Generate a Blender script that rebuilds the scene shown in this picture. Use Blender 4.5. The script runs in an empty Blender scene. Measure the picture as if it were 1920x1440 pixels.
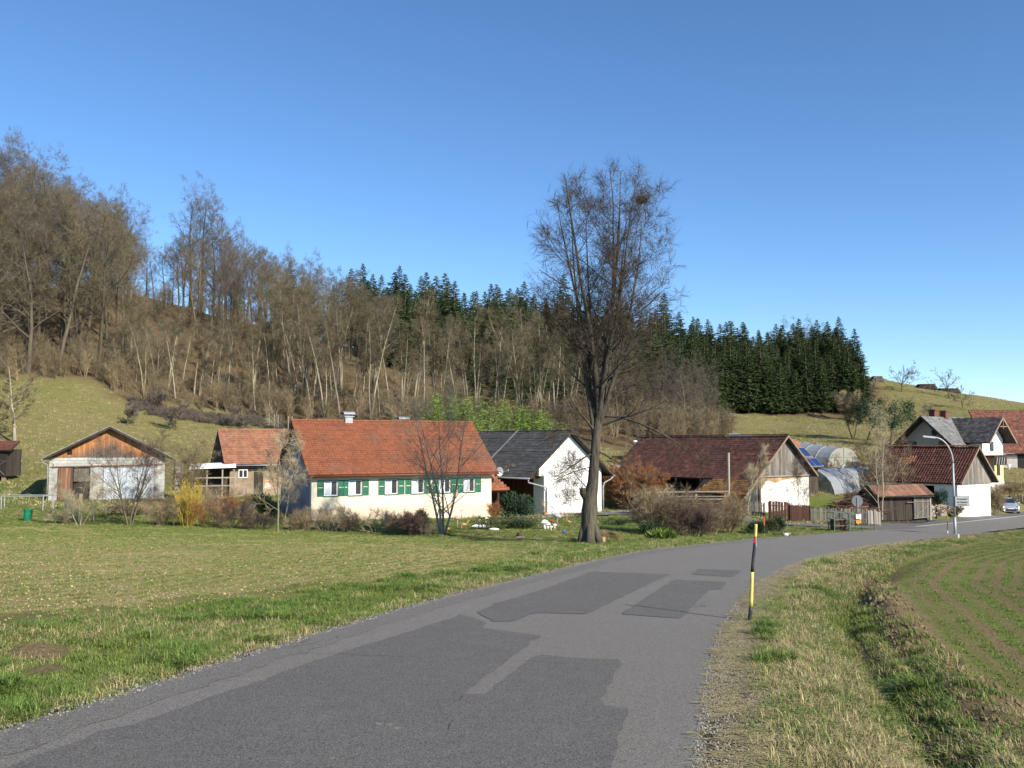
import bpy, math, random
import numpy as np
from mathutils import Vector, Matrix, Euler
R = random.Random(7)
NR = np.random.RandomState(11)
sc = bpy.context.scene
COL = sc.collection
# ---------------------------------------------------------------- camera, sky, sun
FP = 1700.0                      # focal length in photograph pixels
PITCH = math.atan(110.0 / FP)
cam_d = bpy.data.cameras.new('camera'); cam_d.sensor_width = 36.0; cam_d.lens = 36.0 * FP / 1920.0
cam_d.clip_start = 0.1; cam_d.clip_end = 9000
cam = bpy.data.objects.new('camera', cam_d); COL.objects.link(cam)
cam.location = (0, 0, 0); cam.rotation_euler = (math.radians(90) + PITCH, 0, 0)
sc.camera = cam
SUN_AZ = math.radians(45)        # right of straight behind the camera
SUN_EL = math.radians(31)
w = bpy.data.worlds.new('World'); sc.world = w; w.use_nodes = True
nt = w.node_tree; nt.nodes.clear()
sky = nt.nodes.new('ShaderNodeTexSky'); sky.sky_type = 'NISHITA'; sky.sun_disc = False
sky.sun_elevation = SUN_EL; sky.sun_rotation = math.pi - SUN_AZ
sky.altitude = 1800; sky.air_density = 1.0; sky.dust_density = 0.3; sky.ozone_density = 4.0
bg = nt.nodes.new('ShaderNodeBackground'); bg.inputs[1].default_value = 0.12
out = nt.nodes.new('ShaderNodeOutputWorld')
hs = nt.nodes.new('ShaderNodeHueSaturation'); hs.inputs['Saturation'].default_value = 1.10; hs.inputs['Value'].default_value = 1.0; nt.links.new(sky.outputs[0], hs.inputs['Color']); nt.links.new(hs.outputs[0], bg.inputs[0]); nt.links.new(bg.outputs[0], out.inputs[0])
sd = bpy.data.lights.new('sun', 'SUN'); sd.energy = 5.0; sd.angle = math.radians(0.53); sd.color = (1.0, 0.92, 0.78)
so = bpy.data.objects.new('sun', sd); COL.objects.link(so)
sdir = Vector((math.sin(SUN_AZ) * math.cos(SUN_EL), -math.cos(SUN_AZ) * math.cos(SUN_EL), math.sin(SUN_EL)))
so.rotation_euler = sdir.to_track_quat('Z', 'Y').to_euler(); so.location = (30, -40, 60)
sc.view_settings.view_transform = 'Standard'; sc.view_settings.look = 'None'
sc.view_settings.gamma = 1; sc.view_settings.exposure = 0.68; sc.view_settings.use_curve_mapping = False
sc.cycles.max_bounces = 5; sc.cycles.transparent_max_bounces = 12

def ray(u, v):
    xc = (u - 960) / FP; yc = (720 - v) / FP
    return Vector((xc, math.cos(PITCH) - yc * math.sin(PITCH), math.sin(PITCH) + yc * math.cos(PITCH)))
def P(u, v, Y):
    d = ray(u, v); return d * (Y / d.y)

# ---------------------------------------------------------------- road line
ROADC = np.array([(-7.6, -22, -.55), (-4.6, -8, -1.12), (-2.9, -1, -1.57), (-1.2, 6.1, -2.02), (.5, 12.7, -2.46), (2.75, 19.3, -2.88), (6.2, 28.2, -3.52),
                  (9.3, 34.4, -4.0), (13.9, 42.6, -4.62), (19.9, 51.6, -5.3), (31.2, 64.2, -6.0), (48.2, 80.3, -6.5), (75, 105, -7.0), (110, 135, -7.2)])
ROADW = np.array([2.4, 2.4, 2.4, 2.38, 2.36, 2.3, 2.6, 2.65, 2.6, 2.55, 2.6, 2.7, 2.7, 2.7])
def catmull(A, n=14):
    A = np.asarray(A, float); A2 = np.vstack([2*A[0]-A[1], A, 2*A[-1]-A[-2]]); o = []
    for i in range(1, len(A2)-2):
        for k in range(n):
            t = k/n; p0, p1, p2, p3 = A2[i-1], A2[i], A2[i+1], A2[i+2]
            o.append(.5*((2*p1)+(-p0+p2)*t+(2*p0-5*p1+4*p2-p3)*t*t+(-p0+3*p1-3*p2+p3)*t**3))
    o.append(A2[-2]); return np.array(o)
RL = catmull(np.hstack([ROADC, ROADW[:, None]]), 14)        # x y z halfwidth
def polydist(X, Y, L):
    """distance to polyline, side (+ = right), interpolated extra columns"""
    L = np.asarray(L, float); n = len(X); best = np.full(n, 1e9); side = np.zeros(n); ex = np.zeros((n, L.shape[1]-2))
    for a, b in zip(L[:-1], L[1:]):
        dx, dy = b[0]-a[0], b[1]-a[1]; ll = dx*dx+dy*dy+1e-12
        t = np.clip(((X-a[0])*dx+(Y-a[1])*dy)/ll, 0, 1)
        qx = X-(a[0]+t*dx); qy = Y-(a[1]+t*dy); d = qx*qx+qy*qy
        m = d < best
        best[m] = d[m]; side[m] = np.sign(qx*dy-qy*dx)[m]
        if L.shape[1] > 2: ex[m] = (a[2:]+(b[2:]-a[2:])*t[:, None])[m]
    return np.sqrt(best), side, ex
def smooth(x): x = np.clip(x, 0, 1); return x*x*(3-2*x)
# ---------------------------------------------------------------- terrain
cp = []
for u, v, Y in [(0,1300,7.2),(0,1190,9.5),(430,1130,14),(860,1075,20),(0,1080,16.5),(300,1060,22.8),(600,1040,27),(150,1010,36),(500,1015,37),(850,1030,33),
    (0,984,50),(400,992,51),(700,1003,49),(1000,1010,46),(1105,1016,42),(1000,990,52),(583,977,60),(760,976,61),(917,970,66),(1029,968,66),(1135,963,72),
    (90,939,66),(305,937,67.6),(0,930,66),(430,928,77),(0,884,80),(380,900,82),(60,712,115),(160,715,116),(300,750,118),(520,785,118),(800,792,118),(1050,802,114),(1200,806,116),
    (1370,775,190),(1500,777,190),(1600,782,186),(1330,810,150),(1380,838,115),(1575,885,98),(1470,880,97),(1660,862,108),(1700,836,128),(1640,805,150),(1630,706,218),(1720,725,215),(1840,745,212),(1920,760,212),(1990,775,212),
    (1780,922,93),(1900,905,103),(1920,830,135),(1920,885,110),(1180,960,66),(1400,970,66),(1400,958,74),(1520,965,74),(1640,976,71),(1600,984,66),(1240,955,76),(1300,1008,48),(1430,1003,56),(1560,985,63),
    (240,555,190),(330,572,190),(450,606,188),(600,640,190),(900,700,182),(1200,740,185),(100,600,142),(0,560,150),(250,652,137),(450,705,136),(700,745,136),(950,770,140),
    (1920,1340,9.7),(1780,1230,13),(1760,1120,21),(1920,1100,20),(1700,1040,35),(1920,1030,45),(1920,1001,60),(1800,1012,52),(1700,1400,7.9),(1640,1280,10.6),(1590,1170,15.5),(1620,1110,20.6),(1700,1060,30),
    (1806,967,71),(1860,966,75),(1740,972,68),(1430,905,84)]:
    p = P(u, v, Y); cp.append(tuple(p))
crest = [P(240,555,190), P(450,606,188), P(900,700,182), P(1370,775,190)]
for q in [(-70, 240, 27), (-30, 240, 20), (20, 240, 13), (60, 250, 11), (90, 260, 12), (140, 260, 3), (-130, 150, 27), (-130, 100, 8), (-90, 60, -2), (-60, 30, -2.2), (-30, 8, -1.6), (-20, -15, -.6),
          (-60, -40, 1.5), (0, -60, 1.5), (60, -40, -1.5), (25, 0, -3), (45, 15, -4.5), (70, 40, -6.2), (90, 70, -7), (120, 110, -7), (140, 180, 2), (-130, 220, 30), (-200, 100, 12), (200, 60, -8), (0, 300, 10), (-100, 300, 22), (100, 310, 6), (200, 300, 0)]:
    cp.append(q)
cp = np.array(cp); CC = 5.0
def kern(X, Y, A): return np.sqrt((X[:, None]-A[None, :, 0])**2+(Y[:, None]-A[None, :, 1])**2+CC*CC)
_n = len(cp); _A = np.zeros((_n+3, _n+3)); _A[:_n, :_n] = kern(cp[:, 0], cp[:, 1], cp)-np.eye(_n)*0.15
_A[:_n, _n] = 1; _A[:_n, _n+1:] = cp[:, :2]; _A[_n, :_n] = 1; _A[_n+1:, :_n] = cp[:, :2].T
_w = np.linalg.solve(_A, np.concatenate([cp[:, 2], [0, 0, 0]]))
DITCH = np.array([tuple(P(*q))[:2] for q in [(1790,1520,6.3),(1715,1400,8.0),(1640,1280,10.6),(1590,1170,15.5),(1612,1110,20.6),(1690,1060,30),(1790,1026,42)]]+[(32, 55)])
FURROW = np.array([tuple(P(*q))[:2] for q in [(2150,1560,6),(1870,1390,8.7),(1760,1270,11.4),(1690,1190,14.8),(1652,1125,19),(1640,1085,24)]])
def vnoise(X, Y, s, seed=0):
    """cheap smooth value noise"""
    x = X/s; y = Y/s; xi = np.floor(x).astype(int); yi = np.floor(y).astype(int); fx = x-xi; fy = y-yi
    fx = fx*fx*(3-2*fx); fy = fy*fy*(3-2*fy)
    def h(a, b):
        n = (a*73856093) ^ (b*19349663) ^ (seed*83492791); n = (n ^ (n >> 13))*1274126177 & 0x7fffffff
        return ((n ^ (n >> 16)) & 0xffff)/65535.0
    return (h(xi, yi)*(1-fx)+h(xi+1, yi)*fx)*(1-fy)+(h(xi, yi+1)*(1-fx)+h(xi+1, yi+1)*fx)*fy-.5
def Hraw(X, Y):
    X = np.asarray(X, float); Y = np.asarray(Y, float); z = np.zeros(len(X))
    for i in range(0, len(X), 20000):
        s = slice(i, i+20000); z[s] = kern(X[s], Y[s], cp)@_w[:_n]+_w[_n]+X[s]*_w[_n+1]+Y[s]*_w[_n+2]
    rr = np.sqrt((X-20)**2+(Y-100)**2)
    f = smooth((rr-260)/240); z = z*(1-f)+(-8)*f
    return z
def H(X, Y, detail=True, bed=0.0):
    X = np.atleast_1d(np.asarray(X, float)); Y = np.atleast_1d(np.asarray(Y, float))
    z = Hraw(X, Y)
    near = (np.abs(X) < 140) & (Y > -40) & (Y < 150)
    xi, yi = X[near], Y[near]
    d, s, e = polydist(xi, yi, RL[::2])
    zr = e[:, 0]; hw = e[:, 1]
    wgt = 1-smooth((d-hw-.5)/3.5)
    zz = z[near]
    amp = smooth((d-hw-.2)/1.5)
    zz = zz*(1-wgt)+(zr-.03)*wgt
    if detail:
        zz += amp*(vnoise(xi, yi, 2.3, 1)*.10+vnoise(xi, yi, .6, 2)*.05+vnoise(xi, yi, .22, 3)*.025)*np.clip(1.3-yi/60, .2, 1)
    m = (yi < 60) & (yi > -5)
    dd, _, _ = polydist(xi[m], yi[m], DITCH)
    zz[m] -= .30*np.exp(-(dd/.38)**2)*np.clip(1.3-yi[m]/45, .2, 1)
    df, _, _ = polydist(xi[m], yi[m], FURROW)
    zz[m] += .12*np.exp(-(df/.3)**2)*(.6+.8*np.abs(vnoise(xi[m], yi[m], .35, 9)*2))
    # drop under the road bed
    zz -= bed*(d < hw-.25)
    z[near] = zz
    if detail:
        far = ~near
        z[far] += vnoise(X[far], Y[far], 9, 5)*.5+vnoise(X[far], Y[far], 3, 6)*.2
    return z
def h1(x, y): return float(H([x], [y], False)[0])
def G(u, v, y0=4, y1=330):
    """first point of the ground under a photograph pixel"""
    d = ray(u, v); Ys = np.geomspace(y0, y1, 500); X = Ys*d.x/d.y; Z = Ys*d.z/d.y
    g = H(X, Ys, False); m = np.where(Z < g)[0]
    if len(m) == 0: return Vector((X[-1], Ys[-1], g[-1]))
    i = m[0]
    if i == 0: return Vector((X[0], Ys[0], g[0]))
    a = Z[i-1]-g[i-1]; b = Z[i]-g[i]; t = a/(a-b); yy = Ys[i-1]+(Ys[i]-Ys[i-1])*t
    return Vector((yy*d.x/d.y, yy, h1(yy*d.x/d.y, yy)))
def at(u, Y):
    """ground point at photograph column u and distance Y"""
    x = (u-960)/FP*Y; return Vector((x, Y, h1(x, Y)))

# ---------------------------------------------------------------- helpers
def tagp(o, label=None, cat=None, group=None, kind=None):
    if label: o['label'] = label
    if cat: o['category'] = cat
    if group: o['group'] = group
    if kind: o['kind'] = kind
    return o
def empty(name, loc=(0, 0, 0), rz=0.0, label=None, cat=None, group=None):
    o = bpy.data.objects.new(name, None); COL.objects.link(o); o.location = loc; o.rotation_euler = (0, 0, rz)
    o.empty_display_size = .2
    return tagp(o, label, cat, group)
def copy_tree(o, loc, rz=None, sc_=None, label=None, group=None, parent=None):
    c = o.copy(); COL.objects.link(c); c.location = loc
    if rz is not None: c.rotation_euler = (0, 0, rz)
    if sc_ is not None: c.scale = sc_ if hasattr(sc_, '__len__') else (sc_,)*3
    if label: c['label'] = label
    if group: c['group'] = group
    for ch in KIDS.get(o.name, []):
        k = ch.copy(); COL.objects.link(k); k.parent = c
        for g in KIDS.get(ch.name, []):
            m = g.copy(); COL.objects.link(m); m.parent = k
    return c
KIDS = {}
class MB:
    def __init__(s): s.v = []; s.f = []; s.t = []; s.m = []
    def poly(s, pts, tone=1.0, mi=0):
        b = len(s.v); s.v += [tuple(p) for p in pts]; s.f.append(tuple(range(b, b+len(pts)))); s.t.append(tone); s.m.append(mi)
    def add(s, vs, fs, tone=1.0, mi=0):
        b = len(s.v); s.v += [tuple(p) for p in vs]
        for f in fs: s.f.append(tuple(i+b for i in f)); s.t.append(tone); s.m.append(mi)
    def box(s, a, b, tone=1.0, mi=0):
        x0, y0, z0 = a; x1, y1, z1 = b
        s.add([(x0,y0,z0),(x1,y0,z0),(x1,y1,z0),(x0,y1,z0),(x0,y0,z1),(x1,y0,z1),(x1,y1,z1),(x0,y1,z1)],
              [(0,3,2,1),(4,5,6,7),(0,1,5,4),(1,2,6,5),(2,3,7,6),(3,0,4,7)], tone, mi)
    def obox(s, o, u, v, n, tone=1.0, mi=0):
        """parallelepiped from corner o with edge vectors u v n"""
        o, u, v, n = map(Vector, (o, u, v, n))
        s.add([o, o+u, o+u+v, o+v, o+n, o+u+n, o+u+v+n, o+v+n], [(0,3,2,1),(4,5,6,7),(0,1,5,4),(1,2,6,5),(2,3,7,6),(3,0,4,7)], tone, mi)
    def bar(s, a, b, w_, h_, tone=1.0, mi=0, up=(0, 0, 1)):
        a, b = Vector(a), Vector(b); d = (b-a); up = Vector(up)
        x = d.cross(up)
        if x.length < 1e-5: x = d.cross(Vector((0, 1, 0)))
        x.normalize(); y = x.cross(d).normalized()
        s.obox(a-x*w_/2-y*h_/2, x*w_, d, y*h_, tone, mi)
    def prism(s, pts, ext, tone=1.0, mi=0):
        pts = [Vector(p) for p in pts]; e = Vector(ext); n = len(pts)
        s.add(pts+[p+e for p in pts], [tuple(range(n-1, -1, -1)), tuple(range(n, 2*n))]+[(i, (i+1) % n, n+(i+1) % n, n+i) for i in range(n)], tone, mi)
    def tube(s, pts, rad, k=6, tone=1.0, mi=0, cap=True):
        pts = [Vector(p) for p in pts]; n = len(pts)
        if not hasattr(rad, '__len__'): rad = [rad]*n
        b = len(s.v); ref = None
        for i in range(n):
            d = pts[min(i+1, n-1)]-pts[max(i-1, 0)]
            if d.length < 1e-9: d = Vector((0, 0, 1))
            d.normalize()
            if ref is None: ref = Vector((1, 0, 0)) if abs(d.x) < .8 else Vector((0, 1, 0))
            x = ref.cross(d)
            if x.length < 1e-4: x = d.orthogonal()
            x.normalize(); y = d.cross(x); ref = y.cross(d)*-1 if False else ref
            for j in range(k):
                a = 2*math.pi*j/k; q = pts[i]+(x*math.cos(a)+y*math.sin(a))*rad[i]; s.v.append((q.x, q.y, q.z))
        for i in range(n-1):
            for j in range(k):
                s.f.append((b+i*k+j, b+i*k+(j+1) % k, b+(i+1)*k+(j+1) % k, b+(i+1)*k+j)); s.t.append(tone); s.m.append(mi)
        if cap:
            s.f.append(tuple(b+j for j in range(k-1, -1, -1))); s.t.append(tone); s.m.append(mi)
            s.f.append(tuple(b+(n-1)*k+j for j in range(k))); s.t.append(tone); s.m.append(mi)
    def ball(s, c, r, nu=10, nv=7, tone=1.0, mi=0, rot=None):
        if not hasattr(r, '__len__'): r = (r, r, r)
        c = Vector(c); vs = []; fs = []
        for i in range(nv+1):
            th = math.pi*i/nv
            for j in range(nu):
                ph = 2*math.pi*j/nu; q = Vector((r[0]*math.sin(th)*math.cos(ph), r[1]*math.sin(th)*math.sin(ph), r[2]*math.cos(th)))
                if rot: q = rot@q
                vs.append(c+q)
        for i in range(nv):
            for j in range(nu): fs.append((i*nu+j, (i+1)*nu+j, (i+1)*nu+(j+1) % nu, i*nu+(j+1) % nu))
        s.add(vs, fs, tone, mi)
    def mesh(s, name, mats, smooth_=False):
        me = bpy.data.meshes.new(name); me.from_pydata(s.v, [], s.f)
        for m in (mats if isinstance(mats, (list, tuple)) else [mats]): me.materials.append(m)
        a = me.attributes.new('tone', 'FLOAT', 'FACE'); a.data.foreach_set('value', np.array(s.t, dtype=np.float32))
        if any(s.m): me.polygons.foreach_set('material_index', s.m)
        if smooth_: me.polygons.foreach_set('use_smooth', [True]*len(s.f))
        me.update(); return me
    def build(s, name, mats, parent=None, smooth_=False, kind=None, label=None, cat=None, group=None):
        o = bpy.data.objects.new(name, s.mesh(name, mats, smooth_)); COL.objects.link(o)
        if parent is not None: o.parent = parent; KIDS.setdefault(parent.name, []).append(o)
        return tagp(o, label, cat, group, kind)
def link(name, me, parent=None, loc=(0, 0, 0), rot=(0, 0, 0), **k):
    o = bpy.data.objects.new(name, me); COL.objects.link(o); o.location = loc; o.rotation_euler = rot
    if parent is not None: o.parent = parent; KIDS.setdefault(parent.name, []).append(o)
    return tagp(o, **k)

# ---------------------------------------------------------------- materials
def nodes(name):
    m = bpy.data.materials.new(name); m.use_nodes = True; t = m.node_tree
    b = t.nodes['Principled BSDF']; return m, t, b
def N(t, typ, **k):
    n = t.nodes.new(typ)
    for a, b in k.items():
        if a.startswith('i_'): n.inputs[a[2:]].default_value = b
        else: setattr(n, a, b)
    return n
def coords(t, stretch=(1, 1, 1), world=False):
    c = N(t, 'ShaderNodeTexCoord'); mp = N(t, 'ShaderNodeMapping'); mp.inputs['Scale'].default_value = stretch
    if world:
        g = N(t, 'ShaderNodeNewGeometry'); t.links.new(g.outputs['Position'], mp.inputs[0])
    else: t.links.new(c.outputs['Object'], mp.inputs[0])
    return mp.outputs[0]
def noise(t, vec, scale, detail=5, rough=.6, lo=.35, hi=.65):
    n = N(t, 'ShaderNodeTexNoise'); n.inputs['Scale'].default_value = scale; n.inputs['Detail'].default_value = detail; n.inputs['Roughness'].default_value = rough
    t.links.new(vec, n.inputs['Vector'])
    r = N(t, 'ShaderNodeMapRange'); r.inputs[1].default_value = lo; r.inputs[2].default_value = hi; t.links.new(n.outputs[0], r.inputs[0])
    return r.outputs[0]
def mix(t, f, a, b, blend='MIX'):
    m = N(t, 'ShaderNodeMix'); m.data_type = 'RGBA'; m.blend_type = blend
    for s, x in ((m.inputs[0], f), (m.inputs[6], a), (m.inputs[7], b)):
        if hasattr(x, 'is_linked') or hasattr(x, 'links'): t.links.new(x, s)
        elif hasattr(x, '__len__'): s.default_value = (x[0], x[1], x[2], 1)
        else: s.default_value = x
    return m.outputs[2]
def mth(t, op, a, b=0.0, clamp=False):
    m = N(t, 'ShaderNodeMath', operation=op); m.use_clamp = clamp
    for s, x in ((m.inputs[0], a), (m.inputs[1], b)):
        if hasattr(x, 'links'): t.links.new(x, s)
        else: s.default_value = x
    return m.outputs[0]
def attr(t, name):
    a = N(t, 'ShaderNodeAttribute'); a.attribute_name = name; return a.outputs['Fac']
def M(name, c1, c2=None, c3=None, scale=3, stretch=(1, 1, 1), rough=.85, bump=0.0, bscale=30, tone=False, metal=0, rnd=0, lo=.35, hi=.65, s3=.7, l3=.5, h3=.7, bstretch=None, spec=.3, trans=None, world=False):
    m, t, b = nodes(name); vec = coords(t, stretch, world)
    c2 = c2 or tuple(x*.7 for x in c1)
    col = mix(t, noise(t, vec, scale, lo=lo, hi=hi), c1, c2)
    if c3: col = mix(t, noise(t, vec, s3, 4, lo=l3, hi=h3), col, c3)
    fine = noise(t, vec, scale*9, 3, lo=.2, hi=.8)
    v = N(t, 'ShaderNodeMapRange'); v.inputs[3].default_value = .82; v.inputs[4].default_value = 1.16; t.links.new(fine, v.inputs[0])
    mul = v.outputs[0]
    if tone: mul = mth(t, 'MULTIPLY', mul, attr(t, 'tone'))
    if rnd:
        oi = N(t, 'ShaderNodeObjectInfo'); r = N(t, 'ShaderNodeMapRange'); r.inputs[3].default_value = 1-rnd; r.inputs[4].default_value = 1+rnd
        t.links.new(oi.outputs['Random'], r.inputs[0]); mul = mth(t, 'MULTIPLY', mul, r.outputs[0])
    hsv = N(t, 'ShaderNodeHueSaturation'); t.links.new(col, hsv.inputs['Color']); t.links.new(mul, hsv.inputs['Value'])
    t.links.new(hsv.outputs[0], b.inputs['Base Color']); b.inputs['Roughness'].default_value = rough; b.inputs['Metallic'].default_value = metal
    b.inputs['Specular IOR Level'].default_value = spec
    if bump:
        bv = coords(t, bstretch or stretch, world); bn = noise(t, bv, bscale, 4, lo=0, hi=1)
        bu = N(t, 'ShaderNodeBump'); bu.inputs['Strength'].default_value = min(1, bump); bu.inputs['Distance'].default_value = .03*max(1, bump)
        t.links.new(bn, bu.inputs['Height']); t.links.new(bu.outputs[0], b.inputs['Normal'])
    return m
m_cream = M('cream_render', (.78,.70,.53), (.71,.63,.46), (.68,.57,.40), scale=1.2, s3=.5, l3=.45, h3=.8, bump=.3, bscale=60)
m_plinth = M('plinth_render', (.72,.60,.44), (.62,.50,.36), scale=2, bump=.3, bscale=60)
m_white = M('white_render', (.82,.82,.80), (.76,.76,.74), (.55,.54,.50), scale=1.0, s3=.8, l3=.62, h3=.85, bump=.25, bscale=50)
m_oldwhite = M('old_white_render', (.80,.77,.70), (.70,.66,.58), (.45,.33,.20), scale=1.6, s3=1.3, l3=.6, h3=.72, bump=.5, bscale=25)
m_greywall = M('grey_render', (.40,.38,.35), (.32,.30,.28), (.22,.20,.18), scale=1.5, bump=.4, bscale=30)
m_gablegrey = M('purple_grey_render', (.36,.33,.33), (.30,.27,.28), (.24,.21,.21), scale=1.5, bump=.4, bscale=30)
m_ochre = M('ochre_render', (.72,.55,.32), (.66,.48,.27), (.4,.28,.18), scale=1.2, l3=.55, h3=.7, bump=.3, bscale=40)
m_brick = M('bare_brick', (.42,.20,.11), (.5,.33,.22), (.65,.6,.5), scale=4, l3=.55, h3=.6, tone=True, bump=.4, bscale=50)
m_block = M('concrete_block', (.42,.42,.40), (.34,.34,.32), (.5,.47,.4), scale=1.5, tone=True, bump=.5, bscale=60)
m_mortar = M('block_mortar', (.36,.36,.34), (.28,.28,.26), bump=.4)
m_door_blue = M('pale_grey_metal', (.48,.53,.58), (.42,.46,.50), scale=2, stretch=(3,3,.5), rough=.5, tone=True)
m_tile = M('orange_roof_tile', (.245,.086,.042), (.20,.070,.036), (.19,.098,.064), scale=.7, tone=True, bump=.3, bscale=40, s3=.35, l3=.5, h3=.72, rough=.75)
m_tile_barn = M('weathered_brown_tile', (.095,.040,.029), (.055,.028,.024), (.16,.066,.04), scale=2.2, tone=True, bump=.4, bscale=40, s3=.6, l3=.55, h3=.7)
m_tile_pale = M('pale_red_tile', (.30,.14,.08), (.24,.105,.065), (.20,.12,.08), scale=1.3, tone=True, bump=.3, bscale=40)
m_tile_small = M('red_brown_tile', (.115,.042,.029), (.068,.030,.024), (.19,.075,.04), scale=1.8, tone=True, bump=.4, bscale=40, s3=.8, l3=.58, h3=.72)
m_tile_moss = M('mossy_tile', (.16,.10,.035), (.10,.05,.03), (.24,.12,.03), scale=2, tone=True, bump=.4, bscale=40)
m_slate = M('dark_slate_sheet', (.085,.081,.075), (.060,.057,.053), (.13,.125,.118), scale=1.5, tone=True, bump=.3, s3=.5, l3=.6, h3=.8, rough=.7)
m_slate_l = M('light_slate_sheet', (.17,.17,.165), (.12,.12,.12), (.22,.22,.21), scale=2, tone=True, bump=.3, rough=.7)
m_rust = M('rusty_roof_sheet', (.24,.125,.08), (.17,.085,.055), (.30,.18,.12), scale=2, tone=True, bump=.2, rough=.8)
m_woodgrey = M('weathered_grey_board', (.20,.18,.155), (.12,.11,.095), (.28,.25,.21), scale=3, stretch=(6,6,.6), tone=True, bump=.5, bscale=14, rnd=.25)
m_woodpale = M('pale_grey_board', (.32,.29,.24), (.22,.195,.165), scale=3, stretch=(6,6,.6), tone=True, bump=.4, bscale=14, rnd=.2)
m_wooddark = M('dark_timber', (.05,.04,.032), (.03,.025,.02), (.08,.06,.045), scale=3, stretch=(5,5,.6), tone=True, bump=.4, rnd=.2)
m_woodbrown = M('brown_stained_plank', (.085,.036,.026), (.055,.026,.02), scale=3, stretch=(5,5,.6), tone=True, bump=.4, rnd=.22)
m_fascia = M('pale_barge_board', (.30,.22,.15), (.2,.14,.1), scale=4, tone=True)
def gable_board_mat():
    m, t, b = nodes('orange_weathered_board'); g = N(t, 'ShaderNodeTexCoord'); sp = N(t, 'ShaderNodeSeparateXYZ'); t.links.new(g.outputs['Object'], sp.inputs[0])
    v = coords(t, (5, 5, .5)); n = noise(t, v, 2.2, 5, lo=.3, hi=.7); v2 = coords(t, (1, 1, 1)); n2 = noise(t, v2, .8, 4, lo=.3, hi=.7)
    # washed by rain below, sheltered under the verge: depends on distance below the roof line
    d = attr(t, 'shelter')
    f = mth(t, 'ADD', mth(t, 'MULTIPLY', d, 1.0), mth(t, 'MULTIPLY', mth(t, 'SUBTRACT', n2, .5), .5), )
    r = N(t, 'ShaderNodeMapRange'); r.inputs[1].default_value = .35; r.inputs[2].default_value = .95; t.links.new(f, r.inputs[0])
    c = mix(t, r.outputs[0], mix(t, n, (.44,.19,.065), (.27,.11,.04)), mix(t, n, (.15,.115,.085), (.075,.055,.045)))
    oi = N(t, 'ShaderNodeObjectInfo'); rr = N(t, 'ShaderNodeMapRange'); rr.inputs[3].default_value = .75; rr.inputs[4].default_value = 1.25; t.links.new(oi.outputs['Random'], rr.inputs[0])
    h = N(t, 'ShaderNodeHueSaturation'); t.links.new(c, h.inputs['Color']); t.links.new(rr.outputs[0], h.inputs['Value']); t.links.new(h.outputs[0], b.inputs['Base Color']); b.inputs['Roughness'].default_value = .8
    return m
m_gboard = gable_board_mat()
m_doorbrown = M('brown_door_plank', (.26,.12,.055), (.12,.07,.045), (.09,.07,.06), scale=2, stretch=(6,6,.5), s3=.8, l3=.45, h3=.6, rnd=.3, tone=True)
m_green = M('green_shutter_paint', (.022,.17,.10), (.018,.13,.08), scale=3, rough=.45, tone=True)
m_wframe = M('white_window_paint', (.8,.8,.8), (.7,.7,.7), scale=5, rough=.4)
m_curtain = M('net_curtain', (.62,.66,.72), (.48,.52,.6), scale=5, stretch=(12,12,.5), rough=.9)
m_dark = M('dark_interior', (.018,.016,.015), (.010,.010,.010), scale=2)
m_zinc = M('zinc_gutter', (.42,.43,.44), (.32,.33,.34), scale=3, rough=.4, metal=.5)
m_steel = M('galvanised_steel', (.42,.43,.44), (.33,.34,.35), scale=3, rough=.55, metal=.35)
m_redbrown = M('red_brown_gutter', (.18,.05,.03), (.13,.04,.025), rough=.5)
m_chim = M('brick_chimney', (.22,.08,.05), (.12,.05,.035), scale=5, tone=True, bump=.5)
m_glass, _t, _b = nodes('window_glass'); _b.inputs['Base Color'].default_value = (.03,.035,.04,1); _b.inputs['Roughness'].default_value = .06; _b.inputs['Specular IOR Level'].default_value = .8
_t.links.new(noise(_t, coords(_t), 2, lo=-3, hi=14), _b.inputs['Roughness'])
def film(name, base, alpha, rough):
    m, t, b = nodes(name); n = noise(t, coords(t, (1, 1, 1)), 2.5, 4, lo=.3, hi=.7)
    t.links.new(mix(t, n, base, tuple(x*.8 for x in base)), b.inputs['Base Color']); b.inputs['Roughness'].default_value = rough
    r = N(t, 'ShaderNodeMapRange'); r.inputs[3].default_value = alpha-.1; r.inputs[4].default_value = alpha+.12; t.links.new(n, r.inputs[0]); t.links.new(r.outputs[0], b.inputs['Alpha'])
    b.inputs['Specular IOR Level'].default_value = .6
    bu = N(t, 'ShaderNodeBump'); bu.inputs['Strength'].default_value = .5; bu.inputs['Distance'].default_value = .05; t.links.new(noise(t, coords(t, (1, 1, .6)), 3, 3, lo=0, hi=1), bu.inputs['Height']); t.links.new(bu.outputs[0], b.inputs['Normal'])
    return m
m_filmA = film('milky_plastic_film', (.27,.30,.33), .78, .4)
m_filmB = film('clear_plastic_film', (.42,.45,.50), .6, .18)
m_filmEnd = film('cream_plastic_film', (.42,.43,.36), .68, .5)
m_solar = M('solar_cell_blue', (.015,.03,.10), (.02,.04,.13), scale=4, rough=.15, spec=.6)
m_alu = M('aluminium_frame', (.6,.61,.62), (.5,.5,.5), metal=.6, rough=.35)
m_bark_hero = M('lime_bark', (.105,.088,.068), (.038,.031,.025), (.12,.112,.07), scale=4, stretch=(3,3,.35), bump=2.5, bscale=7, s3=.6, l3=.5, h3=.7)
m_twig_hero = M('lime_twig', (.085,.062,.045), (.058,.043,.032), scale=2)
m_bark_pale = M('pale_bark', (.34,.30,.22), (.20,.17,.12), (.24,.23,.12), scale=1.5, stretch=(3,3,.6), rnd=.3, bump=.4)
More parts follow.
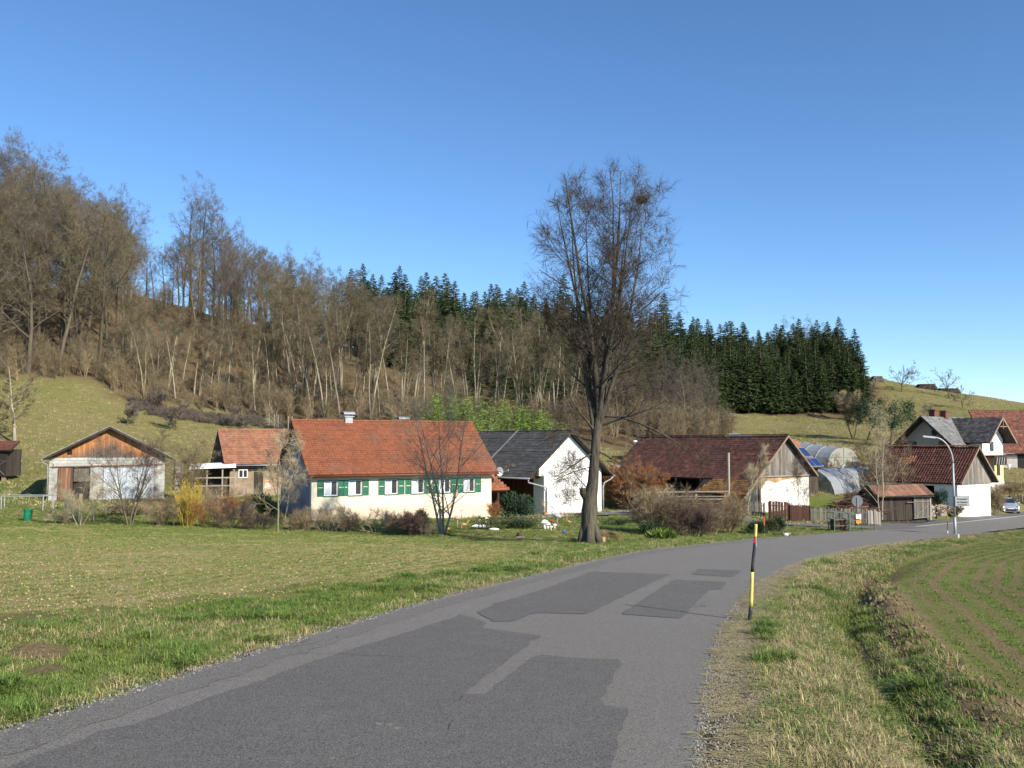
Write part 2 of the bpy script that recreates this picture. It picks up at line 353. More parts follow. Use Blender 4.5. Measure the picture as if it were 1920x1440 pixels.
m_bark_dark = M('brown_bark', (.13,.105,.075), (.075,.06,.042), (.12,.12,.055), scale=1.5, stretch=(3,3,.6), rnd=.25, bump=.4)
m_twig_olive = M('olive_brown_twig', (.15,.125,.075), (.105,.086,.054), (.13,.12,.055), scale=.35, rnd=.22, s3=.15)
m_twig_grey = M('grey_brown_twig', (.14,.118,.095), (.10,.083,.068), scale=.35, rnd=.2)
m_twig_bush = M('brown_bush_twig', (.25,.19,.115), (.17,.125,.075), (.21,.18,.09), scale=1.5, rnd=.25, s3=.8)
m_twig_orange = M('orange_bush_twig', (.30,.13,.05), (.2,.095,.04), (.24,.15,.06), scale=1.5, rnd=.15)
m_twig_yellow = M('yellow_willow_twig', (.48,.36,.055), (.34,.26,.05), scale=3)
m_twig_pale = M('pale_garden_twig', (.42,.35,.23), (.31,.25,.16), scale=1.5, rnd=.15)
m_twig_dark = M('dark_purple_twig', (.125,.088,.068), (.085,.058,.048), scale=1.5, rnd=.15)
m_spruce = M('spruce_needles', (.070,.100,.040), (.046,.070,.030), (.095,.112,.046), scale=.5, rnd=.3, tone=True, spec=.05, rough=1)
m_sprbark = M('spruce_bark', (.2,.16,.12), (.12,.09,.07), scale=2, rnd=.2)
m_bamboo = M('bamboo_leaf', (.13,.20,.032), (.08,.135,.02), (.19,.24,.04), scale=.6, tone=True, rnd=.15, s3=.5)
m_everg = M('garden_evergreen_leaf', (.035,.07,.03), (.02,.045,.02), scale=2, tone=True, rnd=.2)
m_juniper = M('juniper_leaf', (.09,.10,.04), (.055,.065,.03), scale=2, tone=True)
m_hillf = M('far_wooded_hill', (.035,.05,.045), (.05,.055,.05), scale=.02, world=True)
def grassm(name, a, b_, c):
    m = M(name, a, b_, c, scale=1.1, tone=True, rnd=.3, s3=.35, l3=.45, h3=.65, rough=.7, world=False)
    return m
m_grassG = grassm('green_grass_blade', (.145,.19,.038), (.105,.145,.028), (.21,.215,.06))
m_grassD = grassm('dry_grass_blade', (.36,.30,.14), (.27,.22,.10), (.42,.36,.19))
m_grassB = grassm('bright_grass_blade', (.105,.175,.028), (.078,.135,.022), (.15,.20,.04))
# ---------------------------------------------------------------- region masks
def gp(lst): return np.array([tuple(G(u, v))[:2] for u, v in lst])
def inside(X, Y, Pn):
    c = np.zeros(len(X), bool); n = len(Pn)
    for i in range(n):
        x1, y1 = Pn[i]; x2, y2 = Pn[(i+1) % n]
        if y1 == y2: continue
        c ^= ((y1 > Y) != (y2 > Y)) & (X < (x2-x1)*(Y-y1)/(y2-y1)+x1)
    return c
def sdf(X, Y, Pn):
    d, _, _ = polydist(X, Y, np.vstack([Pn, Pn[:1]])); return np.where(inside(X, Y, Pn), d, -d)
LF_edge = [(0,1188),(215,1163),(430,1130),(640,1104),(860,1074),(990,1043)]
LFIELD = np.vstack([[[-60, 6.5]], gp(LF_edge), gp([(1010,1018),(880,1006),(700,1002),(480,992),(300,989),(120,985),(-60,982)]), [[-75, 48], [-90, 20]]])
RFIELD = np.vstack([FURROW[0:]+np.array([.25, 0]), gp([(1668,1060),(1760,1030),(1850,1012),(1935,998)]), [[60, 60], [90, 50], [90, 0], [8, 0]]])
def uy(u, Y): return ((u-960)/FP*Y, Y)
FOREST = np.array([uy(-250,118), uy(0,114), uy(60,115), uy(160,117), uy(250,114), uy(330,116), uy(420,118), uy(520,117), uy(700,113), uy(900,112), uy(1050,106), uy(1180,100), uy(1250,102), uy(1330,118), uy(1370,150), uy(1372,186), uy(1480,188), uy(1600,186),
                   uy(1632,192), uy(1628,230), uy(1560,300), (60, 330), (-60, 340), (-160, 330), (-220, 200)])
ROWL = np.vstack([FURROW, [[14.5, 33], [22, 44], [31, 53], [60, 75]]])
LP = [uy(1700,65.5), uy(1650,63.2), uy(1600,62.4), uy(1500,62.3), uy(1440,62.6), uy(1380,63.2), uy(1270,64.2), uy(1180,64.5), uy(1090,64.3), uy(1010,63.8), uy(950,63.2)]
LANES = [(LP, .95), ([uy(1135,71), uy(1170,75), uy(1240,84)], .5)]
# ---------------------------------------------------------------- the ground sheet
def grow(a, b, s, g):
    o = [a]; 
    while (o[-1] < b if b > a else o[-1] > b): o.append(o[-1]+(s if b > a else -s)); s *= g
    return o[1:]
xs = sorted(grow(-6, -260, .2, 1.05)+list(np.arange(-6, 14, .17))+grow(14, 300, .2, 1.04))
ys = sorted(grow(4.5, -200, .4, 1.18)+list(np.arange(4.5, 27, .19))+grow(27, 340, .2, 1.016))
xs = sorted(grow(xs[0], -6000, 25, 1.5))+xs+grow(xs[-1], 6000, 25, 1.5)
ys = sorted(grow(ys[0], -6000, 40, 1.6))+ys+grow(ys[-1], 7000, 14, 1.35)
xs = np.array(xs); ys = np.array(ys); GX, GY = np.meshgrid(xs, ys); gx = GX.ravel(); gy = GY.ravel()
gz = H(gx, gy, True, bed=.22)
near = (np.abs(gx) < 300) & (np.abs(gy) < 400)
def mk(v=0.0): return np.full(len(gx), v)
dl = mk(-99); dl[near] = sdf(gx[near], gy[near], LFIELD)
dr = mk(-99); dr[near] = sdf(gx[near], gy[near], RFIELD)
df = mk(-99); df[near] = sdf(gx[near], gy[near], FOREST)
nz = vnoise(gx, gy, 1.4, 21)*1.2+vnoise(gx, gy, .5, 22)*.5
m_lf = smooth((dl+nz*.45)/.5+.5); m_rf = smooth((dr+nz*.3)/.4+.5)
m_fo = smooth((df+vnoise(gx, gy, 7, 23)*5)/4+.5)
gz += m_fo*(vnoise(gx, gy, 4, 31)*1.0+vnoise(gx, gy, 1.7, 32)*.3)*near
dro, sro, exo = polydist(gx, gy, RL[::3])
hwid = exo[:, 1]
right = sro > 0
gravel = np.where(right, 1-smooth((dro-hwid-.75+nz*.35)/.45), 1-smooth((dro-hwid-.1+nz*.2)/.3))*(gy < 62)
gravel = np.maximum(gravel, (1-smooth((dro-hwid-.15+nz*.15)/.3)))
dfu, _, _ = polydist(gx, gy, FURROW); m_so = 1-smooth((dfu+nz*.15-.36)/.22); m_so[gy > 26] = 0
ddi, _, _ = polydist(gx, gy, DITCH); m_ditch = np.exp(-(ddi/.22)**2)*(gy < 60)*.8
HILLS = [(75,1222,.33),(85,1262,.25),(445,1168,.22),(520,1158,.16),(335,1215,.16),(605,1148,.12),(415,1195,.14)]
MOLE = []
for u, v, r in HILLS:
    q = G(u, v); rr = np.sqrt((gx-q.x)**2+(gy-q.y)**2); gz += .5*r*np.exp(-(rr/(r*.8))**2); m_so = np.maximum(m_so, 1-smooth((rr+nz*.12-r*.7)/(r*.5))); MOLE.append((q.x, q.y, r))
# dryness: straw-coloured grass on the road-side crest of the bank and on the hill
dry = smooth(.5+vnoise(gx, gy, 3.5, 41)*1.1+vnoise(gx, gy, 1.0, 42)*.5)
dry = np.where(~right & (gy < 60), dry*.6, dry)
dry = np.where(right & (gy < 60), np.clip(dry*.6+.65*np.exp(-((dro-hwid-1.1)/.75)**2), 0, 1), dry*.55)
dry = np.where(gy > 78, np.clip(.62+dry, 0, 1), dry)
lawn = smooth((gy-50)/6)*(1-smooth((gy-74)/12))*smooth(.6+vnoise(gx, gy, 6, 51)*1.6)
for _pts, _w2 in LANES:
    dn, _, _ = polydist(gx[near], gy[near], np.array(_pts)); gz[near] -= .16*(dn < _w2)
gz -= .22*((~right) & (dro < hwid+2.6) & (gy > 66) & (gy < 110))
me = bpy.data.meshes.new('ground'); nx, ny = len(xs), len(ys)
idx = np.arange(nx*ny).reshape(ny, nx)
quads = np.stack([idx[:-1, :-1], idx[:-1, 1:], idx[1:, 1:], idx[1:, :-1]], -1).reshape(-1, 4)
def ground_material():
    m, t, b = nodes('ground_cover'); vec = coords(t); L = t.links.new
    n1 = noise(t, vec, 1.3, 6, .65); n2 = noise(t, vec, 9, 5, .7, .3, .7); n3 = noise(t, vec, .22, 5, .6, .35, .65); n4 = noise(t, vec, 45, 3, .7, .3, .7)
    green = mix(t, n1, (.135,.172,.030), (.185,.195,.045)); green = mix(t, n2, green, (.10,.125,.025))
    straw = mix(t, n2, (.235,.20,.085), (.16,.14,.058))
    grass = mix(t, mth(t, 'MULTIPLY', mth(t, 'ADD', attr(t, 'dry'), mth(t, 'MULTIPLY', n3, .25)), .85, True), green, straw)
    grass = mix(t, mth(t, 'MULTIPLY', attr(t, 'lawn'), .7), grass, mix(t, n2, (.095,.16,.022), (.075,.12,.02)))
    # young crop over pale clods of loam
    rows = coords(t, (1, 1, 1)); rot = N(t, 'ShaderNodeMapping'); rot.inputs['Rotation'].default_value = (0, 0, math.radians(-62)); rot.inputs['Scale'].default_value = (7.0, .5, 1); L(vec, rot.inputs[0])
    nr = noise(t, rot.outputs[0], 1, 3, .6, .38, .6)
    rw = mth(t, 'SINE', mth(t, 'MULTIPLY', attr(t, 'rowd'), 13.0)); rw = mth(t, 'ADD', mth(t, 'MULTIPLY', rw, .5), .5); rw2 = mth(t, 'SINE', mth(t, 'MULTIPLY', attr(t, 'rowd'), 4.1)); rw = mth(t, 'ADD', rw, mth(t, 'MULTIPLY', rw2, .25)); nr = mth(t, 'MULTIPLY', mth(t, 'ADD', nr, rw), .6)
    soil = mix(t, n4, mix(t, n2, (.50,.41,.19), (.42,.34,.155)), (.29,.22,.10))
    ncl = noise(t, vec, 7, 7, .85, .44, .60); 
    cropf = mth(t, 'MULTIPLY', mth(t, 'ADD', mth(t, 'MULTIPLY', ncl, .75), mth(t, 'MULTIPLY', nr, .35)), mth(t, 'ADD', mth(t, 'MULTIPLY', n3, .45), .55), True)
    far = mth(t, 'ADD', cropf, attr(t, 'sward'), True)
    crop = mix(t, far, soil, mix(t, n2, (.19,.245,.045), (.145,.195,.035)))
    rot2 = N(t, 'ShaderNodeMapping'); rot2.inputs['Rotation'].default_value = (0, 0, math.radians(-35)); rot2.inputs['Scale'].default_value = (6.0, .25, 1); L(vec, rot2.inputs[0])
    nr2 = noise(t, rot2.outputs[0], 1, 3, .6, .38, .6)
    soil2 = mix(t, n4, mix(t, n2, (.34,.265,.12), (.25,.19,.085)), (.15,.11,.05))
    crop2 = mix(t, mth(t, 'ADD', mth(t, 'MULTIPLY', ncl, .30), mth(t, 'MULTIPLY', rw, .75), True), soil2, mix(t, n1, (.17,.235,.04), (.13,.185,.032)))
    litter = mix(t, n1, mix(t, n2, (.20,.125,.065), (.13,.085,.048)), mix(t, n4, (.16,.13,.06), (.09,.065,.04)))
    litter = mix(t, mth(t, 'MULTIPLY', n3, .5), litter, (.075,.06,.04))
    bare = mix(t, n4, mix(t, n2, (.35,.26,.135), (.25,.18,.095)), (.14,.10,.055))
    st = coords(t, (1, 1, 1)); grav = mix(t, noise(t, st, 30, 5, .8, .4, .6), (.24,.215,.175), (.10,.092,.08)); grav = mix(t, noise(t, st, 5, 5, .7, .52, .66), grav, (.19,.155,.10))
    c = mix(t, attr(t, 'lf'), grass, crop); c = mix(t, attr(t, 'rf'), c, crop2); c = mix(t, attr(t, 'fo'), c, litter)
    c = mix(t, attr(t, 'so'), c, bare); c = mix(t, attr(t, 'di'), c, (.07,.055,.03)); c = mix(t, attr(t, 'gr'), c, grav)
    L(c, b.inputs['Base Color']); b.inputs['Roughness'].default_value = .95; b.inputs['Specular IOR Level'].default_value = .15
    bn = N(t, 'ShaderNodeTexNoise'); bn.inputs['Scale'].default_value = 11; bn.inputs['Detail'].default_value = 8; bn.inputs['Roughness'].default_value = .75; L(vec, bn.inputs['Vector'])
    bu = N(t, 'ShaderNodeBump'); bu.inputs['Strength'].default_value = 1; bu.inputs['Distance'].default_value = .10; L(bn.outputs[0], bu.inputs['Height']); L(bu.outputs[0], b.inputs['Normal'])
    return m
m_ground = ground_material()
sward = np.where(gy > 20, smooth((gy-26)/26)*.28, 0)+vnoise(gx, gy, 6, 61)*.35+vnoise(gx, gy, 2, 62)*.2-.12+smooth((-gx-6)/14)*.12*smooth((gy-22)/10)
fc = gy[quads].mean(1); fx_ = gx[quads].mean(1)
fl, fr, ff = m_lf[quads].mean(1), m_rf[quads].mean(1), m_fo[quads].mean(1)
fslope = (fc > 76) & (ff <= .5) & (fl <= .5)
rd2, _, _ = polydist(gx, gy, ROWL); rowd = np.where(m_lf > .02, dro, rd2)
sets = {'crop_field_left': fl > .5, 'crop_field_right': (fr > .5) & (fl <= .5), 'wooded_hillside': (ff > .5)}
sets['meadow_hillside'] = fslope & ~sets['crop_field_right'] & (fc < 330)
used = np.zeros(len(quads), bool)
for k in list(sets): sets[k] &= ~used; used |= sets[k]
sets['ground'] = ~used
V = np.stack([gx, gy, gz], 1)
glab = {'crop_field_left': 'wide field of young green crop on pale clods left of the road', 'crop_field_right': 'curved field of young crop beyond the ditch at the lower right',
        'wooded_hillside': 'leaf littered steep hillside under the bare wood', 'meadow_hillside': 'sloping dry grass meadow behind the farm buildings', 'ground': 'grass verges, banks, ditch and garden lawns along the road'}
for k, msk in sets.items():
    q = quads[msk]; ui, inv = np.unique(q, return_inverse=True); inv = inv.reshape(-1, 4)
    me = bpy.data.meshes.new(k); me.vertices.add(len(ui)); me.vertices.foreach_set('co', V[ui].ravel().astype(np.float32))
    me.loops.add(len(inv)*4); me.loops.foreach_set('vertex_index', inv.ravel().astype(np.int32)); me.polygons.add(len(inv))
    me.polygons.foreach_set('loop_start', np.arange(0, len(inv)*4, 4, dtype=np.int32)); me.polygons.foreach_set('use_smooth', np.ones(len(inv), bool))
    for nm, arr in (('lf', m_lf), ('rf', m_rf), ('fo', m_fo), ('so', m_so), ('di', m_ditch), ('gr', gravel), ('dry', dry), ('lawn', lawn), ('sward', sward), ('rowd', rowd)):
        a = me.attributes.new(nm, 'FLOAT', 'POINT'); a.data.foreach_set('value', arr[ui].astype(np.float32))
    me.materials.append(m_ground); me.update(calc_edges=True); me.validate()
    link(k, me, kind='structure', label=glab[k])
# ---------------------------------------------------------------- road
def asphalt(name, a, b_, c, chip=0.0, rough=.85):
    m, t, b = nodes(name); vec = coords(t); L = t.links.new
    base = mix(t, noise(t, vec, .55, 5, .6, .3, .7), a, b_)
    base = mix(t, noise(t, vec, 4.5, 6, .75, .3, .7), base, tuple(x*.8 for x in a))
    base = mix(t, noise(t, coords(t, (1, 1, 1)), 95, 2, .8, .48, .62), base, c)
    base = mix(t, noise(t, vec, 62, 2, .8, .50, .66), base, tuple(x*.38 for x in a))
    spots = noise(t, vec, 2.6, 3, .9, .70, .74); base = mix(t, mth(t, 'MULTIPLY', spots, .6), base, (.30,.27,.20))
    if chip: base = mix(t, noise(t, vec, 55, 2, .9, .62-chip, .70-chip), base, (.34,.34,.34))
    wv = N(t, 'ShaderNodeTexNoise'); wv.inputs['Scale'].default_value = 1.6; wv.inputs['Detail'].default_value = 6; L(vec, wv.inputs['Vector'])
    va = N(t, 'ShaderNodeVectorMath', operation='MULTIPLY_ADD'); L(wv.outputs['Color'], va.inputs[0]); va.inputs[1].default_value = (.9, .9, 0); L(vec, va.inputs[2])
    vo = N(t, 'ShaderNodeTexVoronoi'); vo.feature = 'DISTANCE_TO_EDGE'; vo.inputs['Scale'].default_value = .42; L(va.outputs[0], vo.inputs['Vector'])
    cr = N(t, 'ShaderNodeMapRange'); cr.inputs[1].default_value = .002; cr.inputs[2].default_value = .007; cr.inputs[3].default_value = 1; cr.inputs[4].default_value = 0; L(vo.outputs['Distance'], cr.inputs[0])
    base = mix(t, mth(t, 'MULTIPLY', cr.outputs[0], mth(t, 'MULTIPLY', noise(t, vec, .35, 3, .6, .55, .68), .7)), base, (.035,.032,.03))
    dirt = noise(t, vec, 1.9, 7, .75, .55, .8); base = mix(t, mth(t, 'MULTIPLY', dirt, .35), base, (.20,.165,.12))
    L(base, b.inputs['Base Color']); b.inputs['Roughness'].default_value = rough; b.inputs['Specular IOR Level'].default_value = .25
    bu = N(t, 'ShaderNodeBump'); bu.inputs['Strength'].default_value = .7; bu.inputs['Distance'].default_value = .012; L(noise(t, vec, 90, 3, .8, 0, 1), bu.inputs['Height']); L(bu.outputs[0], b.inputs['Normal'])
    return m
m_asph = asphalt('worn_grey_asphalt', (.188,.174,.152), (.156,.145,.127), (.29,.27,.235))
m_patch = asphalt('dark_repair_asphalt', (.112,.106,.097), (.137,.130,.118), (.23,.218,.198))
m_chip = asphalt('grey_stone_chippings', (.15,.137,.118), (.12,.11,.095), (.26,.245,.215), chip=.03)
m_lane = asphalt('pale_lane_asphalt', (.15,.145,.138), (.125,.12,.115), (.2,.195,.18))
m_paint = M('worn_white_line_paint', (.62,.61,.57), (.5,.49,.45), (.3,.29,.27), scale=3, l3=.6, h3=.75)
def roadz(x, y, RD=RL):
    a = RD[:-1]; b = RD[1:]; dx = b[:, 0]-a[:, 0]; dy = b[:, 1]-a[:, 1]; t = np.clip(((x-a[:, 0])*dx+(y-a[:, 1])*dy)/(dx*dx+dy*dy), 0, 1)
    q = (x-a[:, 0]-t*dx)**2+(y-a[:, 1]-t*dy)**2; i = int(np.argmin(q)); return float(a[i, 2]+(b[i, 2]-a[i, 2])*t[i])
def strip(name, f0, f1, dz, mat, i0=0, i1=None, rows=6, parent=None, wob=0.0, **k):
    L_ = RL[i0:i1]; T = np.gradient(L_[:, :2], axis=0); T /= np.linalg.norm(T, axis=1)[:, None]; Nn = np.stack([T[:, 1], -T[:, 0]], 1)
    vs = []; fs = []
    for i in range(len(L_)):
        a, b_ = f0, f1
        a = a*L_[i, 3] if abs(a) <= 1.001 else math.copysign(L_[i, 3]+abs(a)-2, a); b_ = b_*L_[i, 3] if abs(b_) <= 1.001 else math.copysign(L_[i, 3]+abs(b_)-2, b_)
        for j in range(rows+1):
            o_ = a+(b_-a)*j/rows
            if wob and j in (0, rows): o_ += wob*math.sin(i*1.7+j)*.5+R.uniform(-wob, wob)
            camb = -.012*abs(o_)*0 
            vs.append((L_[i, 0]+Nn[i, 0]*o_, L_[i, 1]+Nn[i, 1]*o_, L_[i, 2]+dz+camb))
    for i in range(len(L_)-1):
        for j in range(rows): a = i*(rows+1)+j; fs.append((a, a+1, a+rows+2, a+rows+1))
    b = MB(); b.add(vs, fs); return b.build(name, mat, parent, True, **k)
RL_full = RL; RL = catmull(np.hstack([ROADC, ROADW[:, None]]), 40)
strip('road', -1.0, 1.0, 0.0, m_asph, rows=8, wob=.05, kind='structure', label='patched grey asphalt road curving down to the right into the village')
strip('road_edge_strip', -1.0, -.80, .004, m_chip, i0=40, i1=330, rows=2, kind='structure', wob=.05)
def drape(poly_uv, dz, name, mat, step=.5, uvworld=False, **k):
    """thin sheet on the road surface with the outline given"""
    Pw = []
    for u, v in poly_uv:
        d = ray(u, v); a, b_ = 3.0, 90.0
        f = lambda yy: yy*d.z/d.y-roadz(yy*d.x/d.y, yy)
        ysx = np.linspace(3, 90, 300); lo = None
        last = f(3.0)
        for yv in ysx[1:]:
            cur = f(yv)
            if last > 0 >= cur or (last >= 0 and cur < 0): a, b_ = yv-.3, yv; break
            last = cur
        for _ in range(20):
            mdd = (a+b_)/2
            if f(mdd) > 0: a = mdd
            else: b_ = mdd
        Pw.append((a*d.x/d.y, a))
    Pw = np.array(Pw); Q_ = []
    for i_ in range(len(Pw)):
        a_, c_ = Pw[i_], Pw[(i_+1) % len(Pw)]; m_ = max(1, int(np.linalg.norm(c_-a_)/.22))
        for k_ in range(m_): Q_.append(a_+(c_-a_)*k_/m_+(NR.normal(0, .012, 2) if k_ else NR.normal(0, .03, 2)))
    Pw = np.array(Q_)
    bb = MB(); x0, y0 = Pw.min(0); x1, y1 = Pw.max(0)
    # clip polygon against cells so that it follows the slope of the road
    def clip(pl, ax, val, keep_less):
        o = []
        for i in range(len(pl)):
            p, q = pl[i], pl[(i+1) % len(pl)]; ip = (p[ax] <= val) == keep_less or p[ax] == val; iq = (q[ax] <= val) == keep_less or q[ax] == val
            if ip: o.append(p)
            if ip != iq:
                t_ = (val-p[ax])/(q[ax]-p[ax]+1e-12); o.append((p[0]+(q[0]-p[0])*t_, p[1]+(q[1]-p[1])*t_))
        return o
    base = [tuple(p) for p in Pw]; yy = y0; vs = {}
    while yy < y1:
        c = clip(base, 1, yy, False); c = clip(c, 1, yy+step, True) if len(c) > 2 else c
        if len(c) > 2:
            bb.poly([(p[0], p[1], roadz(p[0], p[1])+dz) for p in c])
        yy += step
    return bb.build(name, mat, **k)
PATCHES = [([(1110,1072),(1257,1077),(1100,1152),(1003,1149),(960,1165),(930,1166),(890,1150),(930,1132),(1020,1105)], 'dark asphalt repair patch on the left lane further up the road'),
           ([(1265,1087),(1365,1092),(1352,1104),(1330,1106),(1277,1160),(1162,1152)], 'dark asphalt repair patch crossed by the shadow of the striped pole'),
           ([(1310,1067),(1390,1070),(1375,1082),(1295,1077)], 'small dark asphalt patch farthest up the road'),
           ([(900,1178),(1017,1192),(1000,1202),(866,1303),(800,1470),(-60,1470),(0,1440),(200,1374),(400,1308),(600,1236),(800,1174),(870,1153),(915,1168)], 'large dark asphalt patch along the left lane nearest the viewer'),
           ([(904,1303),(1006,1228),(1060,1234),(1167,1238),(1140,1290),(1118,1322),(1180,1330),(1132,1470),(800,1470),(866,1303)], 'stepped dark asphalt patch in the middle of the road nearest the viewer')]
for pl, lb in PATCHES: drape(pl, .006, 'asphalt_patch', m_patch, kind='structure', label=lb)
for pl in ([(1060,1078),(1075,1080),(1040,1098),(1020,1097)],): pass
# far edge line and junction lane
strip('road_edge_line', -.97, -.90, .006, m_paint, i0=395, rows=1, kind='structure', label='worn white line along the far edge of the road')
def ribbon(pts, w_, dz, name, mat, **k):
    C = catmull(np.array([(p[0], p[1]) for p in pts]), 8); T = np.gradient(C, axis=0); T /= np.linalg.norm(T, axis=1)[:, None]; Nn = np.stack([T[:, 1], -T[:, 0]], 1)
    W = np.interp(np.linspace(0, 1, len(C)), np.linspace(0, 1, len(w_)), w_) if hasattr(w_, '__len__') else np.full(len(C), w_)
    rows = 4; allx = []; ally = []
    for i in range(len(C)):
        for j in range(rows+1):
            o_ = -W[i]+2*W[i]*j/rows; allx.append(C[i, 0]+Nn[i, 0]*o_); ally.append(C[i, 1]+Nn[i, 1]*o_)
    z = H(allx, ally, True).reshape(len(C), rows+1); z = np.maximum(z, z.mean(1)[:, None])+dz
    b = MB(); b.add(list(zip(allx, ally, z.ravel())), [(i*(rows+1)+j, i*(rows+1)+j+1, (i+1)*(rows+1)+j+1, (i+1)*(rows+1)+j) for i in range(len(C)-1) for j in range(rows)])
    return b.build(name, mat, smooth_=True, **k)
RL = RL_full
ribbon(LP, [1.3,1.5,1.3,1.2,1.15,1.15,1.15,1.2,1.3,1.7,1.7], .04, 'lane', m_lane, kind='structure', label='narrow asphalt lane running from the junction to the white barn')
RL = catmull(np.hstack([ROADC, ROADW[:, None]]), 40); strip('pavement', -4.9, -.99, .001, m_lane, i0=388, kind='structure', label='asphalt apron between the edge line and the small white barn')
ribbon([uy(1135,71), uy(1170,75), uy(1240,84)], [1.0,.9,.8], .04, 'path', m_lane, kind='structure', label='grey track passing behind the white barn')

RL = RL_full
# ---------------------------------------------------------------- grass and crop tufts (uncountable: geometry-node instances)
def instancer(name, pts, rot, scl, var, srcs, label=None, kind='stuff'):
    c = bpy.data.collections.new(name+'_sources')
    for i, (me_) in enumerate(srcs):
        o = bpy.data.objects.new('%s_source_%02d' % (name, i), me_); c.objects.link(o)
    me = bpy.data.meshes.new(name); me.from_pydata([tuple(p) for p in pts], [], [])
    for nm, arr, ty in (('irot', rot, 'FLOAT_VECTOR'), ('iscl', scl, 'FLOAT_VECTOR'), ('ivar', var, 'INT')):
        a = me.attributes.new(nm, ty, 'POINT'); a.data.foreach_set('vector' if ty == 'FLOAT_VECTOR' else 'value', np.asarray(arr).ravel().astype(np.int32 if ty == 'INT' else np.float32))
    o = bpy.data.objects.new(name, me); COL.objects.link(o); tagp(o, label=label, kind=kind)
    ng = bpy.data.node_groups.new(name+'_scatter', 'GeometryNodeTree')
    ng.interface.new_socket('Geometry', in_out='INPUT', socket_type='NodeSocketGeometry'); ng.interface.new_socket('Geometry', in_out='OUTPUT', socket_type='NodeSocketGeometry')
    gi = ng.nodes.new('NodeGroupInput'); go = ng.nodes.new('NodeGroupOutput'); ip = ng.nodes.new('GeometryNodeInstanceOnPoints'); ci = ng.nodes.new('GeometryNodeCollectionInfo')
    ci.inputs[0].default_value = c; ci.inputs['Separate Children'].default_value = True; ci.inputs['Reset Children'].default_value = True
    mp = ng.nodes.new('GeometryNodeMeshToPoints')
    def na(nm, ty):
        n = ng.nodes.new('GeometryNodeInputNamedAttribute'); n.data_type = ty; n.inputs[0].default_value = nm; return n.outputs[0]
    ng.links.new(gi.outputs[0], mp.inputs[0]); ng.links.new(mp.outputs[0], ip.inputs['Points']); ng.links.new(ci.outputs[0], ip.inputs['Instance'])
    ip.inputs['Pick Instance'].default_value = True; ng.links.new(na('ivar', 'INT'), ip.inputs['Instance Index'])
    ng.links.new(na('irot', 'FLOAT_VECTOR'), ip.inputs['Rotation']); ng.links.new(na('iscl', 'FLOAT_VECTOR'), ip.inputs['Scale']); ng.links.new(ip.outputs[0], go.inputs[0])
    md = o.modifiers.new('scatter', 'NODES'); md.node_group = ng
    return o
def tuft(mat, n, h, spread, wdt, seed, droop=.5):
    r = np.random.RandomState(seed); b = MB()
    for i in range(n):
        a = r.uniform(0, 6.283); d = Vector((math.cos(a), math.sin(a), 0)); rad = spread*math.sqrt(r.uniform()); a2 = r.uniform(0, 6.283)
        base = Vector((math.cos(a2)*rad, math.sin(a2)*rad, -.01)); hh = h*r.uniform(.5, 1.1); lean = r.uniform(.1, droop)
        mid = base+d*hh*lean*.5+Vector((0, 0, hh*.62)); tip = base+d*hh*lean*1.5+Vector((0, 0, hh*(1-lean*.45)))
        sdv = Vector((-d.y, d.x, 0))*wdt*r.uniform(.6, 1.2)
        t_ = r.uniform(.7, 1.25); b.add([base-sdv, base+sdv, mid+sdv*.8, mid-sdv*.8, tip], [(0, 1, 2, 3), (3, 2, 4)], t_)
    return b.mesh('grass_tuft', mat)
tufts = [tuft(m_grassG, 34, .13, .10, .0035, 1), tuft(m_grassG, 30, .10, .12, .004, 2), tuft(m_grassB, 30, .14, .09, .0045, 3), tuft(m_grassB, 26, .10, .10, .0045, 4),
         tuft(m_grassD, 34, .15, .11, .003, 5, 1.0), tuft(m_grassD, 30, .11, .13, .0035, 6, 1.2), tuft(m_grassG, 26, .22, .12, .0045, 7, .9), tuft(m_grassB, 46, .24, .10, .005, 8, .8)]
def scatter_pts(n, x0, x1, y0, y1, rs):
    return rs.uniform(x0, x1, n), rs.uniform(y0, y1, n)
rs = np.random.RandomState(5)
PX, PY, PS = [], [], []
def samp(n, ylo, yhi, sc_):
    # sample in the wedge seen between the given distances
    Y = np.sqrt(rs.uniform(ylo**2, yhi**2, n)); X = rs.uniform(-.60, .60, n)*Y; PX.append(X); PY.append(Y); PS.append(np.full(n, sc_))
samp(70000, 4.6, 13, 1.0); samp(62000, 13, 22, 1.1); samp(60000, 22, 38, 1.35); samp(50000, 38, 62, 1.6)
X = np.concatenate(PX); Y = np.concatenate(PY); S = np.concatenate(PS)
d_, s_, e_ = polydist(X, Y, RL[::2]); side = d_-e_[:, 1]
sl = sdf(X, Y, LFIELD); sr = sdf(X, Y, RFIELD)
nn = vnoise(X, Y, 1.4, 21)*1.2+vnoise(X, Y, .5, 22)*.5
keep = (sl+nn*.45 < .1) & (sr+nn*.3 < 0) & np.where(s_ > 0, side > .68-nn*.35+rs.uniform(-.35, .2, len(X)), side > .08+rs.uniform(-.05, .12, len(X)))
dd, _, _ = polydist(X, Y, DITCH); keep &= ~((dd < .16) & (Y < 40) & (rs.uniform(0, 1, len(X)) < .75))
dF, _, _ = polydist(X, Y, FURROW); keep &= ~((dF < .42) & (Y < 26) & (rs.uniform(0, 1, len(X)) < .93))
for mx, my, r_ in MOLE: keep &= ~(np.hypot(X-mx, Y-my) < r_*.75)
keep &= (rs.uniform(0, 1, len(X)) < np.where(Y < 50, 1, .8))
for _pts, _w2 in LANES:
    _dl, _, _ = polydist(X, Y, np.array(_pts)); keep &= _dl > _w2+.25
bare_n = vnoise(X, Y, .9, 77)+vnoise(X, Y, .35, 78)*.6
keep &= ~((s_ < 0) & (Y < 30) & (bare_n > .33))
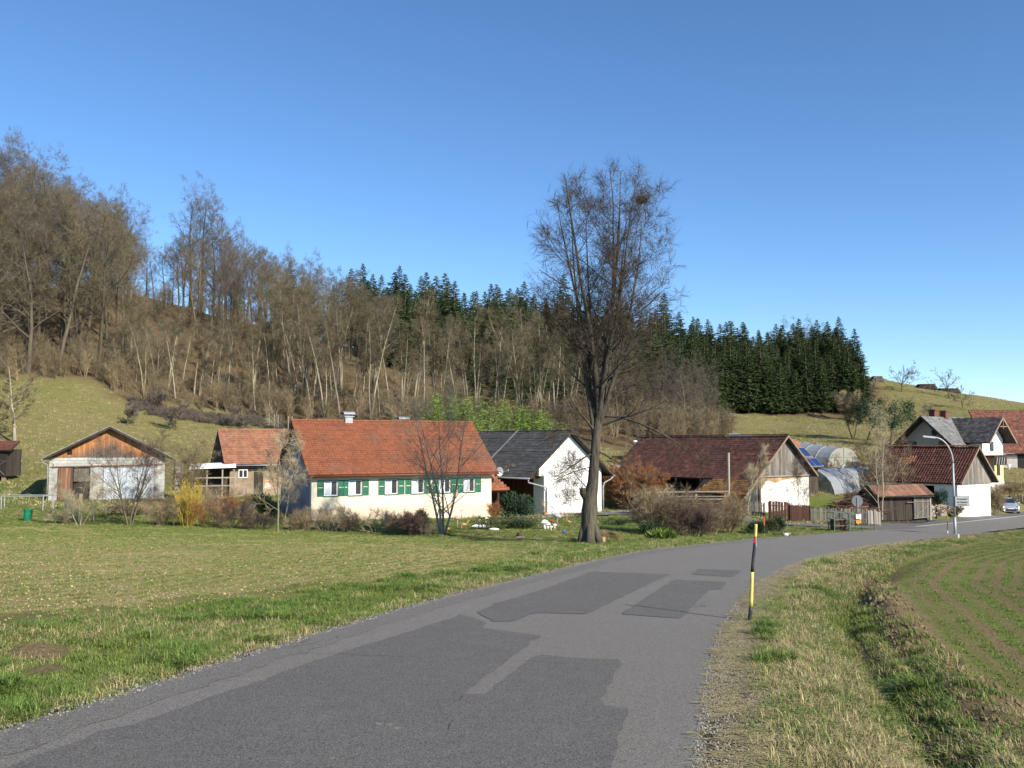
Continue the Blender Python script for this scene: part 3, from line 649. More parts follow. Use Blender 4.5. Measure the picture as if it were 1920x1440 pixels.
X, Y, S, d_, s_, side = X[keep], Y[keep], S[keep], d_[keep], s_[keep], side[keep]
dryp = smooth(.5+vnoise(X, Y, 3.5, 41)*1.1+vnoise(X, Y, 1.0, 42)*.9)
dryp = np.where(s_ > 0, np.clip(dryp*.45+.55*np.exp(-((side-1.0)/.4)**2)*.8+.02, 0, .7), dryp*.28+.03+.3*np.exp(-((side-.1)/.2)**2))
u_ = rs.uniform(0, 1, len(X)); isdry = u_ < dryp
br = vnoise(X, Y, 1.8, 91)+rs.uniform(-.7, .7, len(X)) > .12
var = np.where(isdry, rs.randint(4, 6, len(X)), np.where(br, rs.randint(2, 4, len(X)), rs.randint(0, 2, len(X))))
clump = (vnoise(X, Y, .7, 93) > .30) & ~isdry & (Y < 30) & (rs.uniform(0, 1, len(X)) < .5)
var = np.where(clump, rs.randint(6, 8, len(X)), var)
Z = H(X, Y, True)-.005
gs = S*rs.uniform(.55, 1.15, len(X))*np.where(Y > 38, .75, 1)
rot = np.stack([rs.uniform(-.15, .15, len(X)), rs.uniform(-.15, .15, len(X)), rs.uniform(0, 6.28, len(X))], 1)
instancer('verge_grass', np.stack([X, Y, Z], 1), rot, np.stack([gs, gs, gs*rs.uniform(.45, .95, len(X))], 1), var, tufts, 'rough green and straw coloured grass on the road verges, ditch bank and lawns')
# seedlings
seed = [tuft(m_grassG, 9, .055, .03, .0045, 20+i, 1.1) for i in range(3)]+[tuft(m_grassB, 8, .05, .035, .0045, 30+i, 1.2) for i in range(2)]
Y = np.sqrt(rs.uniform(7.0**2, 56**2, 190000)); X = rs.uniform(-.60, .60, len(Y))*Y
sl = sdf(X, Y, LFIELD); sr = sdf(X, Y, RFIELD); rdl, _, _ = polydist(X, Y, ROWL); rdo, _, _ = polydist(X, Y, RL[::2]); k = ((sl > .1) & (np.sin(rdo*13.0) > .0)) | ((sr > .35) & (np.sin(rdl*13.0) > -.05))
th = np.where(sl > 0, math.radians(28), math.radians(55)); per = .14
cx, cy = np.cos(th), np.sin(th); across = -X*cy+Y*cx; across2 = across; al = X*cx+Y*cy
X = al*cx-across2*cy; Y = al*cy+across2*cx
k &= (vnoise(X, Y, .5, 15)+vnoise(X, Y, 2.5, 16) > -.28)
X, Y = X[k], Y[k]; sc1 = rs.uniform(.6, 1.25, len(X))*(1+np.clip((Y-30)/30, 0, .8))
instancer('crop_seedlings', np.stack([X, Y, H(X, Y, True)], 1), np.stack([rs.uniform(-.3, .3, len(X)), rs.uniform(-.3, .3, len(X)), rs.uniform(0, 6.28, len(X))], 1), np.stack([sc1]*3, 1), rs.randint(0, 5, len(X)), seed, 'young crop seedlings sprouting in rows on the two fields')
# clods of loam and stones of the shoulder
def lump(mat, seed, sq=.6):
    r = np.random.RandomState(seed); b = MB(); b.ball((0, 0, 0), 1, 6, 4); b.v = [(x*r.uniform(.7, 1.2), y*r.uniform(.7, 1.2), z*sq*r.uniform(.7, 1.2)) for x, y, z in b.v]; return b.mesh('lump', mat)
m_clod = M('loam_clod', (.36,.295,.14), (.28,.22,.10), scale=8, rnd=.35, rough=.95)
m_clodd = M('dark_loam_clod', (.22,.16,.085), (.14,.10,.055), scale=8, rnd=.35, rough=.95)
m_peb = M('shoulder_stone', (.30,.28,.25), (.17,.16,.145), scale=8, rnd=.45)
Y = np.sqrt(rs.uniform(6.5**2, 52**2, 120000)); X = rs.uniform(-.60, .60, len(Y))*Y
sl = sdf(X, Y, LFIELD); sr = sdf(X, Y, RFIELD); dF, _, _ = polydist(X, Y, FURROW); k = ((sl > 0) | (sr > .0) | ((dF < .45)))
mole = np.zeros(len(X), bool)
X, Y, sl, dF = X[k], Y[k], sl[k], dF[k]
for mx, my, r_ in MOLE:
    n_ = 130; a = rs.uniform(0, 6.28, n_); q = r_*np.sqrt(rs.uniform(0, 1, n_)); X = np.append(X, mx+q*np.cos(a)); Y = np.append(Y, my+q*np.sin(a)); sl = np.append(sl, np.ones(n_)); dF = np.append(dF, np.full(n_, 9.))
sc1 = rs.uniform(.005, .016, len(X))*np.where(rs.uniform(0, 1, len(X)) < .05, 1.8, 1)*np.where(dF < .35, 2.2, 1)
var = np.where(sl > 0, rs.randint(0, 3, len(X)), rs.randint(3, 5, len(X)))
dm = np.zeros(len(X))
instancer('soil_clods', np.stack([X, Y, H(X, Y, True)+sc1*.2], 1), np.stack([rs.uniform(0, 3, len(X)), rs.uniform(0, 3, len(X)), rs.uniform(0, 6.28, len(X))], 1), np.stack([sc1]*3, 1), var, [lump(m_clod, 1), lump(m_clod, 2), lump(m_clod, 3), lump(m_clodd, 4), lump(m_clodd, 5)], 'pale clods of loam lying on the fields and along the ploughed edge')
ti = rs.uniform(0, 1, 42000); Li = RL[14:14*10]; ii = (ti*(len(Li)-2)).astype(int); T = Li[ii+1, :2]-Li[ii, :2]; T /= np.linalg.norm(T, axis=1)[:, None]
off = Li[ii, 3]+np.abs(rs.normal(0, .42, len(ii)))-.06; sg = np.where(rs.uniform(0, 1, len(ii)) < .78, 1, -1); off = np.where(sg > 0, off, Li[ii, 3]+rs.uniform(-.1, .16, len(ii)))
f = rs.uniform(0, 1, len(ii))[:, None]; C0 = Li[ii, :2]*(1-f)+Li[ii+1, :2]*f
X = C0[:, 0]+T[:, 1]*off*sg; Y = C0[:, 1]-T[:, 0]*off*sg; sc1 = rs.uniform(.003, .013, len(X))
instancer('shoulder_stones', np.stack([X, Y, H(X, Y, True)+.03+sc1*.3], 1), np.stack([rs.uniform(0, 3, len(X))]*3, 1), np.stack([sc1]*3, 1), rs.randint(0, 3, len(X)), [lump(m_peb, 7), lump(m_peb, 8), lump(m_peb, 9)], 'small loose stones along both road edges')
# dead straw lying on the right shoulder
straw = []
for sdn in range(3):
    r = np.random.RandomState(60+sdn); b = MB()
    for i in range(16):
        a = r.normal(0, .5); c = Vector((r.uniform(-.12, .12), r.uniform(-.12, .12), r.uniform(.0, .012))); d = Vector((math.cos(a), math.sin(a), r.uniform(-.05, .1)))*r.uniform(.04, .12); wv = Vector((-d.y, d.x, 0)).normalized()*.002
        b.add([c-d/2-wv, c-d/2+wv, c+d/2+wv, c+d/2-wv], [(0, 1, 2, 3)], r.uniform(.7, 1.2))
    straw.append(b.mesh('straw', m_grassD))
ii = (rs.uniform(0, 1, 5500)*(len(Li)-2)).astype(int); T = Li[ii+1, :2]-Li[ii, :2]; T /= np.linalg.norm(T, axis=1)[:, None]; f = rs.uniform(0, 1, len(ii))[:, None]
off = Li[ii, 3]+np.abs(rs.normal(.35, .3, len(ii))); C0 = Li[ii, :2]*(1-f)+Li[ii+1, :2]*f; X = C0[:, 0]+T[:, 1]*off; Y = C0[:, 1]-T[:, 0]*off
instancer('dead_straw', np.stack([X, Y, H(X, Y, True)+.035], 1), np.stack([np.zeros(len(X)), np.zeros(len(X)), rs.normal(-.2, .5, len(X))], 1), np.ones((len(X), 3)), rs.randint(0, 3, len(X)), straw, 'flattened dead straw on the right hand road shoulder')
# meadow sward on the hill: short instanced tufts, big and sparse
mt = [tuft(m_grassG, 16, .22, .4, .018, 70, 1.0), tuft(m_grassD, 18, .2, .45, .016, 71, 1.1), tuft(m_grassG, 16, .16, .45, .018, 72, 1.2), tuft(m_grassD, 14, .3, .35, .016, 73, .8)]
Y = rs.uniform(62, 225, 60000); X = rs.uniform(-.62, .62, len(Y))*Y
fo = sdf(X, Y, FOREST); d_, s_, e_ = polydist(X, Y, RL[::3]); k = (fo < .5) & (d_ > e_[:, 1]+3.5) & ((Y > 80) | (rs.uniform(0, 1, len(Y)) < .4))
X, Y = X[k], Y[k]; n_ = vnoise(X, Y, 9, 95)+vnoise(X, Y, 3, 96)*.6+rs.uniform(-.3, .3, len(X)); var = np.where(n_ > -.22, rs.choice([1, 3], len(X)), rs.choice([0, 2], len(X)))
sc1 = rs.uniform(.5, 1.1, len(X))
instancer('meadow_grass', np.stack([X, Y, H(X, Y, True)], 1), np.stack([np.zeros(len(X)), np.zeros(len(X)), rs.uniform(0, 6.28, len(X))], 1), np.stack([sc1]*3, 1), var, mt, 'tussocky faded grass on the hill meadows')
# ---------------------------------------------------------------- trees
def rnd_perp(d, r):
    v = Vector((r.gauss(0, 1), r.gauss(0, 1), r.gauss(0, 1))); v -= d*v.dot(d)
    return v.normalized() if v.length > 1e-4 else d.orthogonal().normalized()
class Tree:
    def __init__(s, seed, tw_w=.012, tw_len=.5, ntw=8, sub=2): s.r = random.Random(seed); s.wood = MB(); s.crown = MB(); s.tw = []; s.tww = tw_w; s.twl = tw_len; s.ntw = ntw; s.env = None; s.sub = sub
    def limb(s, p, d, L, r0, lvl, cfg):
        """cfg: list per level of dict(n children, ang, ratio, up, wig, start, seg)"""
        c = cfg[lvl]; R_ = s.r; n = c.get('seg', 5); st = L/n; pts = [p.copy()]; rad = [r0]; d = d.normalized(); tipr = c.get('tip', .25)
        for i in range(n):
            d = (d+rnd_perp(d, R_)*c.get('wig', .12)*R_.uniform(.3, 1)+Vector((0, 0, 1))*c.get('up', .05)).normalized()
            p = p+d*st; pts.append(p.copy()); rad.append(r0*(1-(1-tipr)*(i+1)/n))
            if s.env and s.env(p): break
        fr_kept = (len(pts)-1)/n; L = st*(len(pts)-1)
        if r0 > .004 or lvl < 2: (s.wood if lvl <= cfg[0].get('woodlvl', 1) else s.crown).tube(pts, rad, c.get('sides', 5 if lvl < 2 else 3), tone=1, cap=False)
        m = len(pts)-1
        if lvl+1 < len(cfg):
            k = c['n']; k = max(1, int(k*fr_kept*R_.uniform(.8, 1.2)+.5))
            for j in range(k):
                t = c.get('start', .3)+(1-c.get('start', .3))*(j+R_.random())/k; i = min(int(t*m), m-1); f = t*m-i
                q = pts[i].lerp(pts[i+1], f); dd = (pts[i+1]-pts[i]).normalized(); a = math.radians(c['ang']*R_.uniform(.65, 1.3))
                nd = dd*math.cos(a)+rnd_perp(dd, R_)*math.sin(a)
                if c.get('flat') and nd.z < 0: nd.z *= -.4
                l2 = L*c['ratio']*(1-c.get('taper', .55)*t)*R_.uniform(.6, 1.2); r2 = max(.003, (rad[i]*(1-f)+rad[i+1]*f)*c.get('rr', .5)*R_.uniform(.7, 1.1))
                s.limb(q, nd, l2, r2, lvl+1, cfg)
        if lvl >= len(cfg)-s.sub:
            for j in range(max(1, int(s.ntw*fr_kept*(1 if lvl == len(cfg)-1 else .6)+.3))):
                t = R_.uniform(.15, 1)*m; i = min(int(t), m-1); q = pts[i].lerp(pts[i+1], t-i); dd = (pts[i+1]-pts[i]).normalized()
                nd = (dd*1.0+rnd_perp(dd, R_)*.62+Vector((0, 0, c.get('up', .05)*3))).normalized(); s.tw.append((q, nd, s.twl*R_.uniform(.5, 1.4)))
    def finish(s):
        R_ = s.r
        for q, d, l in s.tw:
            x = rnd_perp(d, R_)*s.tww*.5; mid = q+d*l*.55+rnd_perp(d, R_)*l*.08; e = q+(d+rnd_perp(d, R_)*.25)*l
            s.crown.add([q-x, q+x, mid+x*.7, mid-x*.7, e], [(0, 1, 2, 3), (3, 2, 4)], R_.uniform(.75, 1.25))
            for k in range(2):
                b = q.lerp(mid, R_.uniform(.3, 1)); f = (d+rnd_perp(d, R_)*.55).normalized(); x2 = rnd_perp(f, R_)*s.tww*.38; s.crown.add([b-x2, b+x2, b+f*l*R_.uniform(.45, .8)], [(0, 1, 2)], R_.uniform(.75, 1.25))
        return s
def tree_obj(name, T, barkm, twigm, label, cat, group=None, loc=(0, 0, 0), rz=0, wood='trunk', crown='crown'):
    o = empty(name, loc, rz, label, cat, group)
    T.wood.build(wood, barkm, o, True); T.crown.build(crown, twigm, o)
    return o
# ---- the tall lime tree by the road
hp = G(1106, 1018); 
def hero():
    T = Tree(4, .0085, .55, 3, 2); r = T.r
    # measured outline: (height, radius)
    Zs = [0, 3, 4.5, 6, 8, 9.5, 11, 12.4, 14, 15.3, 16.3, 16.9, 17.3]; Rs = [.5, 1.7, 2.4, 2.6, 2.7, 2.95, 3.3, 3.55, 3.45, 3.0, 2.35, 1.35, .2]
    ax = lambda z: Vector((.35+.046*z, 0, z))
    def env(p):
        if p.z < 5: return False
        c = ax(p.z); return math.hypot(p.x-c.x, p.y-c.y) > np.interp(p.z, Zs, Rs)*1.02 or p.z > 16.9
    T.env = env
    b = T.wood
    tr = [Vector((0, 0, -.2)), Vector((-.03, 0, .25)), Vector((-.02, 0, .8)), Vector((.0, 0, 1.5)), Vector((.04, .02, 2.1)), Vector((.16, 0, 2.7)), Vector((.22, 0, 3.6)), Vector((.30, 0, 4.6)), Vector((.42, 0, 5.5)), Vector((.55, 0, 6.3))]
    b.tube(tr, [.46, .41, .37, .36, .31, .25, .22, .205, .185, .15], 16, cap=True)
    # swollen burr on the left of the trunk and flutes at the foot
    for z_, x_, q_ in ((1.3, -.10, .29), (.75, -.10, .31)): b.ball((x_, -.03, z_), (q_, q_*.9, q_*2.0), 12, 8)
    for a in range(6):
        an = a*1.05+.3; b.tube([Vector((math.cos(an)*.3, math.sin(an)*.3, .9)), Vector((math.cos(an)*.42, math.sin(an)*.42, .3)), Vector((math.cos(an)*.56, math.sin(an)*.56, -.12))], [.08, .13, .10], 8)
    b.tube([Vector((-.1, 0, 1.9)), Vector((-.3, -.05, 2.25)), Vector((-.33, -.05, 2.45))], [.16, .17, .13], 8)   # broken stub
    cfgS = [dict(n=16, ang=52, ratio=.40, up=.06, wig=.07, start=.14, seg=16, rr=.42, taper=.5, tip=.07, woodlvl=1), dict(n=7, ang=40, ratio=.46, up=.05, wig=.14, start=.15, seg=6, rr=.55, tip=.2), dict(n=4, ang=42, ratio=.52, up=.04, wig=.18, start=.15, seg=4, rr=.65, tip=.35), dict(n=0, ang=40, ratio=.5, up=.03, wig=.2, seg=2)]
    stems = [((.30, 0, 4.6), (-.22, .05, 1), 10.5, .13), ((.42, 0, 5.3), (-.06, -.12, 1), 12.0, .145), ((.50, 0, 5.9), (.07, .1, 1), 11.5, .145), ((.55, 0, 6.2), (.16, -.05, 1), 11.0, .13), ((.40, .05, 5.2), (-.15, .22, 1), 11, .13),
             ((.48, -.05, 5.8), (.22, .22, 1), 10, .12), ((.46, -.1, 5.6), (.02, -.25, 1), 10.5, .13), ((.35, 0, 4.9), (.30, -.10, 1), 10, .13), ((.25, 0, 4.2), (-.10, .02, 1), 12, .10)]
    for p, d, L, rr in stems: T.limb(Vector(p), Vector(d)+Vector((.035, 0, 0)), L, rr, 0, cfgS)
    cfgL = [dict(n=9, ang=48, ratio=.42, up=.02, wig=.22, start=.2, seg=8, rr=.5, taper=.4, tip=.2, woodlvl=1), dict(n=5, ang=45, ratio=.5, up=.02, wig=.25, start=.15, seg=4, rr=.6, tip=.3), dict(n=0, ang=40, ratio=.5, up=.03, wig=.2, seg=2)]
    T.ntw = 3
    lows = [((.5, 0, 5.3), (.9, -.1, .35), 3.4, .11), ((.3, 0, 4.6), (-.9, .1, .15), 2.7, .07), ((.5, 0, 5.8), (.8, .2, .8), 3.4, .09), ((.3, 0, 5.0), (-.8, -.2, .6), 3.0, .07), ((.4, 0, 6.6), (-.9, .1, .55), 3.1, .06), ((.6, 0, 7.2), (.9, .0, .5), 3.0, .06), ((.5, 0, 8.2), (-.9, -.1, .5), 3.2, .06), ((.7, 0, 8.8), (.9, .1, .35), 3.1, .06),
            ((.24, 0, 4.0), (-.7, -.3, -.2), 2.4, .05), ((.26, 0, 4.2), (.7, -.2, -.35), 3.0, .05), ((.2, 0, 3.4), (-.8, 0, -.15), 1.9, .03), ((.25, 0, 3.0), (-.75, -.2, .5), 1.5, .025), ((.05, 0, 2.3), (-.8, -.1, .6), 2.0, .03), ((.0, 0, 1.9), (-.9, .1, .1), 1.3, .015), ((.5, 0, 9.8), (-.95, 0, .4), 3.3, .06), ((.7, 0, 9.6), (.95, .05, .3), 3.3, .06), ((.0, 0, 2.1), (-.6, -.6, .3), 1.5, .02)]
    for p, d, L, rr in lows:
        cfgL[0]['up'] = .03 if d[2] > .2 else -.02
        T.limb(Vector(p), Vector(d), L, rr, 0, cfgL)
    # long arm on the right that hangs down over the barn roof
    T.tww = .012; cfgH = [dict(n=14, ang=60, ratio=.16, up=-.09, wig=.10, start=.25, seg=12, rr=.4, taper=.2, tip=.25, woodlvl=1), dict(n=3, ang=40, ratio=.5, up=-.05, wig=.2, seg=3), dict(n=0, ang=40, ratio=.5, up=-.08, wig=.2, seg=2)]
    T.limb(Vector((.5, 0, 5.7)), Vector((.6, -.1, .05)), 5.2, .07, 0, cfgH)
    T.finish()
    o = tree_obj('lime_tree', T, m_bark_hero, m_twig_hero, 'tall bare lime tree with thick burred trunk standing beside the road bend', 'tree', loc=hp)
    n = MB(); r2 = random.Random(3)
    nz_ = (1208-1106)/FP*hp.y, 0, (1018-366)/FP*hp.y-.25
    for i in range(150):
        a = r2.uniform(0, 6.28); e = r2.uniform(-.4, .6); q = Vector((math.cos(a)*.28*r2.random(), math.sin(a)*.28*r2.random(), r2.uniform(-.12, .14))); d = Vector((math.cos(a+1.5), math.sin(a+1.5), e*.5))*.28
        n.bar(q-d/2, q+d/2, .014, .014, r2.uniform(.6, 1.2))
    nb = n.build('bird_nest', m_wooddark, None, label='dark twig nest high in the right side of the lime crown', cat='nest'); nb.location = (hp.x+nz_[0], hp.y-.3, hp.z+nz_[2])
    return o
hero()

# ---- woodland trees
def forest_tree(seed, h, spread, style):
    T = Tree(seed, .026, .85, 3, 2)
    if style == 'tall':      # slim pole-like edge trees, crown high
        cfg = [dict(n=11, ang=34, ratio=.27*spread, up=.06, wig=.07, start=.42, seg=11, rr=.42, taper=.5, tip=.12, woodlvl=1, sides=5), dict(n=6, ang=40, ratio=.5, up=.07, wig=.16, start=.2, seg=5, rr=.55, tip=.25, sides=3), dict(n=3, ang=42, ratio=.5, up=.05, wig=.2, start=.2, seg=3, sides=3), dict(n=0, ang=40, ratio=.5, seg=2, wig=.2)]
        T.ntw = 3; T.tww = .024
        T.limb(Vector((0, 0, -.3)), Vector((T.r.uniform(-.10, .10), T.r.uniform(-.12, .05), 1)), h, h*.0105, 0, cfg)
        if T.r.random() < .5: T.limb(Vector((.1, 0, -.3)), Vector((T.r.choice([-.2, .22]), -.1, 1)), h*.85, h*.008, 0, cfg)
    else:                    # broad oak-like trees of the old wood
        cfg = [dict(n=13, ang=50, ratio=.50*spread, up=.03, wig=.10, start=.26, seg=9, rr=.55, taper=.5, tip=.12, woodlvl=1, sides=6), dict(n=7, ang=45, ratio=.52, up=.09, wig=.2, start=.2, seg=5, rr=.55, tip=.25, sides=3), dict(n=5, ang=45, ratio=.52, up=.07, wig=.22, start=.15, seg=3, sides=3), dict(n=0, ang=40, ratio=.5, seg=2, wig=.2)]
        T.tww = .026; T.ntw = 4
        T.limb(Vector((0, 0, -.3)), Vector((T.r.uniform(-.06, .06), 0, 1)), h, h*.017, 0, cfg)
    T.finish(); return T
gW = 'bare trees of the wood on the hillside'; gE = 'pale slim trees along the lower edge of the wood'; gS = 'dark spruces of the plantation on the hill'
protoE = [tree_obj('bare_tree', forest_tree(100+i, 14+i % 3, .9, 'tall'), m_bark_pale, m_twig_olive, 'slim pale bare tree among the edge trees of the wood behind the farm', 'tree', gE) for i in range(6)]
protoO = [tree_obj('bare_tree', forest_tree(200+i, 17+i % 3*1.5, 1.0, 'broad'), m_bark_dark, m_twig_grey if i % 2 else m_twig_olive, 'broad bare deciduous tree of the hillside wood', 'tree', gW) for i in range(6)]
def spruce(seed, h):
    r = random.Random(seed); T = Tree(seed); b = T.crown; T.wood.tube([(0, 0, -.3), (0, 0, h*.5), (0, 0, h*.98)], [h*.011, h*.008, .03], 5)
    z0 = h*.10; n = 46
    for i in range(n):
        f = i/(n-1); z = z0+(h*.985-z0)*f; Lb = (1-f)**.75*h*.185*r.uniform(.8, 1.2)+.22
        if f < .1: Lb *= .6+f*4
        k = 9 if f < .8 else 6
        for j in range(k):
            a = 2*math.pi*(j+r.random()*1.2)/k; d = Vector((math.cos(a), math.sin(a), 0)); sd_ = Vector((-d.y, d.x, 0)); l = Lb*r.uniform(.55, 1.15)
            droop = .45*(1-f)+.02+r.uniform(-.1, .15); base = Vector((0, 0, z+r.uniform(-.15, .15))); tone = r.uniform(.6, 1.35); m_ = 6 if l > 1 else 3
            for q in range(m_):
                t0 = .25+.8*q/m_; c = base+d*l*t0+Vector((0, 0, -droop*l*t0+.15*l*t0*t0)); ln = .20+.10*l*r.uniform(.6, 1.3)
                for w2 in range(6):
                    dd = (d*r.uniform(.1, 1.1)+sd_*r.uniform(-1.1, 1.1)+Vector((0, 0, r.uniform(-1.0, .15)))).normalized(); x = rnd_perp(dd, r)*ln*r.uniform(.14, .26)
                    b.add([c-x, c+x, c+dd*ln*r.uniform(.7, 1.4)], [(0, 1, 2)], tone*r.uniform(.75, 1.25))
    for q in range(14):
        z = h*(.93+.075*q/14); a = r.uniform(0, 6.28); b.add([(-.05, 0, z), (.05, .02, z), (math.cos(a)*.25, math.sin(a)*.25, z+.1)], [(0, 1, 2)])
    return T
protoS = [tree_obj('spruce_tree', spruce(300+i, 17+i*.8), m_sprbark, m_spruce, 'dark green spruce in the plantation on the hill', 'tree', gS) for i in range(5)]
fr = random.Random(77)
placed = []
def place(proto_list, u, Y, s, firsts, label=None, group=None, squash=None):
    x, y = uy(u, Y); z = h1(x, y)-.2; p = fr.choice(proto_list); sc_ = (s*fr.uniform(.9, 1.1), s*fr.uniform(.9, 1.1), s)
    if p.name not in firsts:
        firsts.add(p.name); p.location = (x, y, z); p.rotation_euler = (0, 0, fr.uniform(0, 6.28)); p.scale = sc_
        if label: p['label'] = label
        if group: p['group'] = group
        return p
    return copy_tree(p, (x, y, z), fr.uniform(0, 6.28), sc_, label, group)
F_ = set()
# lower edge row: trunks stand out pale
edgeU = []
u = 215
while u < 1070:
    Yb = np.interp(u, [200, 330, 520, 700, 900, 1060], [117, 119, 121, 117, 116, 111])
    hs = np.interp(u, [200, 300, 450, 540, 700, 860, 1060], [.55, .62, .82, 1.05, 1.05, .92, .8])
    place(protoE, u+fr.uniform(-6, 6), Yb+fr.uniform(0, 5), hs*fr.uniform(.8, 1.12), F_); u += fr.uniform(13, 25)
for k in range(30):
    u = fr.uniform(230, 1080); Yb = np.interp(u, [200, 330, 520, 700, 900, 1060], [122, 126, 128, 123, 121, 116])+fr.uniform(0, 14)
    place(protoE, u, Yb, np.interp(u, [200, 300, 450, 560, 1060], [.5, .6, .75, 1.0, 1.0])*fr.uniform(.75, 1.1), F_)
# old wood on the left
for k in range(84):
    u = fr.uniform(-180, 235); Y_ = fr.uniform(122, 178); s = fr.uniform(.85, 1.12)*np.interp(u, [-180, 60, 150, 235], [1.08, 1.06, 1.0, .86])
    place(protoO, u, Y_, s, F_)
for u, Y_, s in [(50,117,.95),(110,121,1.0),(-30,116,.95),(160,135,.95),(200,150,.95),(235,172,.62),(10,150,1.08),(80,158,1.08),(130,165,1.05)]: place(protoO, u, Y_, s, F_)
# trees standing on the crest
for u, s in [(352,1.12),(372,1.16),(330,.8),(395,1.02),(300,.55),(283,.5),(268,.5),(420,.9),(445,.85),(470,.8),(495,.75),(515,.75),(540,.72),(560,.72),(585,.7),(405,.95),(435,.92),(460,.9),(480,.85),(505,.82),(525,.8),(550,.8),(575,.78),(340,.7),(612,.75),(640,.72),(668,.7),(318,.5),(455,.7)]:
    place(protoO, u, fr.uniform(186, 192), s, F_)
# middle of the wood
for k in range(46):
    u = fr.uniform(420, 1100); Y_ = fr.uniform(138, 182)
    if u < 470 and Y_ < 165: continue
    place(protoO if fr.random() < .6 else protoE, u, Y_, fr.uniform(.7, .9)*np.interp(u, [450, 700, 1000], [1.05, .85, .72]), F_)
for k in range(16): place(protoO, fr.uniform(330, 600), fr.uniform(150, 182), fr.uniform(.62, .8), F_)
# brown thicket trees between lime tree and spruces
for k in range(34):
    u = fr.uniform(1100, 1330); t = (u-1100)/230; place(protoO, u, fr.uniform(104, 140)+t*14, fr.uniform(.42, .66)*(1-.25*t), F_, 'brown bushy bare tree of the thicket left of the spruces', 'bushy bare trees of the thicket')
for k in range(10):
    u = fr.uniform(1440, 1590); place(protoO, u, fr.uniform(246, 262), fr.uniform(.85, 1.0), F_, 'pale bare treetop showing behind the spruce plantation', 'bare treetops behind the spruces')
# spruces: the dense right-hand block and the ones rising behind the bare wood
nS = 0
def sprow(u0, u1, y0, y1, n, s0, s1):
    for k in range(n):
        u = u0+(u1-u0)*(k+fr.uniform(-.4, .4))/max(1, n-1); o_ = place(protoS, u, fr.uniform(y0, y1), fr.uniform(s0, s1)*np.interp(u, [650, 850, 1050, 1300, 1500, 1615], [.9, .92, .98, 1, .93, .80])*fr.choice([1, 1, .9, 1.04, .82, .95]), F_); o_.rotation_euler = (fr.gauss(0, .018), fr.gauss(0, .018), fr.uniform(0, 6.28)); o_.scale = (o_.scale[0]*1.25, o_.scale[1]*1.25, o_.scale[2])
sprow(1335, 1618, 190, 193, 26, .72, .86); sprow(1322, 1612, 196, 201, 26, .78, .95); sprow(1300, 1605, 205, 214, 26, .85, 1.0); sprow(1280, 1590, 220, 235, 24, .9, 1.02)
sprow(1050, 1330, 150, 165, 22, .7, .9); sprow(980, 1320, 172, 182, 26, .85, 1.0); sprow(660, 1320, 186, 196, 54, .95, 1.15); sprow(520, 760, 192, 200, 9, .75, .95); sprow(740, 1060, 160, 176, 24, .85, 1.05); sprow(900, 1060, 128, 138, 6, .5, .7)
for u, Y_, s in [(440,186,.55),(540,190,.9),(232,128,.28)]: place(protoS, u, Y_, s, F_)
# undergrowth: leafless brush nobody could count
def bush(seed, n, h, spread, tww, twl, ntw=6, levels=2, up=.06, ang=38):
    T = Tree(seed, tww, twl, ntw, 2); cfg = [dict(n=5, ang=ang, ratio=.5, up=up, wig=.16, start=.2, seg=5, rr=.6, taper=.45, tip=.25, woodlvl=0, sides=4), dict(n=3, ang=42, ratio=.55, up=up, wig=.2, start=.2, seg=3, sides=3, tip=.3), dict(n=0, ang=40, ratio=.5, seg=2, wig=.2)][:levels+1]
    for i in range(n):
        a = T.r.uniform(0, 6.28); q = T.r.uniform(.1, 1); T.limb(Vector((math.cos(a)*spread*.25*q, math.sin(a)*spread*.25*q, -.05)), Vector((math.cos(a)*q*spread/h, math.sin(a)*q*spread/h, 1)), h*T.r.uniform(.6, 1.1), h*.012, 0, cfg)
    return T.finish()
def merged(T, mat):
    T.wood.add(T.crown.v, T.crown.f); T.wood.t = T.wood.t[:len(T.wood.f)-len(T.crown.f)]+T.crown.t; return T.wood.mesh('brush', mat)
brs = [merged(bush(400+i, 5, 3.0, .9, .02, .6, 2, 2, .12, 28), [m_twig_bush, m_twig_olive][i % 2]) for i in range(5)]
Y = rs.uniform(103, 200, 9000); X = rs.uniform(-.66, .30, len(Y))*Y; fo = sdf(X, Y, FOREST); k = (fo > -.5) & ((vnoise(X, Y, 9, 71)+vnoise(X, Y, 4, 72)*.7 > -.12) | (Y < 128)) & ~((X/Y > .21) & (Y > 180))
dens = rs.uniform(0, 1, len(X)) < np.where(fo < 9, .5, .22); k &= dens; X, Y = X[k], Y[k]; sc1 = rs.uniform(.5, 1.35, len(X))
instancer('woodland_undergrowth', np.stack([X, Y, H(X, Y, False)-.1], 1), np.stack([np.zeros(len(X)), np.zeros(len(X)), rs.uniform(0, 6.28, len(X))], 1), np.stack([sc1]*3, 1), rs.randint(0, 5, len(X)), brs, 'leafless brown brush and saplings covering the floor of the wood')
# greyish bramble belt along the top of the meadow
brb = [merged(bush(420+i, 12, .9, 1.2, .02, .3, 6, 1), m_twig_grey) for i in range(2)]
us = rs.uniform(245, 800, 500); Yb = np.interp(us, [245, 520, 800], [112, 114, 109])+rs.uniform(-2.5, 2.5, 500); X = (us-960)/FP*Yb
instancer('bramble_belt', np.stack([X, Yb, H(X, Yb, False)-.1], 1), np.stack([np.zeros(500), np.zeros(500), rs.uniform(0, 6.28, 500)], 1), np.ones((500, 3))*rs.uniform(.4, .9, (500, 1)), rs.randint(0, 2, 500), brb, 'grey bramble tangle along the upper edge of the meadow')
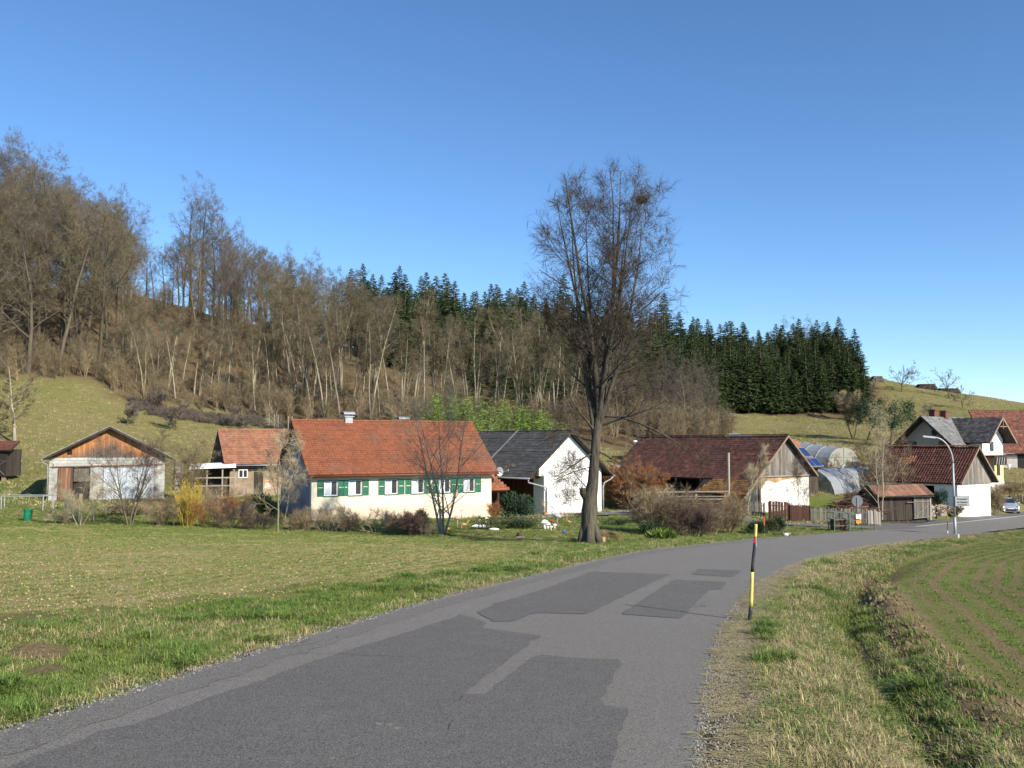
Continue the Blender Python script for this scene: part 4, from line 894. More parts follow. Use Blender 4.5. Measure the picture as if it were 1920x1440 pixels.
# ---------------------------------------------------------------- building helpers
def tiles(name, mat, o, u, v, L, S, tw, th, parent, lift=.045, corr=0.0, jit=.012, kind='stuff', tone=(.72, 1.25), hole=None, label=None, lines=False):
    """courses of overlapping tiles: every tile its own tilted slab"""
    o, u, v = Vector(o), Vector(u).normalized(), Vector(v).normalized(); n = u.cross(v).normalized()
    if n.z < 0: n = -n
    b = MB(); nu = max(1, round(L/tw)); nv = max(1, round(S/th)); tw = L/nu; th = S/nv
    for i in range(nv):
        off = (i % 2)*tw*.5 if not corr else 0; rt = R.uniform(.93, 1.07); sag = R.uniform(-jit, jit)*.6
        for j in range(nu+(1 if off else 0)):
            a = max(0, j*tw-off); c_ = min(L, (j+1)*tw-off)
            if hole and hole(((a+c_)/2)/L, (i+.5)/nv): continue
            dz = R.uniform(-jit, jit)+sag; t_ = R.uniform(*tone)*rt; g = tw*.02
            p0 = o+u*(a+g)+v*(i*th); p1 = o+u*(c_-g)+v*(i*th); e = v*min(th*1.2, S-i*th+.02)
            l0 = n*(lift+dz+R.uniform(-jit, jit)*.5); l1 = n*(lift+dz); t0 = n*.012
            if corr:
                pm = (p0+p1)/2; vs = [p0+l0*.6, pm+l0+n*corr, p1+l1*.6, p1+e+t0, pm+e+t0+n*corr, p0+e+t0, p0, p1]
                b.add(vs, [(0, 1, 4, 5), (1, 2, 3, 4), (6, 7, 2, 1, 0)], t_)
            else: b.add([p0+l0, p1+l1, p1+e+t0, p0+e+t0, p0, p1], [(0, 1, 2, 3), (4, 5, 1, 0)], t_)
    return b.build(name, mat, parent, kind=kind, label=label)
def slab(name, mat, o, u, v, L, S, th, parent, **k):
    o, u, v = Vector(o), Vector(u).normalized(), Vector(v).normalized(); n = u.cross(v).normalized()
    if n.z < 0: n = -n
    b = MB(); b.obox(o-n*th, u*L, v*S, n*th); return b.build(name, mat, parent, **k)
def ridge_tiles(mat, a, b_, parent, r=.11, step=.38, name='ridge_tile'):
    a, b_ = Vector(a), Vector(b_); d = b_-a; n = max(1, int(d.length/step)); m = MB()
    for i in range(n):
        p = a+d*i/n; q = a+d*(i+1.06)/n; rr = r*R.uniform(.95, 1.05); tn = R.uniform(.85, 1.2); x = Vector((0, 0, 1)).cross(d).normalized()
        vs = []; K = 6
        for e, s_ in ((p, 1.06), (q, .95)):
            for j in range(K+1): an = math.pi*j/K; vs.append(e+x*math.cos(an)*rr*s_+Vector((0, 0, math.sin(an)*rr*s_*.8)))
        m.add(vs, [(j, j+1, K+2+j, K+1+j) for j in range(K)]+[tuple(range(K+1))], tn)
    return m.build(name, mat, parent, kind='stuff')
def wall_holes(name, mat, o, u, L, Ht, th, holes, parent, out=None, **k):
    """wall from o along u, thickness th inwards, rectangular openings (x0,x1,z0,z1)"""
    o, u = Vector(o), Vector(u).normalized(); nin = Vector((-u.y, u.x, 0)) if out is None else -Vector(out)
    X = sorted({0, L}|{h[0] for h in holes}|{h[1] for h in holes}); Z = sorted({0, Ht}|{h[2] for h in holes}|{h[3] for h in holes}); b = MB()
    def P_(x, z, d=0): return o+u*x+Vector((0, 0, z))+nin*d
    for i in range(len(X)-1):
        for j in range(len(Z)-1):
            cx, cz = (X[i]+X[i+1])/2, (Z[j]+Z[j+1])/2
            if any(h[0] < cx < h[1] and h[2] < cz < h[3] for h in holes): continue
            for d in (0, th): b.add([P_(X[i], Z[j], d), P_(X[i+1], Z[j], d), P_(X[i+1], Z[j+1], d), P_(X[i], Z[j+1], d)], [(0, 1, 2, 3) if d == 0 else (3, 2, 1, 0)])
    for h in list(holes)+[(0, L, 0, Ht)]:
        c = [(h[0], h[2]), (h[1], h[2]), (h[1], h[3]), (h[0], h[3])]
        for q in range(4): a_, b2 = c[q], c[(q+1) % 4]; b.add([P_(*a_), P_(*b2), P_(*b2, th), P_(*a_, th)], [(0, 1, 2, 3)])
    return b.build(name, mat, parent, **k)
def boards(mat, o, u, L, w_, z0, z1, parent, name='board', th=.025, jit=.02, shelter=False, gap=.012, out=None, tilt=0, label=None):
    """vertical boards, each an object; z0, z1 functions of x"""
    o, u = Vector(o), Vector(u).normalized(); nn = Vector((u.y, -u.x, 0)) if out is None else Vector(out); n = max(1, round(L/w_)); w_ = L/n; res = []
    for i in range(n):
        x0, x1 = i*w_+gap/2, (i+1)*w_-gap/2; xm = (x0+x1)/2
        a0, a1 = z0(x0)+R.uniform(-jit, jit), z0(x1)+R.uniform(-jit, jit); b0, b1 = z1(x0)+R.uniform(-jit, jit)*.3, z1(x1)+R.uniform(-jit, jit)*.3
        if b0-a0 < .02 and b1-a1 < .02: continue
        b0 = max(b0, a0+.01); b1 = max(b1, a1+.01)
        d = nn*(th+R.uniform(0, .008)); p = [o+u*x0+Vector((0, 0, a0)), o+u*x1+Vector((0, 0, a1)), o+u*x1+Vector((0, 0, b1)), o+u*x0+Vector((0, 0, b0))]
        if tilt: s_ = u*R.uniform(-tilt, tilt); p[2] += s_; p[3] += s_
        b = MB(); t_ = R.uniform(.7, 1.25)
        if shelter:
            K = 6; vs = []; sh = []
            for k in range(K+1):
                f = k/K
                for q, (zl, zh) in ((p[0].lerp(p[3], f), (a0, b0)), (p[1].lerp(p[2], f), (a1, b1))): vs += [q, q+d]; sh += [shelter*(1-f)*(zh-zl)]*2
            fs = []
            for k in range(K): a = k*4; fs += [(a+1, a+3, a+7, a+5), (a, a+1, a+5, a+4), (a+3, a+2, a+6, a+7)]
            b.add(vs, fs, t_); me_ = b.mesh(name, mat); at_ = me_.attributes.new('shelter', 'FLOAT', 'POINT'); at_.data.foreach_set('value', np.array(sh, dtype=np.float32))
            res.append(link(name, me_, parent))
        else:
            b.prism(p, d, t_); res.append(b.build(name, mat, parent, label=label))
    return res
def window(parent, o, u, w_, h_, depth=.08, frame=m_wframe, pane=m_glass, curtain=False, mull=1, bars=0, name='window', rec=None):
    """window set into the wall at o (lower left), along u; parts: frame, pane"""
    o, u = Vector(o), Vector(u).normalized(); n = Vector((u.y, -u.x, 0)); zz = Vector((0, 0, 1)); b = MB(); t = .06
    i = -n*depth
    b.obox(o+i, u*w_, zz*t, n*.04); b.obox(o+i+zz*(h_-t), u*w_, zz*t, n*.04); b.obox(o+i+zz*t, u*t, zz*(h_-2*t), n*.04); b.obox(o+i+u*(w_-t)+zz*t, u*t, zz*(h_-2*t), n*.04)
    for k in range(mull): x = w_*(k+1)/(mull+1)-t*.6; b.obox(o+i+u*x+zz*t, u*t*1.2, zz*(h_-2*t), n*.055)
    for k in range(bars): z = h_*(k+1)/(bars+1); b.obox(o+i+u*t+zz*(z-.015), u*(w_-2*t), zz*.03, n*.035)
    wn = b.build(name, frame, parent)
    b = MB(); b.obox(o+i+u*.02+zz*.02-n*.02, u*(w_-.04), zz*(h_-.04), n*.015); b.build('pane', pane, wn)
    if curtain:
        b = MB(); K = 8; x0, x1 = .08, w_*.47
        for k in range(K): a = x0+(x1-x0)*k/K; c = x0+(x1-x0)*(k+1)/K; f = .012*(k % 2); g = .012*((k+1) % 2); b.poly([o+i+u*a+zz*.08+n*(.002+f), o+i+u*c+zz*.08+n*(.002+g), o+i+u*c+zz*(h_-.07)+n*(.002+g), o+i+u*a+zz*(h_-.07)+n*(.002+f)])
        b.build('curtain', m_curtain, wn)
    return wn
def gutter(mat, a, b_, parent, r=.065, name='gutter'):
    m = MB(); m.tube([a, b_], r, 8); return m.build(name, mat, parent, True)
def pipe(mat, pts, parent, r=.045, name='downpipe'):
    m = MB(); m.tube(pts, r, 8); return m.build(name, mat, parent, True)
def blocks(name, mat, o, u, L, z0, z1, bw, bh, parent, th=.03, skip=None, out=None, tone=(.85, 1.15)):
    """masonry blocks proud of recessed joints, joined (too small to pick apart)"""
    o, u = Vector(o), Vector(u).normalized(); n = Vector((u.y, -u.x, 0)) if out is None else Vector(out); b = MB(); nz_ = max(1, round((z1-z0)/bh)); bh = (z1-z0)/nz_; nx_ = max(1, round(L/bw)); bw = L/nx_
    for i in range(nz_):
        off = bw*.5*(i % 2)
        for j in range(nx_+1):
            a, c = max(0, j*bw-off)+.008, min(L, (j+1)*bw-off)-.008
            if c-a < .03: continue
            z = z0+i*bh
            if skip and skip((a+c)/2, z+bh/2): continue
            b.obox(o+u*a+Vector((0, 0, z+.008)), u*(c-a), Vector((0, 0, bh-.016)), n*(th+R.uniform(-.004, .004)), R.uniform(*tone))
    return b.build(name, mat, parent, kind='stuff')

# ================================================================ main farmhouse
A = math.atan2(.475, .88); hx = Vector((math.cos(A), math.sin(A), 0))
o = P(583, 978, 60); LH, WH = 13.3, 8.0; EV = 3.30; RG = 6.62
house = empty('farmhouse', (o.x, o.y, -5.15), A, 'cream single storey farmhouse with orange tiled roof and green shutters', 'house')
wins = [(1.33,.92),(3.01,.92),(5.59,.92),(7.55,.92),(9.59,.88),(11.52,.88)]; wz0, wz1 = 1.62, 2.63
holes = [(t-w_/2, t+w_/2, wz0, wz1) for t, w_ in wins]
wall_holes('wall', m_cream, (0, 0, -.6), (1, 0, 0), LH, EV+.6, .35, [(a, b_, c+.6, d+.6) for a, b_, c, d in holes], house)
b = MB(); b.box((-.012, -.025, -.8), (LH+.012, -.001, .80)); b.build('plinth', m_plinth, house)
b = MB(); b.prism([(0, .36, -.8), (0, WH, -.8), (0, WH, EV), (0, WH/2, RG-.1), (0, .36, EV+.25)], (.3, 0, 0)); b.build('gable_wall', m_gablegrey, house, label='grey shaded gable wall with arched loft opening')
b = MB(); b.prism([(LH-.3, .36, -.8), (LH-.3, WH, -.8), (LH-.3, WH, EV), (LH-.3, WH/2, RG-.1), (LH-.3, .36, EV+.25)], (.3, 0, 0)); b.build('gable_wall', m_cream, house)
b = MB(); b.box((.3, WH-.3, -.8), (LH-.3, WH, EV)); b.build('wall', m_cream, house)
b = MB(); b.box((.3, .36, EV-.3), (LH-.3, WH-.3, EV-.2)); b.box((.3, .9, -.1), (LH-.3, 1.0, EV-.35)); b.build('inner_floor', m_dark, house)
b = MB(); b.prism([(-.04, 4.9, 3.6), (-.04, 5.6, 3.6), (-.04, 5.6, 4.5), (-.04, 5.45, 4.75), (-.04, 5.25, 4.85), (-.04, 5.05, 4.75), (-.04, 4.9, 4.5)], (.05, 0, 0)); lo = b.build('loft_opening', m_dark, house)
b = MB(); 
for q in range(5): b.bar((-.06, 4.95+q*.15, 3.65), (-.06, 4.95+q*.15, 4.55), .05, .03)
b.build('lattice', m_wooddark, lo)
for t, w_ in wins:
    wn = window(house, (t-w_/2, 0, wz0), (1, 0, 0), w_, wz1-wz0, depth=.10, curtain=True)
    b = MB(); b.box((t-w_/2-.05, -.07, wz0-.05), (t+w_/2+.05, .08, wz0)); b.build('sill', m_green, wn)
    b = MB(); b.box((t-w_/2-.03, -.02, wz1), (t+w_/2+.03, .03, wz1+.05)); b.build('lintel', m_green, wn)
    sw = .45
    for s_ in (-1, 1):
        x0 = t-w_/2-.03-sw if s_ < 0 else t+w_/2+.03; b = MB(); z0, z1 = wz0-.02, wz1+.02
        b.box((x0, -.055, z0), (x0+.05, -.012, z1)); b.box((x0+sw-.05, -.055, z0), (x0+sw, -.012, z1))
        for zz in (z0, (z0+z1)/2-.03, z1-.06): b.box((x0+.05, -.053, zz), (x0+sw-.05, -.014, zz+.06))
        q = z0+.07
        while q < z1-.1:
            if abs(q-(z0+z1)/2) > .05: b.obox((x0+.05, -.045, q), (sw-.1, 0, 0), (0, .022, .035), (0, -.004, .006), R.uniform(.75, 1.0))
            q += .05
        b.build('shutter', m_green, house)
SL = math.hypot(WH/2+.45, RG-EV+.36); vs = Vector((0, WH/2+.45, RG-EV+.36)).normalized()
roof = slab('roof', m_redbrown, (-.35, -.45, EV-.28), (1, 0, 0), vs, LH+.7, SL, .12, house)
tiles('roof_tiles', m_tile, (-.36, -.46, EV-.27), (1, 0, 0), vs, LH+.72, SL+.02, .215, .20, roof, corr=.02, lift=.05, tone=(.86, 1.12))
r2 = slab('roof', m_redbrown, (-.35, WH+.45, EV-.28), (1, 0, 0), Vector((0, -WH/2-.45, RG-EV+.36)), LH+.7, SL, .12, house)
tiles('roof_tiles', m_tile, (-.36, WH+.46, EV-.27), (1, 0, 0), Vector((0, -WH/2-.45, RG-EV+.36)), LH+.72, SL, .3, .4, r2)
ridge_tiles(m_tile, (-.4, WH/2, RG+.10), (LH+.4, WH/2, RG+.10), roof)
gutter(m_redbrown, (-.35, -.52, EV-.36), (LH+.35, -.52, EV-.36), house, .07)
b = MB(); b.box((0, -.44, EV-.34), (LH, 0, EV-.30)); b.build('soffit', m_redbrown, house)
# chimneys with rounded metal hoods
for t, zt, small in ((3.75, .62, 0), (8.35, .30, 1)):
    ch = MB(); y0 = WH/2-.25+(1.0 if small else 0)
    ch.box((t-.27, y0, RG-.9), (t+.27, y0+.5, RG+(.38 if not small else .10))); co = ch.build('chimney', m_zinc, house, label='short grey metal clad chimney with rounded hood' if not small else 'low chimney behind the ridge with a bright metal hood')
    top = RG+(.38 if not small else .10); b = MB(); b.box((t-.36, y0-.08, top), (t+.36, y0+.58, top+.06), 1)
    for sx in (-.28, .24): b.box((t+sx, y0+.05, top+.06), (t+sx+.04, y0+.45, top+.2))
    K = 8; vs_ = []
    for k in range(K+1): an = math.pi*(.12+.76*k/K); vs_.append((t, y0+.25-math.cos(an)*.45, top+.06+math.sin(an)*.32))
    for k in range(K): p, q = vs_[k], vs_[k+1]; b.add([(t-.42, p[1], p[2]), (t+.42, p[1], p[2]), (t+.42, q[1], q[2]), (t-.42, q[1], q[2])], [(0, 1, 2, 3)])
    b.build('chimney_hood', m_steel, co)
# porch roof at the right-hand end
po = empty('porch', (0, 0, 0)); bpy.data.objects.remove(po)
v_ = Vector((1, 0, -1.05)).normalized()
sp = slab('porch_roof', m_redbrown, (LH+.30, 1.0, EV-.15), (0, 1, 0), Vector((1.35, 0, -1.35)), 4.5, 1.95, .08, house)
tiles('roof_tiles', m_tile, (LH+1.68, 5.5, EV-1.53), (0, -1, 0), Vector((-1.35, 0, 1.35)), 4.5, 1.95, .21, .21, sp, corr=.02)
# small front pitch of the porch roof that faces the road
pf = MB(); pf.add([(LH+.05, .95, EV-.2), (LH+1.72, .95, EV-1.62), (LH+.05, .95, EV-1.62)], [(0, 2, 1)]);
v3 = Vector((0, 1.1, 1.5)).normalized()
pp = slab('porch_roof', m_redbrown, (LH+.02, .55, EV-1.68), (1, 0, 0), (0, .62, 1.3), .1, .1, .06, house)
def tri_tiles(mat, o, u, v, Lb, S, tw, th, parent, name='roof_tiles'):
    return tiles(name, mat, o, u, v, Lb, S, tw, th, parent, corr=.02, hole=lambda x, y: x > 1-y*.95)
tri_tiles(m_tile, (LH+.02, .50, EV-1.66), (1, 0, 0), (0, .45, 1.45), 1.75, 1.6, .21, .2, pp)
b = MB(); b.box((LH+.9, .75, -.5), (LH+1.05, .9, EV-1.68)); b.build('porch_post', m_woodbrown, house)
b = MB(); b.box((LH+.05, .65, EV-1.78), (LH+1.7, .8, EV-1.68)); b.build('porch_beam', m_woodbrown, house)
b = MB(); b.box((LH+.01, 2.5, -.5), (LH+.06, 5.0, EV-1.2)); b.build('boarded_wall', m_wooddark, house)
dish = MB(); K = 12; c0 = Vector((LH+.55, -.15, EV-.25))
dish.add([c0]+[c0+Vector((math.cos(a*6.283/K)*.30, -.1, math.sin(a*6.283/K)*.34)) for a in range(K)], [(0, 1+a, 1+(a+1) % K) for a in range(K)]); dish.bar(c0, c0+Vector((.45, -.5, .05)), .03, .03); dish.bar(c0, (LH+.3, .1, EV-.2), .05, .05); dish.ball(c0+Vector((.47, -.52, .08)), .06, 6, 4)
sdn = dish.build('satellite_dish', m_steel, None, label='small pale satellite dish fixed at the right corner of the farmhouse eaves', cat='satellite dish'); sdn.location = house.location; sdn.rotation_euler = (0, 0, A)

# ================================================================ small tiled outbuilding behind
o = P(430, 930, 76); Bz = -4.45
ob = empty('tiled_outbuilding', (o.x, o.y, Bz), A, 'small brick outbuilding with pale red tile roof left behind the farmhouse', 'outbuilding')
Lo, Wo, Eo, Ro = 6.6, 6.0, 2.82, 5.45
b = MB(); b.box((0, 0, -.6), (Lo, .3, Eo)); b.build('wall', M('brown_loam_wall', (.30,.23,.16), (.20,.15,.105), (.40,.34,.26), scale=2, bump=.5), ob)
blocks('bricks', m_brick, (2.9, -.001, 0), (1, 0, 0), 2.3, .55, 2.3, .25, .085, ob, th=.02, tone=(.6, 1.4), skip=lambda x, z: .95 < x < 1.35 and z > 1.5 or vnoise(np.array([x]), np.array([z]), .5, 5)[0] > .22)
boards(m_wooddark, (0, -.02, 0), (1, 0, 0), Lo, .22, lambda x: Eo-.75, lambda x: Eo, ob)
window(ob, (.7, -.03, 1.5), (1, 0, 0), .75, .7, depth=.0)
b = MB(); b.box((2.0, -.06, 0), (2.75, -.002, 2.0)); b.build('door', m_wooddark, ob)
b = MB(); b.box((3.9, -.05, 1.65), (4.45, -.002, 2.1)); b.build('small_window', m_dark, ob)
b = MB(); b.prism([(0, .3, -.6), (0, Wo, -.6), (0, Wo, 2.0), (0, Wo/2, Ro), (0, .3, Eo)], (.2, 0, 0)); b.build('gable_wall', m_wooddark, ob)
b = MB(); b.box((Lo-.2, .3, -.6), (Lo, Wo, Eo)); b.build('wall', m_greywall, ob)
sv = Vector((0, Wo/2+.35, Ro-Eo+.3)); rf = slab('roof', m_wooddark, (-.5, -.35, Eo-.2), (1, 0, 0), sv, Lo+1.0, sv.length, .1, ob)
tiles('roof_tiles', m_tile_pale, (-.52, -.36, Eo-.19), (1, 0, 0), sv, Lo+1.04, sv.length, .22, .24, rf, lift=.05, tone=(.8, 1.18))
sv2 = Vector((0, -Wo/2-1.8, Ro-1.1)); rf2 = slab('roof', m_wooddark, (-.5, Wo+1.8, 1.2), (1, 0, 0), sv2, Lo+1.0, sv2.length, .1, ob)
# back slope sweeps out in a long curve, seen edge on at the left
b = MB(); prof = [(-.52, Wo/2, Ro+.05), (-.52, Wo/2+1.2, 3.9), (-.52, Wo/2+2.4, 2.9), (-.52, Wo/2+3.9, 2.2), (-.52, Wo/2+3.9, 1.2), (-.52, Wo/2+2.2, 1.0), (-.52, Wo/2, 2.0), (-.52, .2, Eo)]; b.prism(prof, (.05, 0, 0)); b.build('gable_boarding', m_wooddark, ob)
ridge_tiles(m_tile_pale, (-.5, Wo/2, Ro+.12), (Lo+.5, Wo/2, Ro+.12), rf)
gutter(m_zinc, (-.3, -.45, Eo-.27), (Lo+.5, -.45, Eo-.27), ob, .055)
# open lean-to with pale sheet roof
lt = empty('open_shelter', (P(357, 930, 74).x, 74, Bz), A*.6, 'low open timber shelter with white sheet roof left of the tiled outbuilding', 'shelter')
b = MB(); b.obox((-.1, -.6, 2.30), (3.6, 0, .12), (0, 2.2, .35), (0, 0, .05)); b.build('sheet_roof', m_white, lt)
for x in (.1, 1.2, 2.4, 3.3):
    b = MB(); b.box((x, -.4, -.3), (x+.11, -.29, 2.3)); b.build('post', m_woodpale, lt)
for z in (.9, 1.55):
    b = MB(); b.box((0, -.44, z), (3.4, -.40, z+.1)); b.build('rail', m_woodpale, lt)
b = MB(); b.box((0, 1.5, -.3), (3.4, 1.6, 2.5)); b.build('back_wall', m_wooddark, lt)

# ================================================================ left barn of concrete blocks
AL = math.radians(23); o = P(90, 939, 66)
lb = empty('block_barn', (o.x, o.y, -4.25), AL, 'concrete block barn with weathered orange board gable at the far left', 'barn')
lb.scale = (.918, 1, 1); WB = 8.55; DB = 9.0; EB = 3.20; RB = 5.35
hol = [(.67, 2.95, .0, 2.43), (3.95, 7.75, .05, 2.43)]
wall_holes('wall', m_mortar, (0, 0, -.3), (1, 0, 0), WB, EB+.3, .25, [(a, b_, c+.3, d+.3) for a, b_, c, d in hol], lb)
blocks('blocks', m_block, (0, -.001, 0), (1, 0, 0), WB, 0, EB, .5, .25, lb, th=.025, skip=lambda x, z: any(a-.2 < x < b_+.2 and z < d+.02 for a, b_, c, d in hol), tone=(.88, 1.12))
b = MB(); b.box((0, .25, -.3), (.25, DB, EB)); b.build('wall', m_block, lb)
b = MB(); b.box((WB-.25, .25, -.3), (WB, DB, EB)); b.build('wall', m_block, lb)
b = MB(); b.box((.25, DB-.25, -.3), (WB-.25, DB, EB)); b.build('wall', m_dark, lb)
b = MB(); b.box((0.1, .27, EB-.02), (WB-.1, DB-.1, EB+.02)); b.box((3.2, 2.2, -.1), (3.3, DB-.3, EB-.1)); b.build('loft_floor', m_wooddark, lb)
apx = .505*WB; gz1 = lambda x: EB+.02+(RB-EB-.08)*(x/apx if x < apx else (WB-x)/(WB-apx))
boards(m_gboard, (0, -.03, 0), (1, 0, 0), WB, .2, lambda x: EB-.03, gz1, lb, shelter=.62, jit=.015)
b = MB(); b.prism([(.1, .02, EB), (WB-.1, .02, EB), (apx, .02, RB-.15)], (0, .1, 0)); b.build('gable_backing', m_wooddark, lb)
b = MB(); b.box((1.25, -.09, EB+.18), (1.62, -.03, EB+.52)); b.build('hatch', m_dark, lb)
boards(m_doorbrown, (.67, -.12, 0), (1, 0, 0), 1.05, .17, lambda x: .06, lambda x: 2.42, lb, name='door_board')
b = MB(); b.box((1.75, .3, .0), (2.95, .34, 2.43), .7); b.build('inner_door', m_wooddark, lb)
b = MB(); b.box((1.76, .1, 1.4), (2.05, .14, 2.43), .7); b.box((2.1, .1, 1.4), (2.95, .14, 2.43), .8); b.build('inner_boarding', m_woodgrey, lb)
b = MB(); b.box((2.2, .05, 0), (2.5, .3, .5)); b.build('crate', m_fascia, lb)
for i in range(9):
    x = 3.95+i*.425; b = MB(); b.box((x+.004, -.10, .06), (x+.421, -.06, 2.40), R.uniform(.92, 1.08)); b.build('door_panel', m_door_blue, lb)
b = MB(); b.box((2.98, -.09, .05), (3.9, -.05, 2.4), .95); b.build('door_panel', m_block, lb)
b = MB(); b.bar((.1, -.10, 2.5), (8.4, -.10, 2.62), .04, .07); 
for x in (.28, 3.05, 3.9, 7.9): b.box((x, -.13, 2.42), (x+.05, -.03, 2.72))
b.build('door_rail', m_rust, lb)
b = MB(); b.box((7.72, -.12, .05), (7.76, -.03, 2.4)); b.build('door_bar', m_rust, lb)
for sgn, xe, xa in ((-1, -.42, apx), (1, WB+.85, apx)):
    ez = EB-.13 if sgn < 0 else EB-.28; v = Vector((xa-xe, 0, RB+.05-ez)); rfs = slab('roof', m_wooddark, (xe, -.55, ez), (0, 1, 0), v, DB+1.1, v.length, .10, lb)
    tiles('roof_sheets', m_slate, (xe, -.57 if sgn > 0 else DB+.55, ez+.01), (0, 1 if sgn > 0 else -1, 0), v, DB+1.1, v.length, .6, .5, rfs, lift=.03)
    b = MB(); b.bar((xe, -.60, ez-.02), (xa, -.60, RB+.03), .03, .17); b.build('barge_board', m_wooddark, lb)
    b = MB(); b.bar((xe, -.62, ez+.08), (xa, -.62, RB+.13), .02, .03); b.build('verge_flashing', m_zinc, lb)
gutter(m_zinc, (-.50, -.62, EB-.18), (-.50, DB+.4, EB-.18), lb)
pipe(m_steel, [(-.50, -.50, EB-.2), (-.46, -.45, EB-.35), (-.12, -.12, EB-.55), (-.08, -.10, EB-.8), (-.08, -.10, 0)], lb)
pipe(m_zinc, [(WB+.88, -.60, EB-.30), (WB+.75, -.5, EB-.5)], lb, .05)
# stacked timber wall under the overhang at the right
b = MB(); 
for i in range(9): b.box((WB+.05, .4, .1+i*.3), (WB+.65, 2.4, .34+i*.3), R.uniform(.6, 1.3))
b.build('firewood_stack', m_woodgrey, None, label='stack of grey firewood under the right overhang of the block barn', cat='firewood').matrix_world = Matrix.Translation(lb.location)@Matrix.Rotation(AL, 4, 'Z')

# ================================================================ brown hut at the left edge
p = at(-22, 75); hz = P(0, 893, 75).z
hut = empty('wooden_hut', (p.x, p.y, hz), .05, 'dark boarded hut with red brown roof cut by the left picture edge', 'hut')
b = MB(); b.box((-2.2, 0.03, 0), (1.62, 2.5, 2.2)); b.build('frame', m_wooddark, hut)
boards(m_wooddark, (-2.2, 0, 0), (1, 0, 0), 3.8, .2, lambda x: 0, lambda x: 2.2, hut)
b = MB(); b.bar((-.2, -.05, .1), (1.5, -.05, 1.2), .12, .03); b.bar((.3, -.05, 1.2), (1.5, -.05, .1), .12, .03); b.bar((.2, -.06, 1.25), (1.6, -.06, 1.25), .1, .03); b.build('brace', m_woodgrey, hut)
v = Vector((0, 1.5, .75)); rr_ = slab('roof', m_wooddark, (-2.5, -.35, 2.15), (1, 0, 0), v, 4.6, v.length, .1, hut); tiles('roof_tiles', m_tile_small, (-2.5, -.37, 2.16), (1, 0, 0), v, 4.6, v.length, .22, .22, rr_, tone=(1.1, 1.7))
b = MB(); 
for x in (-1.8, -.2, 1.2): b.box((x, .1, -.5), (x+.25, .4, 0))
b.build('foundation_block', m_fascia, hut)

# ================================================================ white barn
AW = math.atan2(.67, .74); e_ = Vector((.74, .67)); r_ = Vector((-.67, .74))
wb = empty('white_barn', (1.24, 64.0, -5.36), AW, 'white rendered barn with dark grey roof to the left of the lime tree', 'barn')
SPN = 8.75; LB = 10.5; ez = 2.90; rz_ = 6.20; mid = SPN/2
# gable wall: starts 1.9 m in from the roof edge, the rest is an open porch
zl = lambda x: ez+(rz_-ez)*(x/mid if x < mid else (SPN-x)/(SPN-mid))-.18
b = MB(); b.prism([(1.9, .5, -.5), (8.0, .5, -.5), (8.0, .5, zl(8.0)), (mid, .5, rz_-.18), (1.4, .5, zl(1.4)), (1.4, .5, 2.95), (1.9, .5, 2.95)], (0, .3, 0)); b.build('gable_wall', m_white, wb)
b = MB(); b.box((1.9, .47, -.5), (8.0, .499, .42)); b.build('plinth', M('grey_white_plinth', (.55,.55,.54), (.48,.48,.47), scale=2), wb)
b = MB(); b.box((1.9, .8, -.5), (2.2, LB, 3.4)); b.build('wall', m_white, wb)
b = MB(); b.box((7.7, .8, -.5), (8.0, LB, 3.4)); b.build('wall', m_white, wb)
b = MB(); b.box((.2, 4.6, -.5), (1.9, 4.8, 2.95)); b.build('porch_back_wall', m_woodbrown, wb)
boards(m_woodbrown, (1.89, 4.6, 0), (0, -1, 0), 3.0, .25, lambda x: 0, lambda x: 2.75, wb, name='door_board', out=(-1, 0, 0))
b = MB(); b.box((.1, .6, 2.8), (.28, LB, 2.98)); b.box((.0, .9, 2.78), (1.9, 1.05, 2.95)); b.build('porch_beam', m_woodbrown, wb)
b = MB(); b.box((.3, 7.0, -.5), (.5, 7.2, 2.9)); b.build('post', m_wooddark, wb)
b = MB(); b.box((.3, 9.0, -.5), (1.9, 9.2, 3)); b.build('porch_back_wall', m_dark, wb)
b = MB(); b.box((1.62, .46, 2.98), (1.86, .498, 3.14)); b.build('vent', m_greywall, wb)
for x0, sg in ((-.05, 1), (SPN+.05, -1)):
    v = Vector((sg*(mid+.05), 0, rz_-ez+.04)); q = slab('roof', m_wooddark, (x0, 0, ez), (0, 1, 0), v, LB, v.length, .12, wb)
    tiles('roof_slates', m_slate, (x0, LB if sg > 0 else 0, ez+.01), (0, -1 if sg > 0 else 1, 0), v, LB, v.length, .45, .32, q, lift=.028, tone=(.75, 1.3))
    b = MB(); b.bar((x0, -.03, ez-.04), (mid, -.03, rz_), .035, .16); b.build('barge_board', m_wooddark, wb)
    b = MB(); b.box((min(x0, x0+sg*.3), .0, ez-.12), (max(x0, x0+sg*.3), LB, ez-.09)); b.build('soffit', m_wooddark, wb)
ridge_tiles(m_slate, (mid, -.02, rz_+.03), (mid, LB, rz_+.03), wb)
b = MB(); b.bar((0, LB-4.6, ez+.1), (mid-.1, LB-4.6, rz_+.12), .16, .05); b.build('roof_flashing', m_slate_l, wb)
gutter(m_zinc, (-.12, -.1, ez-.08), (-.12, LB, ez-.08), wb); gutter(m_zinc, (SPN+.12, -.1, ez-.08), (SPN+.12, LB, ez-.08), wb)
pipe(m_steel, [(-.12, 0, ez-.1), (-.10, .05, ez-.35), (1.9, .30, ez-.75), (2.05, .38, ez-1.0), (2.05, .40, 0)], wb, .055)
pipe(m_steel, [(SPN+.12, 0, ez-.1), (SPN+.0, .2, ez-.35), (8.25, .4, ez-.6), (8.12, .42, ez-.9), (8.12, .42, 0)], wb, .055)
lean = None
